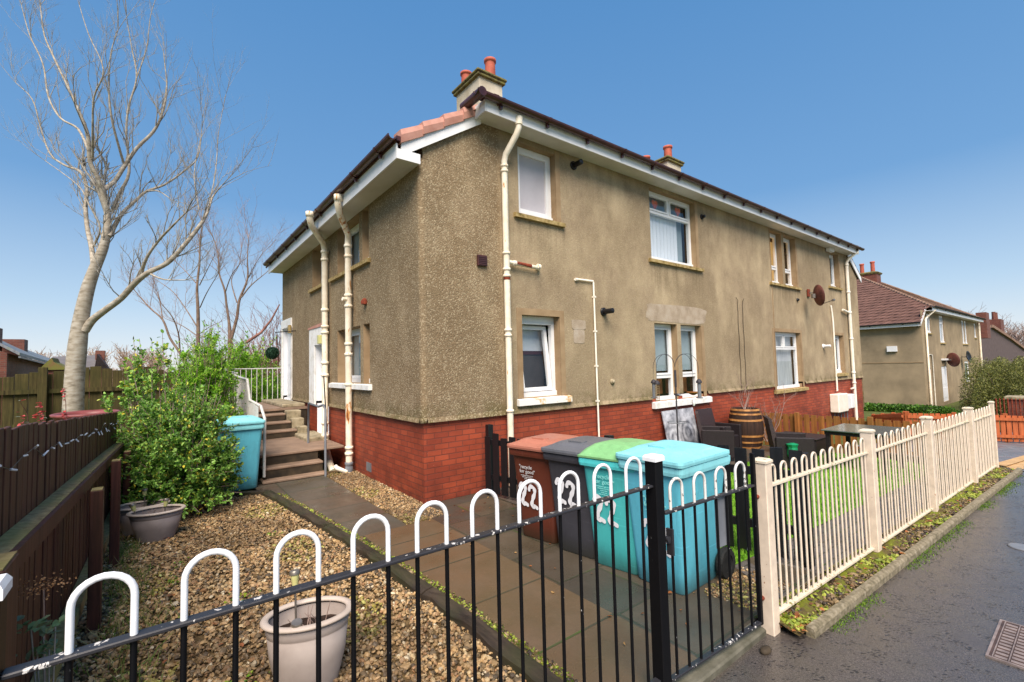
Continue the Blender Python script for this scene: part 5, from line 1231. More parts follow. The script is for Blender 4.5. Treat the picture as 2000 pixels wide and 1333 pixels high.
# ================================================================== brown boarded fence, left
t = thing('brown_fence', 'dark brown boarded fence with a mossy ledge beam and string lights', 'fence', (-.45, 5, 0))
def fx(y): return -.50 + (y - 2.0) * .022
def ftop(y): return 1.58 - (y - 2.0) * .052
y = 1.62; i = 0
while y < 7.9:
    wd = .098 + random.uniform(-.006, .006); x = fx(y) - .04 + random.uniform(-.003, .003); zt = ftop(y) + random.uniform(-.008, .008)
    b = MB(); b.cbox(x - .012, x + .006, y, y + wd, .06, zt, .003); b.build('board', 'brown_board', t); y += wd + .003; i += 1
b = MB(); b.loft([[(fx(y) - .033, y, z - .06), (fx(y) + .040, y, z - .065), (fx(y) + .042, y, z), (fx(y) - .033, y, z + .012)] for y, z in ((2.35, 1.09), (3.5, 1.05), (5.0, 1.00), (6.5, .94), (7.85, .88))], True)
b.build('ledge_beam', 'mossy_beam', t)
b = MB(); b.loft([[(fx(y) + .0425, y, z - .085), (fx(y) + .062, y, z - .085), (fx(y) + .062, y, z - .006), (fx(y) + .0425, y, z - .004)] for y, z in ((2.42, 1.088), (4, 1.033), (6, .96), (7.85, .88))], True); b.build('beam_face', 'brown_board', t)
b = MB(); b.loft([[(fx(y) - .03, y, .10), (fx(y) + .05, y, .09), (fx(y) + .05, y, .17), (fx(y) - .03, y, .18)] for y in (2.4, 5, 7.8)], True); b.build('bottom_rail', 'mossy_beam', t)
for y, h, w_ in ((2.28, 1.14, .10), (4.42, .95, .055), (5.78, .95, .055), (7.15, .85, .055)):
    x = fx(y) + .10; b = MB(); b.mat('brown_board'); b.cbox(x - .085 if y < 3 else x - .01, x + .06 if y > 3 else x + .02, y - w_, y + w_, -.05, h, .005)
    b.mat('mossy_beam'); b.box(x - .08 if y < 3 else x - .005, x + .055 if y > 3 else x + .015, y - w_ + .004, y + w_ - .004, h + .001, h + .006); b.build('post', None, t)
t = thing('string_lights', 'string of small white fairy lights pinned along the top of the brown fence', 'string lights', (-.45, 5, 1.3))
b = MB(); pts = []; y = 1.9; k = 0; bl = MB()
LP = [(5, 845), (68, 852), (118, 862), (162, 898), (205, 904), (238, 872), (250, 905), (285, 912)]
while y < 7.8:
    z = ftop(y) - .10 - .05 * abs(math.sin(k * .9)) - .015 * (k % 3); pts.append((fx(y) - .02, y, z)); k += 1; y += .21
b.tube(pts, .0022, 4); b.build('wire', 'black_plastic', t)
for i, p in enumerate(pts):
    if i % 1 == 0:
        d_ = Vector((.012, random.uniform(-.03, .03), random.uniform(-.03, .02))); q = Vector(p) + Vector((.004, 0, 0)); bl = MB(); bl.tube([q - d_ * .3, q + d_], [.0055, .0045], 6); bl.build('bulb', 'bulb', t)

# ================================================================== planters
def oval_pot(c, h, r, ratio, rot, body, label, base=.62, rim='planter_rim'):
    t = thing('planter', label, 'planter', c, rot, 'oval garden planters')
    b = MB(); b.mat(body)
    b.lathe([(r * base, 0), (r * (base + .02), .01), (r * (base + .18), h * .42), (r * .90, h * .76), (r * .885, h * .765), (r * .91, h * .785), (r * .955, h * .93), (r * .90, h * .93)], (0, 0, 0), 48, 1, ratio, cap=False)
    b.add([(r * base * math.cos(a), r * base * ratio * math.sin(a), 0.001) for a in [2 * PI * k / 24 for k in range(24)]], [tuple(range(24))])
    b.lathe([(r * .90, h * .92), (r * .87, h * .70), (r * .82, h * .65)], (0, 0, 0), 48, 1, ratio, cap=False)
    b.build('pot', None, t, local=True)
    b = MB(); n = 48; rings = []
    for k in range(n):
        a = 2 * PI * k / n; cc = Vector((r * .95 * math.cos(a), r * .95 * ratio * math.sin(a), h * .965)); o = Vector((math.cos(a), math.sin(a), 0))
        rings.append([tuple(cc + o * (.022 * math.cos(q)) + Vector((0, 0, .013 * math.sin(q)))) for q in [2 * PI * m / 10 for m in range(10)]])
    b.loft(rings + [rings[0]], False, True, True); b.build('rim', rim, t, local=True)
    b = MB(); n = 32; vs = [(0, 0, h * .76)] + [(r * .87 * math.cos(2 * PI * k / n) , r * .87 * ratio * math.sin(2 * PI * k / n), h * (.72 + .03 * random.random())) for k in range(n)]
    b.add(vs, [(0, 1 + k, 1 + (k + 1) % n) for k in range(n)], True); b.build('compost', 'compost', t, local=True)
    b = MB()
    for k in range(14):
        a = random.uniform(0, 2 * PI); q = random.uniform(0, r * .6); p = Vector((q * math.cos(a), q * ratio * math.sin(a), h * .74)); e = p + Vector((random.uniform(-.05, .05), random.uniform(-.05, .05), random.uniform(.04, .12)))
        b.tube([p, (p + e) / 2 + Vector((random.uniform(-.015, .015), 0, .01)), e], [.003, .0025, .0015], 5)
    b.build('dead_stems', 'twig2', t, local=True)
    return t
pc = aty(595, 1190, 2.95)
oval_pot((0.70, 2.86, 0), .39, .235, .72, R(-18), 'planter', 'pale mushroom-coloured oval planter close behind the black railing', base=.66)
oval_pot((0.02, 6.32, 0), .31, .25, .70, R(-12), 'planter_grey', 'grey-brown oval planter in front of its twin by the leafy bush')
oval_pot((-.11, 6.70, 0), .31, .25, .70, R(-12), 'planter_grey', 'grey-brown oval planter behind its twin, against the leafy bush')
def solar(loc, tilt, label, h=.26):
    t = thing('solar_light', label, 'solar light', loc, 0, 'solar stake lights')
    ax = Vector(tilt).normalized(); b = MB(); b.tube([(0, 0, -.08), tuple(ax * (h - .07))], .006, 8); b.build('stake', 'steel', t, local=True)
    b = MB(); b.tube([tuple(ax * (h - .07)), tuple(ax * (h - .01))], [.016, .024], 14); b.build('lantern', 'solar', t, local=True)
    b = MB(); b.tube([tuple(ax * (h - .01)), tuple(ax * (h + .008)), tuple(ax * (h + .012))], [.029, .029, .026], 16); b.build('cap', 'steel', t, local=True)
solar((.62, 2.78, .27), (-.05, -.25, 1), 'solar stake light leaning toward the railing in the pale planter', .13)
solar((.66, 2.96, .27), (.0, .15, 1), 'upright solar stake light at the back of the pale planter', .30)
solar((.08, 6.3, .2), (.1, .1, 1), 'solar stake light upright in the front grey planter', .20)
solar((-.12, 6.25, .2), (-.3, .1, 1), 'solar stake light leaning left in the front grey planter', .22)
solar((-.09, 6.72, .2), (0, 0, 1), 'solar stake light in the rear grey planter', .26)

# ================================================================== manhole cover
t = thing('manhole_cover', 'square ribbed iron access cover in the wet tarmac', 'manhole cover', (4.2, .27, 0))
M['iron'] = simple('worn_iron', sg(142, 128, 122), sg(106, 94, 90), 16, 0.5, 0.3, 80, 0.002, spec=0.5)
M['iron_dark'] = simple('dark_iron_recess', sg(84, 66, 60), sg(58, 46, 42), 16, 0.6, 0.3)
x0, x1, y0, y1 = 3.89, 4.46, -.06, .54
b = MB(); b.box(x0, x1, y0, y1, -.03, -.012); b.build('plate', 'iron_dark', t)
b = MB()
for a in ((x0 - .012, x0, y0 - .012, y1 + .012), (x1, x1 + .012, y0 - .012, y1 + .012), (x0, x1, y1, y1 + .012), (x0, x1, y0 - .012, y0)): b.box(a[0], a[1], a[2], a[3], -.03, -.010)
b.build('frame', 'iron', t)
b = MB(); nx, ny = 12, 9
for j in range(ny):
    ya = y1 - .01 - (j + 1) * (y1 - y0 - .01) / ny; yb = ya + (y1 - y0 - .01) / ny
    b.box(x0 + .004, x1 - .004, yb - .008, yb - .003, -.0119, -.008)
    for i in range(nx):
        if (j in (3, 4, 5) and 3 < i < 8): continue
        xa = x0 + .01 + i * (x1 - x0 - .02) / nx; b.cbox(xa, xa + .024, ya + .002, yb - .012, -.0119, -.008, .001)
b.build('ribs', 'iron', t)
vs, fs = text_mesh('WATER', .10); b = MB(); b.add([(4.18 + y_ * 1.0, .26 - x_ * .8, -.0115 + .003 + z_) for x_, y_, z_ in vs], fs); 
t2 = thing('stopcock_cover', 'small round grey stopcock cover further along the wet tarmac', 'cover', tuple(atz(1996, 1070, -.02)))
c = atz(1998, 1070, -.02); b = MB(); b.lathe([(.10, 0), (.10, .006), (.085, .009), (.02, .009)], tuple(c), 20); b.build('lid', 'grey_pvc', t2)
o = MB().lathe([(.03, 0), (.038, .012), (.03, .025), (.01, .028)], (2.95, 1.38, -.02), 9, 1.3, .8).build('debris', 'riser', None, (2.93, 1.40, -.02)); tag(o, 'small dark clump of dirt lying on the tarmac below the gate', 'debris')

# ================================================================== patio furniture
def armchair(loc, rot, label):
    t = thing('rattan_armchair', label, 'armchair', loc, rot, 'dark rattan armchairs')
    b = MB(); b.cbox(-.27, .27, -.26, .26, .14, .40, .02); b.build('seat', 'rattan_side', t, local=True)
    b = MB(); b.loft([[(-.28, -.30, .36), (-.20, -.30, .36), (-.20, .30, .36), (-.28, .30, .36)], [(-.36, -.26, .90), (-.31, -.26, .90), (-.31, .26, .90), (-.36, .26, .90)]], True); b.build('backrest', 'rattan', t, local=True)
    for sy in (-1, 1):
        b = MB(); b.cbox(-.27, .29, min(sy * .26, sy * .33), max(sy * .26, sy * .33), .10, .60, .012); b.build('armrest', 'rattan_side', t, local=True)
    for sx in (-1, 1):
        for sy in (-1, 1): b = MB(); b.cbox(sx * .24 - .025, sx * .24 + .025, sy * .295 - .025, sy * .295 + .025, 0, .10, .004); b.build('leg', 'black_plastic', t, local=True)
    return t
c0 = armchair((8.55, 4.72, -.14), R(-58), 'dark rattan armchair beside the leaning grey board')
dup(c0, (9.15, 4.98, -.15), R(-92), 'dark rattan armchair directly left of the barrel')
dup(c0, (8.65, 3.45, -.15), R(-58), 'dark rattan armchair at the glass table')
t = thing('garden_table', 'dark glass-topped garden table behind the cream railing', 'table', (9.3, 2.65, -.18))
b = MB(); b.cbox(8.85, 9.95, 2.15, 3.05, .54, .56, .006); b.build('table_top', 'glass_table', t)
b = MB(); b.box(8.89, 9.91, 2.19, 3.01, .48, .539); b.build('apron', 'rattan_side', t)
for x in (8.93, 9.87):
    for y in (2.23, 2.97): b = MB(); b.cbox(x - .03, x + .03, y - .03, y + .03, -.18, .48, .004); b.build('leg', 'rattan_side', t)
t = thing('barrel', 'dark oak barrel with golden hoops by the brick wall', 'barrel', (10.2, 4.95, -.15))
b = MB(); H = .86; pr = lambda z: .275 + .075 * math.sin(PI * z / H)
b.lathe([(pr(z), z) for z in np.linspace(0, H, 14)] + [(.25, H), (.25, H - .04)], (10.2, 4.95, -.15), 32); b.build('staves', 'barrel', t)
for z, w_ in ((.02, .04), (.14, .035), (.27, .04), (.60, .04), (.73, .035), (.815, .04)):
    b = MB(); b.lathe([(pr(z) + .001, z), (pr(z) + .007, z), (pr(z + w_) + .007, z + w_), (pr(z + w_) + .001, z + w_)], (10.2, 4.95, -.15), 32, smooth=False, cap=False); b.build('hoop', 'barrel_hoop', t)
def twigs(b, c, n, h, sp, r0=.006, lv=2, seed=1, up=.9):
    rr = random.Random(seed)
    def br(p, d, l, r, k):
        m = p + d * l * .5 + Vector((rr.gauss(0, .05), rr.gauss(0, .05), rr.gauss(0, .03))) * l; e = p + d * l + Vector((rr.gauss(0, .08), rr.gauss(0, .08), rr.gauss(0, .04))) * l
        b.tube([p, m, e], [r, r * .75, r * .45], 4 if k else 5, cap=False)
        if k < lv:
            for _ in range(rr.randint(2, 4)):
                s0 = rr.uniform(.3, 1); q = p.lerp(e, s0); nd = (d + Vector((rr.gauss(0, .45), rr.gauss(0, .45), rr.gauss(.1, .3)))).normalized(); br(q, nd, l * rr.uniform(.35, .6), r * .5, k + 1)
    for _ in range(n):
        d = Vector((rr.gauss(0, sp), rr.gauss(0, sp), up)).normalized(); br(Vector(c) + Vector((rr.gauss(0, .03), rr.gauss(0, .03), 0)), d, h * rr.uniform(.6, 1), r0, 0)
t = thing('barrel_shrub', 'leafless twiggy shrub growing out of the oak barrel', 'shrub', (10.2, 4.95, .70)); b = MB(); twigs(b, (10.2, 4.95, .68), 7, .55, .35, .006, 2, 4); b.build('stems', 'twig2', t)
t = thing('bare_shrub', 'leafless twiggy shrub on the lawn side of the low wooden fence', 'shrub', (10.4, 4.6, 0)); b = MB(); twigs(b, (10.4, 4.6, 0), 9, .95, .25, .008, 2, 6); b.build('stems', 'twig2', t)
t = thing('green_bag', 'small crumpled green bag on the patio left of the garden table', 'bag', tuple(atz(1548, 872, .30))); c = atz(1548, 876, .28); b = MB()
b.lathe([(.05, -.2), (.10, -.1), (.085, .02), (.11, .07), (.03, .09)], tuple(c), 9, 1, .8, smooth=False); b.build('bag_body', 'green_cloth', t)
t = thing('rattan_bench', 'low dark rattan bench in front of the low wooden fence', 'bench', (9.9, 3.9, 0)); b = MB(); b.cbox(9.9, 10.6, 3.5, 4.3, -.1, .2, .02); b.build('bench_base', 'rattan_side', t); b = MB(); b.cbox(9.88, 10.62, 3.48, 4.32, .201, .23, .01); b.build('bench_top', 'rattan', t)
# bird feeder station
FX, FYY = 6.62, 4.3
t = thing('feeding_station', 'tall dark bird feeding station with four curved hooks and hanging feeders', 'bird feeder', (FX, FYY, 0))
b = MB(); b.tube([(FX, FYY, 0), (FX, FYY, 1.58)], .012, 8); b.tube([(FX, FYY, 1.35), (FX, FYY, 1.62)], .018, 8); b.build('pole', 'lead', t)
hooks = [(-.50, 0), (.50, 0), (-.16, .3), (.18, -.3)]
for hx, hy in hooks:
    L_ = math.hypot(hx, hy); ux, uy = hx / L_, hy / L_; b = MB(); h = L_ / 2
    pts = [(FX, FYY, 1.45)] + [(FX + ux * (h - h * math.cos(a)), FYY + uy * (h - h * math.cos(a)), 1.66 + .22 * math.sin(a)) for a in [PI * k / 10 for k in range(11)]] + [(FX + hx, FYY + hy, 1.56)]
    b.tube(pts, .0035, 6); b.build('hook', 'lead', t)
M['mesh_feeder'] = simple('wire_mesh', sg(150, 130, 96), sg(110, 92, 66), 60, 0.6, 0)
for i, (hx, hy) in enumerate(hooks):
    x, y = FX + hx, FYY + hy; tp = 1.43
    f = thing('hanging_feeder', ['wire mesh bird feeder hanging from the left hook', 'round seed tray hanging from the right hook', 'seed tube hanging left of the feeder pole', 'seed tube hanging right of the feeder pole'][i], 'bird feeder', (x, y, tp))
    b = MB(); b.tube([(x, y, 1.56), (x, y, tp)], .002, 4); b.build('wire', 'black_plastic', f)
    if i != 1:
        b = MB(); b.lathe([(.045, -.02), (.045, 0), (.03, .03), (.008, .045)], (x, y, tp), 14); b.build('cap', 'lead', f)
        b = MB()
        if i == 0:
            for k in range(8): b.tube([(x + .035 * math.cos(k * PI / 4), y + .035 * math.sin(k * PI / 4), tp - .02), (x + .035 * math.cos(k * PI / 4), y + .035 * math.sin(k * PI / 4), tp - .27)], .002, 4)
            for k in range(7): b.lathe([(.036, 0), (.036, .005)], (x, y, tp - .05 - k * .036), 12, cap=False)
        else: b.lathe([(.028, -.24), (.028, -.02)], (x, y, tp), 12); b.lathe([(.05, -.26), (.05, -.245)], (x, y, tp), 12)
        b.build('tube', 'mesh_feeder' if i == 0 else 'grey_pvc', f)
    else:
        b = MB(); b.lathe([(.02, -.24), (.10, -.20), (.11, -.19), (.105, -.185), (.02, -.22)], (x, y, tp), 18); b.build('tray', 'amber_wood', f)
        b = MB(); b.lathe([(.01, -.42), (.03, -.38), (.025, -.33), (.008, -.30)], (x, y, tp), 10); b.build('dropper', 'hoop_white', f)
b = MB(); b.lathe([(.15, .78), (.155, .785), (.15, .79)], (FX, FYY, 0), 18, cap=False); b.tube([(FX - .15, FYY, .785), (FX + .15, FYY, .785)], .004, 5); b.build('ring_tray', 'grey_pvc', t)

# ================================================================== low wooden garden fence and orange fence
def board_fence(name, label, a, c, h, mat, bw=.10, gap=.035, zf=lambda x: 0, rail_top=True, nposts=3):
    a, c = Vector((*a, 0)), Vector((*c, 0)); L = (c - a).length; d = (c - a).normalized(); nr = Vector((-d.y, d.x, 0)); n = int(L / (bw + gap)); n = min(n, 95)
    t = thing(name, label, 'fence', tuple((a + c) / 2 + Vector((0, 0, zf((a.x + c.x) / 2)))))
    for i in range(n):
        p = a + d * (L * (i + .5) / n); b = MB(); vs = []; z0 = zf(p.x)
        for z in (z0 + .02, z0 + h + random.uniform(-.008, .008)):
            for s1, s2 in ((-1, -1), (1, -1), (1, 1), (-1, 1)): q = p + d * (bw / 2 * s1) + nr * (.009 * s2); vs.append((q.x, q.y, z))
        b.add(vs, [(0, 3, 2, 1), (4, 5, 6, 7), (0, 1, 5, 4), (1, 2, 6, 5), (2, 3, 7, 6), (3, 0, 4, 7)]); b.build('board', mat, t)
    for z in (.15, h - .09):
        b = MB(); b.bar(a + nr * .031 + Vector((0, 0, z + zf(a.x))), c + nr * .031 + Vector((0, 0, z + zf(c.x))), .04, .07); b.build('rail', mat, t)
    for k in range(nposts + 1):
        p = a + d * L * k / nposts - nr * .06; b = MB(); b.cbox(p.x - .04, p.x + .04, p.y - .04, p.y + .04, zf(p.x) - .1, zf(p.x) + h + .04, .004); b.build('post', mat, t)
    return t
board_fence('garden_fence', 'low amber boarded fence between the patio barrel and the garden table', (10.8, 5.4), (10.85, 1.6), .74, 'amber_wood', zf=gz)
board_fence('orange_fence', 'low orange-stained boarded fence beyond the block-paved driveway', tuple(atz(2075, 853, -.27))[:2], (15.3, 3.3), .66, 'orange_wood', zf=gz, gap=.02)
board_fence('orange_fence', 'low orange-stained boarded fence below the clipped hedge, behind the cream railing', (15.3, 3.35), (19.7, 5.2), .66, 'orange_wood', zf=lambda x: -.36 - (x - 15.3) * .125, gap=.02)
# ================================================================== foliage
def leafy(name, label, cat, c, stems, rad, hgt, nleaf, lsize, pal, wts, seed, up=.9, base_r=.15, droop=.15, mat='leaf', twigmat='twig2', group=None, shoots=4, lv=None):
    rr = np.random.default_rng(seed); t = thing(name, label, cat, tuple(c), 0, group); c = np.array(c, float)
    P, D = [], []; b = MB()
    per = max(6, nleaf // (stems * (shoots + 1)))
    for s in range(stems):
        a = rr.uniform(0, 2 * PI); q = rr.uniform(0, 1) ** .55; r = rad * q
        h = hgt * (math.sqrt(max(0.04, 1 - (q * .94) ** 2.2))) * rr.uniform(.72, 1.05)
        lowb = rr.uniform(0, 1) < .35
        if lowb: h *= rr.uniform(.12, .6); r = rad * rr.uniform(.75, 1.02)
        e = c + np.array([r * math.cos(a), r * math.sin(a), h]); p0 = c + np.array([base_r * rr.normal(), base_r * rr.normal(), .02])
        mid = (p0 + e) / 2 + np.array([0, 0, hgt * droop * q]); K = 9
        path = [(1 - k / K) ** 2 * p0 + 2 * (k / K) * (1 - k / K) * mid + (k / K) ** 2 * e for k in range(K + 1)]
        b.tube([tuple(x) for x in path], list(np.linspace(.008, .0025, K + 1)), 4, cap=False)
        def leaves(path, n, f0):
            for _ in range(n):
                k = rr.uniform(f0, 1) * (len(path) - 1); i = min(int(k), len(path) - 2); p = path[i] + (path[i + 1] - path[i]) * (k - i); P.append(p + rr.normal(0, lsize * .25, 3)); D.append(path[i + 1] - path[i])
        leaves(path, per, .35)
        for _ in range(shoots):
            k = int(rr.uniform(.35, .98) * K); p = path[k]; d = path[min(k + 1, K)] - path[max(k - 1, 0)]; d = d / (np.linalg.norm(d) + 1e-9)
            d = d * .6 + rr.normal(0, .5, 3) + np.array([0, 0, .12]); l = rad * rr.uniform(.12, .34); pp = [p + d * l * (m / 4) + np.array([0, 0, .02 * m * up * l]) for m in range(5)]
            b.tube([tuple(x) for x in pp], .002, 3, cap=False); leaves(pp, per, .1)
    b.build('stems', twigmat, t)
    P = np.array(P); D = np.array(D); n = len(P); D = D / (np.linalg.norm(D, axis=1, keepdims=True) + 1e-9)
    # leaf frame: y axis roughly outward/along the shoot, normal mostly up
    yv = D * .5 + rr.normal(0, .55, (n, 3)); yv /= np.linalg.norm(yv, axis=1, keepdims=True)
    up_ = np.tile([0, 0, 1.0], (n, 1)) + rr.normal(0, .45, (n, 3)); xv = np.cross(yv, up_); xv /= np.linalg.norm(xv, axis=1, keepdims=True) + 1e-9; zv = np.cross(xv, yv)
    Rm = np.stack([xv, yv, zv], 2); s = lsize * rr.uniform(.6, 1.25, n)
    cols = pick(rr, n, pal, wts, .22)
    scatter('foliage', lv or leaf_v, leaf_f, P, Rm, np.stack([s * .8, s, s], 1), cols, mat, parent=t)
    return t
LG = [sg(128, 172, 70), sg(156, 194, 96), sg(102, 144, 56), sg(190, 200, 78), sg(216, 198, 66), sg(74, 116, 44)]
leafy('leafy_bush', 'big loose green bush with yellowing leaves beside the brown fence', 'bush', (.26, 7.30, 0), 230, .70, 1.66, 38000, .045, LG, [5, 4, 5, 1.4, .5, 4], 11, base_r=.16)
t = thing('bush_spray', 'upright leafy sprays rising behind the loose green bush', 'bush', (-.1, 8.1, 0))
leafy('tall_shrub', 'taller open shrub with pale sprays behind the brown fence end', 'bush', (-.02, 8.15, 0), 54, .66, 2.55, 8500, .055, LG, [4, 6, 3, 2, .6, 1], 12, base_r=.2, droop=.05)
bpy.data.objects.remove(t)
leafy('conifer_bush', 'bright green feathery bush behind the step railing', 'bush', (.66, 9.5, 0), 250, .66, 2.66, 52000, .055, [sg(128, 182, 44), sg(156, 202, 62), sg(98, 150, 36), sg(180, 204, 76)], [5, 5, 4, 1.5], 13, base_r=.25, droop=.02, shoots=5,
      lv=[(0, 0, 0), (0.2, 0.35, 0.05), (0.16, 0.75, 0.05), (0, 1, -0.02), (-0.16, 0.75, 0.05), (-0.2, 0.35, 0.05), (0, 0.5, 0.0)])
leafy('conifer_bush', 'bright green feathery bush seen through the railing at the top of the side steps', 'bush', (1.75, 15.7, 0), 230, 1.65, 2.75, 60000, .085, [sg(128, 182, 44), sg(156, 202, 62), sg(98, 150, 36), sg(180, 204, 76)], [5, 5, 4, 1.5], 14, base_r=.3, droop=.02, shoots=5,
      lv=[(0, 0, 0), (0.2, 0.35, 0.05), (0.16, 0.75, 0.05), (0, 1, -0.02), (-0.16, 0.75, 0.05), (-0.2, 0.35, 0.05), (0, 0.5, 0.0)])
# red-leaved berberis stems over the fence
for k, (px, py, h) in enumerate(((52, 812, .42), (74, 836, .30), (78, 815, .36), (118, 790, .5))):
    base = atx(px + 14, py + 22, -.62); t = thing('red_leaved_plant', ['leaning red-leaved plant furthest left above the brown fence', 'short red-leaved sprig between two taller ones above the brown fence', 'slim upright red and grey-leaved stem above the brown fence', 'tallest red-leaved stem, left of the pale tree trunk'][k], 'plant', tuple(base), 0, 'red-leaved stems over the brown fence')
    tip = Vector(tuple(atx(px - (14 if k == 0 else 0) + (6 if k == 3 else 0), py - 30, -.62))); b = MB(); path = [Vector(base) + Vector((0, 0, -.3)), Vector(base).lerp(tip, .5) + Vector((0, .01, 0)), tip]; b.tube(path, [.003, .0025, .001], 4); b.build('stem', 'twig_red', t)
    n = 46; tt = rng.uniform(.25, 1, n); P = np.array([tuple(path[0].lerp(tip, x)) for x in tt]) + rng.normal(0, .004, (n, 3)); scatter('leaves', leaf_v, leaf_f, P, rotm(n, rng, .4), np.repeat(rng.uniform(.018, .032, (n, 1)), 3, 1), pick(rng, n, [sg(206, 84, 84), sg(190, 70, 70), sg(150, 160, 140), sg(170, 90, 80)], [4, 3, 1.5, 1]), 'leaf', parent=t)
# dead hogweed and ivy by the fence foot
t = thing('dead_flower_stem', 'dead brown flower head on a thin stem against the brown fence', 'dead plant', (-.25, 2.6, 0)); b = MB()
q0 = Vector((-.33, 2.75, 0)); q1 = aty(85, 1150, 2.75); b.tube([q0, q0.lerp(q1, .6), q1], .003, 5); b.build('stem', 'twig2', t)
q1.z += 0; P = np.array([tuple(q1 + Vector((random.gauss(0, .04), random.gauss(0, .04), random.gauss(0.01, .018)))) for _ in range(150)]); sh_ = scatter('seed_head', leaf_v, leaf_f, P, rotm(150, rng, .8), np.full((150, 3), .010), pick(rng, 150, [sg(150, 110, 76), sg(176, 136, 96)]), 'leaf', parent=t); sh_['kind'] = 'stuff'
t = thing('weed', 'grey-green weed with broad leaves at the near foot of the brown fence', 'weed', (-.3, 2.5, 0)); b = MB(); c = Vector((-.31, 2.62, 0)); P = []
for k in range(5):
    e = aty(60 + 12 * k, 1225 + 22 * ((k * 2) % 4), 2.62); b.tube([c, c.lerp(e, .5), e], .003, 4); 
    for _ in range(7): P.append(tuple(e + Vector((random.gauss(0, .02), random.gauss(0, .02), random.gauss(0, .015)))))
b.build('stems', 'twig', t); n = len(P); scatter('leaves', leaf_v, leaf_f, np.array(P), rotm(n, rng, .6), np.full((n, 3), .038), pick(rng, n, [sg(120, 140, 110), sg(92, 120, 80)]), 'leaf', parent=t)
# hedges by the neighbour
def hedge(name, label, x0, x1, y0, y1, zb, h, n, sz, pal, seed, cat='hedge', core=True, lean=False):
    t = thing(name, label, cat, ((x0 + x1) / 2, (y0 + y1) / 2, zb)); rr = np.random.default_rng(seed)
    u, v, w_ = rr.uniform(-1, 1, n), rr.uniform(-1, 1, n), rr.uniform(0, 1, n)
    f = (1 - .25 * w_ ** 3) * (1 + .10 * np.sin(u * 9 + 1) * np.cos(v * 7)); 
    P = np.stack([(x0 + x1) / 2 + u * (x1 - x0) / 2 * f, (y0 + y1) / 2 + v * (y1 - y0) / 2 * f, zb + w_ * h * (1 + .12 * np.sin(u * 7) + .08 * np.cos(v * 11 + u * 5))], 1)
    scatter('foliage', [(-.2, .5, .04), (0, 0, 0), (.2, .5, .04), (0, 1, -.05)] if lean else leaf_v, [(0, 1, 2), (0, 2, 3)] if lean else leaf_f, P, rotm(n, rr, .8), np.repeat(rr.uniform(.6, 1.3, (n, 1)) * sz, 3, 1), pick(rr, n, pal, None, .25), 'leaf', parent=t)
    b = MB()
    for k in range(26): a, c_ = rr.uniform(-.8, .8), rr.uniform(-.8, .8); b.tube([((x0 + x1) / 2 + a * (x1 - x0) / 2 * .5, (y0 + y1) / 2 + c_ * (y1 - y0) / 2 * .5, zb), ((x0 + x1) / 2 + a * (x1 - x0) / 2, (y0 + y1) / 2 + c_ * (y1 - y0) / 2, zb + h * .9)], [.03, .01], 5)
    b.build('stems', 'twig2', t)
    return t
hedge('clipped_hedge', 'low clipped green hedge beside the gable of the neighbouring house', 29.3, 30.2, 4.6, 9.0, -1.05, .34, 9000, .09, [sg(92, 132, 40), sg(66, 104, 34)], 21)
hedge('large_shrub', 'big dark olive shrub hiding the right end of the neighbouring house', 29.5, 39, 1.4, 4.5, -1.15, 2.35, 85000, .085, [sg(124, 128, 62), sg(104, 112, 54), sg(146, 144, 76), sg(84, 84, 44)], 22, 'shrub', lean=True)
hedge('dark_hedge', 'small dark green hedge beside the brick gate pillar', 25.5, 32, .9, 1.7, -1.1, .55, 6000, .08, [sg(52, 74, 30), sg(74, 96, 40)], 23)
t = thing('brick_pillar', 'small red brick gate pillar with a pale cap in front of the olive shrub', 'pillar', (25, 1.9, -.8)); c = atz(1985, 818, -.7); k = 24 / c.x; c = Vector((c.x * k, c.y * k, -.8))
cc = aty(1985, 800, 1.85); X = cc.x
b = MB(); b.box(X - .3, X + .3, 1.66, 2.0, -1.2, aty(1985, 779, 1.85).z); b.build('shaft', 'brick_old', t); b = MB(); z = aty(1985, 779, 1.85).z; b.cbox(X - .36, X + .36, 1.6, 2.06, z, z + .09, .02); b.build('cap', 'concrete', t)
t = thing('red_bollards', 'thin red iron railing rising behind the orange fence at the right edge', 'railing', (16, 2, -.3))
for k in range(8):
    p = atz(1950 + 8 * k, 852, -.3); b = MB(); q = Vector((p.x + .5, p.y + .05, gz(p.x))); b.tube([q, q + Vector((0, 0, .98))], .014, 6); b.lathe([(.008, 0), (.022, .02), (.005, .06)], tuple(q + Vector((0, 0, .98))), 8); b.build('bar', 'rust', t)

# ================================================================== the neighbouring house (same type, further down the street)
NX, NY, NZ = 32.1, 6.05, -1.08; NL = 17.6
nh = thing('house', 'neighbouring roughcast house with brown tiled roof, down the street', 'house', (NX + NL / 2, NY + 4.2, NZ))
nf = lambda u, z, d: (NX + u, NY + d, NZ + z); ns = lambda u, z, d: (NX + d, NY + u, NZ + z)
def nwin(u0, u1, z0, z1): return (u0, u1, z0, z1)
NH = [(1.3, 2.1, 4.1, 5.15), (4.3, 5.4, 3.6, 5.2), (11.0, 11.75, 3.6, 5.2), (11.9, 12.7, 3.6, 5.2), (15.6, 16.4, 4.1, 5.15), (.75, 1.5, .15, 2.15), (4.0, 5.5, .15, 2.2), (11.0, 12.5, 1.0, 2.4)]
b = MB(); wall_grid(b, nf, 0, NL, -.4, 5.28, NH, .07, 'reveal', 'harl2'); wall_grid(b, ns, 0, 8.4, -.4, 4.55, [], .1, 'reveal', 'harl2')
b.mat('harl2'); b.add([(NX + NL, NY, NZ), (NX + NL, NY + 8.4, NZ), (NX + NL, NY + 8.4, NZ + 4.5), (NX + NL, NY, NZ + 4.5)], [(0, 1, 2, 3)]); b.build('render_wall', None, nh)
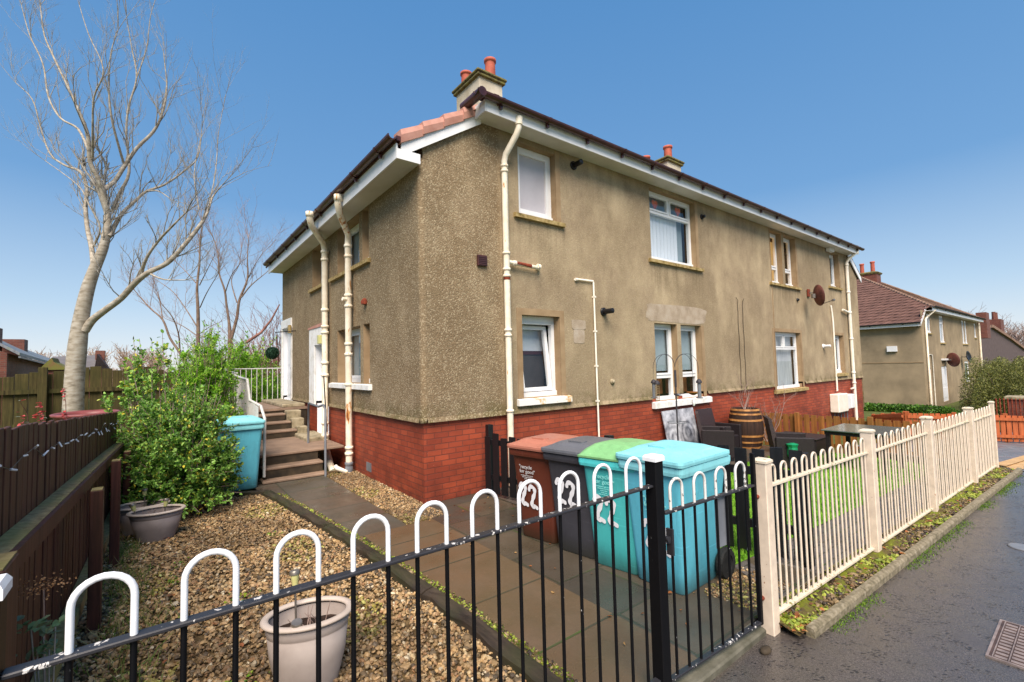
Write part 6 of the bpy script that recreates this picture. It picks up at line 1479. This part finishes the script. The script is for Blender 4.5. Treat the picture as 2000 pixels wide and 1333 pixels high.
b = MB(); b.box(NX + .4, NX + NL - .4, NY + .5, NY + .7, NZ, NZ + 5.0); b.build('interior', 'room', nh)
for h in NH[:5] + NH[7:]:
    u0, u1, z0, z1 = NX + h[0], NX + h[1], NZ + h[2], NZ + h[3]
    window(u0, u1, z0, z1, .035, fill='blind' if h[0] == 4.3 else 'grey', style='top2' if h[0] == 4.3 else 'plain', sill=(u0 - .1, u1 + .1), par=nh, base=NY)
for h in NH[5:7]:
    b = MB(); b.box(NX + h[0], NX + h[1], NY + .03, NY + .08, NZ + h[2], NZ + h[3]); b.box(NX + h[0] + .12, NX + h[1] - .12, NY + .02, NY + .03, NZ + h[2] + .2, NZ + h[2] + .8); b.box(NX + h[0] + .12, NX + h[1] - .12, NY + .02, NY + .03, NZ + h[2] + 1.0, NZ + h[3] - .2); b.build('door', 'door_white', nh)
b = MB(); b.cbox(NX + 4.1, NX + 5.4, NY - .2, NY, NZ + 2.55, NZ + 2.65); b.build('porch_hood', 'white', nh)
b = MB(); b.box(NX + 3.5, NX + 7.5, NY - 1.3, NY - .9, NZ, NZ + .25); b.build('porch_step', 'brick_old', nh)
hip_roof(nh, NX - .35, NX + NL + .35, NY - .35, NY + 8.75, NZ + 5.48, NZ + 4.62, .64, 'tile', 'tile2')
b = MB(); b.box(NX + .75, NX + NL - .75, NY - .37, NY - .35, NZ + 5.25, NZ + 5.45); b.box(NX - .37, NX - .35, NY, NY + 8.6, NZ + 4.42, NZ + 4.6); b.prism([(NX - .33, NZ + 4.66), (NX + 1.0, NZ + 5.5), (NX + 1.0, NZ + 5.3), (NX - .33, NZ + 4.46)], NY - .06, NY - .04); b.box(NX + .75, NX + NL - .75, NY - .35, NY, NZ + 5.26, NZ + 5.28); b.box(NX - .35, NX, NY, NY + 8.6, NZ + 4.43, NZ + 4.45); b.build('fascia', 'white', nh)
gutter(nh, (NX + .6, NY - .44, NZ + 5.5), (NX + NL - .5, NY - .44, NZ + 5.5), mat='lead', nb=8, r=.08); gutter(nh, (NX - .44, NY - .05, NZ + 4.64), (NX - .44, NY + 8.6, NZ + 4.64), out=(-1, 0, 0), mat='lead', nb=6, r=.08)
b = MB(); b.box(NX - .2, NX + 1.05, NY - .10, NY - .062, NZ + 4.5, NZ + 4.55); 
b = MB(); b.tube([(NX + 1.2, NY - .4, NZ + 5.3), (NX + .95, NY - .1, NZ + 4.95), (NX + .6, NY - .08, NZ + 4.8), (NX + .55, NY - .08, NZ)], .045, 8); b.build('downpipe', 'pipe', nh)
b = MB(); b.tube([(NX + NL - .6, NY - .1, NZ + 5.2), (NX + NL - .6, NY - .08, NZ)], .06, 8); b.build('downpipe', 'pipe', nh)
b = MB(); b.tube([(NX + .9, NY - .04, NZ + 2.9), (NX + 1.7, NY - .04, NZ + 2.9), (NX + 1.72, NY - .04, NZ)], .03, 6); b.build('waste_pipe', 'pvc', nh)
b = MB(); b.box(NX - .02, NX, NY, NY + 8.4, NZ + 2.48, NZ + 2.52); b.build('band_course', 'reveal', nh)
b = MB(); c = atx(1743, 682, NX); b.cbox(NX - .14, NX, c.y - .22, c.y + .22, c.z - .15, c.z + .15); b.build('alarm_box', 'white', nh)
chimney(nh, NX + 5.8, NX + 6.9, NY + 3.1, NY + 5.2, NZ + 7.0, aty(1700, 529, NY + 3.1).z, [(NX + 6.4, NY + 3.5, .75), (NX + 6.4, NY + 4.1, .70), (NX + 6.4, NY + 4.8, .75)], mat='brick_old')
for k, (u, px, py, lab) in enumerate(((0, 1862, 703, 'brown satellite dish edge-on, by the neighbouring white doors'), (0, 1893, 697, 'dark satellite dish on the neighbouring house wall beside the olive shrub'))):
    c = aty(px, py, NY - .4); t = thing('satellite_dish', lab, 'satellite dish', tuple(c)); ax = Vector((.75, -.6, .1)).normalized() if k == 0 else Vector((-.15, -1, .15)).normalized()
    u_ = ax.cross(Vector((0, 0, 1))).normalized(); v_ = u_.cross(ax); b = MB(); r_ = .42 if k == 0 else .38
    rg = [[tuple(c + ax * (-.1 * (1 - (q / 5) ** 2)) + (u_ * math.cos(a) + v_ * math.sin(a)) * r_ * q / 5) for a in [2 * PI * i / 20 for i in range(20)]] for q in range(6)]
    b.loft(rg + [[tuple(Vector(p) - ax * .02) for p in r] for r in rg[::-1]], False, True, True); b.build('dish', 'dish' if k == 0 else 'black_plastic', t)
    b = MB(); b.tube([tuple(c - ax * .1), (c.x, NY, c.z)], .03, 6); b.build('bracket', 'steel', t)
# brown end-on house beyond
t = thing('house', 'dark brown-grey house gable with red brick chimneys at the right edge', 'house', (70, 2, -1)); Y2 = 9.0
p = [aty(1918, 640, Y2), aty(1935, 640, Y2), aty(1970, 662, Y2), aty(2003, 686, Y2), aty(2010, 760, Y2), aty(1918, 760, Y2)]
M['brownwall'] = simple('dark_brown_harling', sg(98, 84, 82), sg(80, 68, 68), 2, 0.95, 0)
b = MB(); b.prism([(q.x, q.z) for q in p], Y2, Y2 + 9); b.build('gable_wall', 'brownwall', t)
b = MB(); 
for q0, q1 in ((p[1], p[2]), (p[2], p[3])): b.bar((q0.x, Y2 - .1, q0.z + .15), (q1.x + .5, Y2 - .1, q1.z + .1), .3, .35, (0, 0, 1))
b.build('verge', 'tile2', t)
b = MB(); c = aty(1921, 640, Y2 - .6); b.box(c.x - 1.2, c.x + .9, Y2 - 1, Y2 - .2, c.z - 1.2, c.z + 1.6); b.build('chimney', 'brick_old', t)
b = MB(); c = aty(1942, 632, Y2 + 1); b.box(c.x - 1.6, c.x + 1.6, Y2 + .2, Y2 + 1.6, c.z - 1.5, c.z + .5); 
for k in (-1, 1): b.lathe([(.22, 0), (.2, 1.1)], (c.x + k, Y2 + .9, c.z + .5), 8)
b.build('chimney', 'brick_old', t)

# ================================================================== back-left: weathered fence, tree, round rim, houses
def yb(px): return 14.0
t = thing('weathered_fence', 'tall mossy weathered board fence behind the pale tree', 'fence', (-1.5, 14, 0)); x = -4.2; k = 0
while x < 1.35:
    wd = random.uniform(.16, .21); zt = 1.84 + .05 * math.sin(k * 1.3) + (.08 if x > -1.85 else -.03) - max(0, x + .4) * .12; b = MB(); o = random.uniform(-.012, .012)
    b.cbox(x, x + wd - .008, 14.0 + o, 14.02 + o, 0, zt, .004); b.build('board', 'old_fence', t); x += wd; k += 1
for z in (.4, 1.45): b = MB(); b.bar((-4.2, 13.96, z), (1.3, 13.96, z), .05, .09); b.build('rail', 'old_fence', t)
b = MB(); p = aty(82, 722, 13.9); b.cbox(p.x - .05, p.x + .09, 13.84, 13.93, 0, 1.96, .004); b.build('post', 'old_fence', t)
t = thing('round_tub', 'faded red round plastic tub rim just behind the brown fence top', 'tub', (-.72, 8.4, 0)); c = atx(180, 806, -.72)
b = MB(); b.lathe([(.30, 0), (.33, c.z - .04), (.36, c.z - .03), (.37, c.z), (.34, c.z + .012), (.31, c.z - .02), (.28, c.z - .3)], (-.78, c.y, 0), 40, 1, 1.35); b.build('tub_body', 'red_plastic', t)

def limb_tree(name, label, limbs, dist, trunkmat, twigmat, seed, twig_n, lv=3, group=None, tl=.9, upb=.5):
    """limbs: lists of (px, py, radius px, depth offset m)"""
    rr = random.Random(seed); base = atd(limbs[0][0][0], limbs[0][0][1], dist); t = thing(name, label, 'tree', (base.x, base.y, 0), 0, group)
    tr = MB(); cr = MB()
    def smooth(P):
        out = []
        for i in range(len(P) - 1):
            p0, p1, p2, p3 = P[max(i - 1, 0)], P[i], P[i + 1], P[min(i + 2, len(P) - 1)]
            for k in range(4):
                t_ = k / 4; out.append(tuple(0.5 * ((2 * a1) + (-a0 + a2) * t_ + (2 * a0 - 5 * a1 + 4 * a2 - a3) * t_ * t_ + (-a0 + 3 * a1 - 3 * a2 + a3) * t_ ** 3) for a0, a1, a2, a3 in zip(p0, p1, p2, p3)))
        out.append(P[-1]); return out
    def grow(p, d, l, r, k):
        n = 4; path = [p]; dd = d.copy()
        for i in range(n):
            dd = (dd + Vector((rr.gauss(0, .16), rr.gauss(0, .16), rr.gauss(.06 * upb, .12)))).normalized(); path.append(path[-1] + dd * l / n)
        cr.tube(path, [r * (1 - .75 * i / n) for i in range(n + 1)], 4 if k < 2 else 3, cap=False)
        if k < lv:
            for _ in range(rr.randint(3, 5)):
                i = rr.uniform(.6, n); j = min(int(i), n - 1); q = path[j].lerp(path[j + 1], i - j)
                nd = (dd * .8 + Vector((rr.gauss(0, .5), rr.gauss(0, .5), rr.gauss(.35 * upb, .35)))).normalized(); grow(q, nd, l * rr.uniform(.38, .62), r * .52, k + 1)
    for li, L in enumerate(limbs):
        S = smooth([tuple(map(float, q)) for q in L]); pts = [atd(q[0], q[1], dist + q[3]) for q in S]; rad = [max(.005, q[2] * (dist + q[3]) / FPX * ((.74 if twigmat == 'twig' else .86) if li else .93)) for q in S]
        tr.tube(pts, rad, 12 if rad[0] > .06 else 7)
        if L[0][2] > 30: continue
        for _ in range(int(twig_n * len(L))):
            i = rr.uniform(.25 if li else .7, .999) * (len(pts) - 1); j = int(i); q = pts[j].lerp(pts[j + 1], i - j); d = (pts[j + 1] - pts[j]).normalized()
            nd = (d * .7 + Vector((rr.gauss(0, .45), rr.gauss(0, .45), rr.gauss(.5 * upb, .3)))).normalized(); grow(q, nd, tl * rr.uniform(.5, 1.1), min(rad[j] * .45, .013), 1)
        d = (pts[-1] - pts[-2]).normalized()
        for _ in range(3): grow(pts[-1], (d + Vector((rr.gauss(0, .2), rr.gauss(0, .2), rr.gauss(.1, .15)))).normalized(), tl * 1.0, rad[-1] * .8, 1)
    if lv: pass
    tr.build('trunk', trunkmat, t); cr.build('crown', twigmat, t); return t
q = lambda s: [(x / 1.9036, y / 1.9036, r / 1.9036, d) for x, y, r, d in s]
limbs = [
 q([(268, 1640, 36, 0), (272, 1520, 33, 0), (278, 1400, 31, 0), (288, 1290, 30, 0), (303, 1180, 25, 0), (325, 1080, 22, 0), (352, 1000, 19, 0), (385, 920, 16, 0), (398, 850, 13, 0), (400, 800, 11, 0)]),
 q([(315, 1230, 20, 0), (345, 1190, 17, 0), (390, 1155, 15, -.1), (450, 1110, 14, -.2), (500, 1055, 14, -.3), (550, 1015, 12, -.4), (620, 980, 11, -.4), (670, 930, 10, -.4), (735, 850, 9, -.3), (770, 795, 6, -.2), (790, 735, 4, 0), (825, 690, 2.5, 0)]),
 q([(520, 1035, 9, -.3), (545, 960, 7, -.5), (590, 895, 6, -.6), (640, 842, 5, -.8), (692, 790, 3, -.9)]),
 q([(560, 1020, 5, -.4), (610, 1040, 3.5, -.8), (690, 1042, 2.5, -1.1)]),
 q([(348, 1000, 12, 0), (340, 920, 11, .3), (325, 850, 10, .5), (318, 770, 9, .6), (322, 700, 8, .7), (300, 640, 7, .7), (240, 615, 5, .8), (185, 570, 4, .9), (150, 470, 3.2, 1), (120, 370, 2.6, 1), (60, 310, 1.6, 1)]),
 q([(400, 800, 14, 0), (385, 720, 13, -.1), (365, 665, 11, -.2), (335, 600, 10, -.3), (328, 510, 9, -.4), (300, 430, 7, -.5), (255, 330, 5.5, -.5), (205, 225, 4.5, -.5), (165, 130, 3.5, -.4), (150, 20, 2, -.3)]),
 q([(387, 705, 11, -.1), (425, 675, 10, .1), (465, 615, 9, .2), (510, 550, 8, .3), (570, 490, 7, .4), (602, 425, 5, .4), (620, 330, 3.6, .5), (612, 235, 2, .5)]),
 q([(405, 880, 12, 0), (450, 800, 9, .3), (500, 750, 7, .5), (545, 712, 6, .6), (610, 688, 5, .7), (680, 640, 4, .8), (735, 585, 3, .8), (750, 480, 1.8, .8)]),
 q([(545, 712, 5, .6), (590, 712, 3, .2), (640, 745, 2, 0)]),
 q([(462, 615, 6, .2), (440, 540, 5.5, 0), (415, 440, 5, -.2), (405, 330, 4, -.3), (412, 200, 2.8, -.4), (440, 110, 1.8, -.4)]),
 q([(330, 560, 7, -.3), (290, 480, 5.5, -.1), (225, 440, 4.5, 0), (180, 360, 4, .1), (160, 240, 3.2, .2), (110, 130, 2.6, .2), (80, 20, 1.6, .2)]),
 q([(415, 790, 9, .2), (445, 720, 8, .3), (480, 640, 6.5, .4), (470, 500, 5, .5), (478, 400, 4.4, .5), (508, 290, 3.6, .5), (490, 180, 2.6, .5), (470, 60, 1.6, .4)]),
 q([(508, 290, 3, .5), (545, 180, 2.2, .6), (560, 60, 1.6, .6), (585, -20, 1.2, .6)]),
 q([(345, 590, 6, -.3), (345, 470, 5, -.6), (350, 360, 4, -.8), (385, 260, 3.2, -.9), (330, 130, 2.2, -.9), (295, 20, 1.6, -.9)]),
 q([(770, 790, 3.5, -.2), (800, 650, 2.4, -.1), (812, 500, 1.6, 0), (830, 400, 1.0, 0)]),
 q([(740, 780, 3.0, -.2), (722, 650, 2.2, -.1), (745, 520, 1.4, 0)]),
 q([(340, 930, 5, .3), (372, 850, 4.5, .2), (330, 760, 3.4, .2), (290, 690, 2.4, .3), (170, 600, 1.6, .4)]),
]
limb_tree('bare_tree', 'tall pale leafless tree with smooth grey bark behind the brown fence', limbs, 8.6, 'bark', 'twig', 5, 1.4, lv=3, tl=1.0, upb=1.5)
q2 = lambda s: [(260 + x / 4.1667, 380 + y / 4.1667, r / 4.1667, d) for x, y, r, d in s]
GRP = 'thin bare trees beyond the bushes'
limb_tree('bare_tree', 'thin straight-trunked bare tree between two leaning ones, beyond the bushes', [
 q2([(530, 1400, 17, 0), (530, 1200, 15, 0), (528, 950, 13, 0), (520, 760, 10, 0), (540, 560, 8, 0), (545, 380, 5, 0), (560, 250, 3, 0)]),
 q2([(522, 1080, 6, 0), (420, 920, 4.5, .5), (320, 790, 3.5, .8), (180, 690, 2, 1)]), q2([(545, 920, 5, 0), (600, 800, 4, -.5), (690, 650, 2.5, -.8)]), q2([(510, 720, 5, 0), (440, 640, 3.5, .4), (360, 560, 2, .8)]),
 q2([(518, 1150, 5, 0), (400, 1070, 3.5, .6), (260, 1010, 2, 1.1)]), q2([(550, 1130, 4, 0), (620, 1080, 3, -.4), (710, 1040, 1.6, -.6)]), q2([(540, 740, 5, 0), (600, 620, 3.5, -.3), (660, 500, 2, -.5)])], 18, 'bark2', 'twig2', 8, 1.2, lv=3, group=GRP, tl=1.2, upb=.8)
limb_tree('bare_tree', 'leaning bare tree at the left of the group beyond the bushes', [
 q2([(430, 1400, 13, 0), (380, 1290, 11, 0), (300, 1170, 9, 0), (240, 1020, 8, 0), (130, 920, 5, .3), (10, 780, 3, .5)]), q2([(380, 1280, 8, 0), (370, 1140, 6, -.3), (320, 1000, 5, -.5), (230, 890, 3, -.7)]), q2([(240, 1020, 5, 0), (215, 860, 4, .3), (165, 700, 2, .5)])], 17, 'bark2', 'twig2', 9, 1.2, lv=3, group=GRP, tl=1.1, upb=.8)
limb_tree('bare_tree', 'forked bare tree nearest the house beyond the bushes', [
 q2([(790, 1400, 22, 0), (790, 1180, 18, 0), (780, 1040, 11, 0), (760, 900, 9, 0), (745, 780, 8, 0), (700, 640, 6, 0), (690, 480, 4.5, 0), (650, 350, 3, 0)]), q2([(800, 1170, 14, 0), (845, 1000, 13, .1), (865, 860, 11, .2), (930, 690, 8, .3), (930, 520, 5, .4), (940, 350, 3, .5)]),
 q2([(880, 840, 7, .2), (960, 740, 5, .3), (1080, 640, 3, .5), (1120, 600, 2, .6)]), q2([(845, 880, 6, .2), (800, 700, 4, .5), (860, 580, 3, .6), (880, 440, 2, .8)]), q2([(750, 800, 5, 0), (800, 660, 4, -.3), (890, 540, 2, -.5)]), q2([(935, 680, 4, .3), (1000, 560, 3, .2), (1060, 470, 2, .2)])], 20, 'bark2', 'twig2', 10, 1.3, lv=3, group=GRP, tl=1.4, upb=.8)
t = thing('red_twig_shrub', 'large reddish-brown twiggy shrub beside the house corner beyond the steps', 'shrub', tuple(aty(510, 720, 19)))
b = MB(); c = aty(505, 735, 19); c.z = 0.6
for k in range(5): twigs(b, (c.x + (k - 2) * .55, 19 + random.uniform(-.6, .6), .4), 9, 2.3 + .2 * k, .22, .022, 3, 30 + k)
b.build('stems', 'twig_red', t)
b = MB(); b.tube([aty(480, 670, 18), aty(510, 650, 18), aty(530, 625, 18), aty(546, 595, 18)], [.05, .045, .035, .02], 7); o = b.build('branch', 'twig_red', t)
# houses behind left
t = thing('house', 'red brick house with slate roof and small white-framed window, far left', 'house', tuple(aty(30, 740, 30)))
Yh = 26.0
def Q(px, py, Y=Yh): return aty(px, py, Y)
a, c = Q(-60, 780), Q(14, 780); w0, w1 = Q(14, 690), Q(84, 716)
A = Q(14, 690); Bp = aty(120, 720, 44.0)
# long eaves wall runs away from A to Bp, gable faces the camera
b = MB(); dirv = Vector((Bp.x - A.x, Bp.y - A.y, 0))
b.add([(A.x, A.y, -1), (Bp.x, Bp.y, -1), (Bp.x, Bp.y, A.z - .35), (A.x, A.y, A.z - .0)], [(0, 1, 2, 3)])
gl = Vector((A.x - 7, A.y - 1.0, 0)); b.add([(A.x, A.y, -1), (gl.x, gl.y, -1), (gl.x, gl.y, A.z), (gl.x / 2 + A.x / 2, gl.y / 2 + A.y / 2, A.z + 1.6), (A.x, A.y, A.z)], [(0, 1, 2, 3, 4)]); b.build('wall', 'brick_old', t)
rid = aty(-60, 646, 28.5); rid2 = aty(101, 705, 47)
b = MB(); e0 = Vector((A.x + .35, A.y - .1, A.z - .1)); e1 = Vector((Bp.x + .35, Bp.y, A.z - .45)); b.loft([[e0, e1, rid2, rid], [p + Vector((0, 0, .12)) for p in (e0, e1, rid2, rid)]], True); ro = b.build('roof', 'slate', t)
b = MB(); b.bar(e0 + Vector((0, 0, -.06)), e1 + Vector((0, 0, -.06)), .06, .07); b.build('gutter', 'grey_pvc', t)
b = MB(); p = aty(21, 664, 33); b.box(p.x - .55, p.x + .55, 32.5, 33.3, 1, p.z); b.build('chimney', 'brick_old', ro)
b = MB(); p = aty(-24, 640, 27); b.box(p.x - .25, p.x + .3, 27, 27.6, 1, p.z); b.build('chimney', 'brick_old', ro)
def onwall(px, py):                                   # intersection with the eaves wall plane
    r_ = ray(px, py); n = np.array([dirv.y, -dirv.x, 0]); tt = (n @ np.array([A.x, A.y, 0])) / (n @ r_); p = r_ * tt; return Vector((p[0], p[1], p[2] + CH))
nn = Vector((dirv.y, -dirv.x, 0)).normalized()
if nn.dot(Vector((0, -1, 0))) < 0: nn = -nn
P4 = [onwall(28, 729), onwall(48, 729), onwall(48, 708), onwall(28, 708)]
b = MB(); b.loft([[p + nn * .02 for p in P4], [p + nn * .08 for p in P4]], True); wd = b.build('window', 'white', t)
P5 = [onwall(31, 727), onwall(46, 727), onwall(46, 711), onwall(31, 711)]; b = MB(); b.loft([[p + nn * .081 for p in P5], [p + nn * .09 for p in P5]], True); b.build('pane', 'grey_blind', wd)
for px in (15, 63): p0, p1 = onwall(px, 730), onwall(px, 700); b = MB(); b.tube([p0 + nn * .1, Vector((p0.x, p0.y, p1.z)) + nn * .1], .07, 6); b.build('downpipe', 'white', t)
t = thing('house', 'long grey-roofed house with a brick gable beyond the mossy fence', 'house', tuple(aty(150, 720, 55)))
p0, p1, p2, p3 = aty(95, 722, 50), aty(188, 722, 50), aty(190, 694, 55), aty(103, 697, 55)
b = MB(); b.loft([[p0, p1, p2, p3], [p + Vector((0, .3, -.2)) for p in (p0, p1, p2, p3)]], True); b.build('roof', 'slate_far', t)
g0, g1, g2 = aty(183, 725, 49.9), aty(215, 723, 53), aty(195, 692, 52); b = MB(); b.loft([[g0, g1, g2, aty(190, 692, 50)], [p + Vector((0, 1, 0)) for p in (g0, g1, g2, aty(190, 692, 50))]], True); b.box(g2.x - .3, g2.x + .3, 52.1, 53, g2.z - .5, g2.z + .3); b.build('gable', 'brick_old', t)
b = MB(); b.box(p0.x, g1.x, 50.5, 51, -1, p0.z); b.build('wall', 'brick_old', t)
t = thing('shed', 'small shed with a mossy roof between the brick house and the tree trunk', 'shed', tuple(aty(105, 722, 30)))
m0, m1 = aty(88, 724, 28), aty(124, 724, 28); b = MB(); b.box(m0.x, m1.x, 28, 29.5, 0, m0.z); b.build('shed_wall', 'brick_old', t)
M['mossroof'] = simple('mossy_roof', sg(104, 118, 48), sg(120, 92, 62), 3, 0.95, 0.5)
b = MB(); z = m0.z; b.prism([(m0.x - .2, z + .02), (m1.x + .2, z + .02), (m1.x - .3, z + .35), (m0.x + .2, z + .55)], 27.9, 29.6); b.build('shed_roof', 'mossroof', t)
# distant woodland: one mass of bare crowns
def woodland(name, x0, x1, y0, y1, n, h, mat, seed):
    rr = random.Random(seed); b = MB()
    for _ in range(n):
        x, y = rr.uniform(x0, x1), rr.uniform(y0, y1); hh = h * rr.uniform(.6, 1.15); base = Vector((x, y, -1)); b.tube([base, base + Vector((0, 0, hh * .6))], [.16, .08], 4, cap=False)
        for _ in range(46):
            a = rr.uniform(0, 2 * PI); s0 = rr.uniform(.25, .75); p = base + Vector((0, 0, hh * s0)); l = hh * rr.uniform(.15, .4); d = Vector((math.cos(a) * .6, math.sin(a) * .6, rr.uniform(.5, 1.2))).normalized()
            e = p + d * l; b.tube([p, p.lerp(e, .5) + Vector((rr.gauss(0, .1), rr.gauss(0, .1), 0)), e], [.05, .035, .02], 3, cap=False)
            for _ in range(3): f = e.lerp(p, rr.random() * .6); g = f + Vector((rr.gauss(0, .5), rr.gauss(0, .5), rr.uniform(.3, 1.1))) * (h / 9); b.tube([f, g], [.025, .012], 3, cap=False)
    o = b.build(name, mat, None, (0, 0, 0)); o['kind'] = 'stuff'; o['label'] = 'bare brown woodland on the horizon'; return o
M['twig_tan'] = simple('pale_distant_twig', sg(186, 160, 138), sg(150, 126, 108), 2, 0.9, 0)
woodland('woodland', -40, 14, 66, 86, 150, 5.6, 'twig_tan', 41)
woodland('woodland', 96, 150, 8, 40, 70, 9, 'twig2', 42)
SC.render.resolution_x = 1024; SC.render.resolution_y = 682
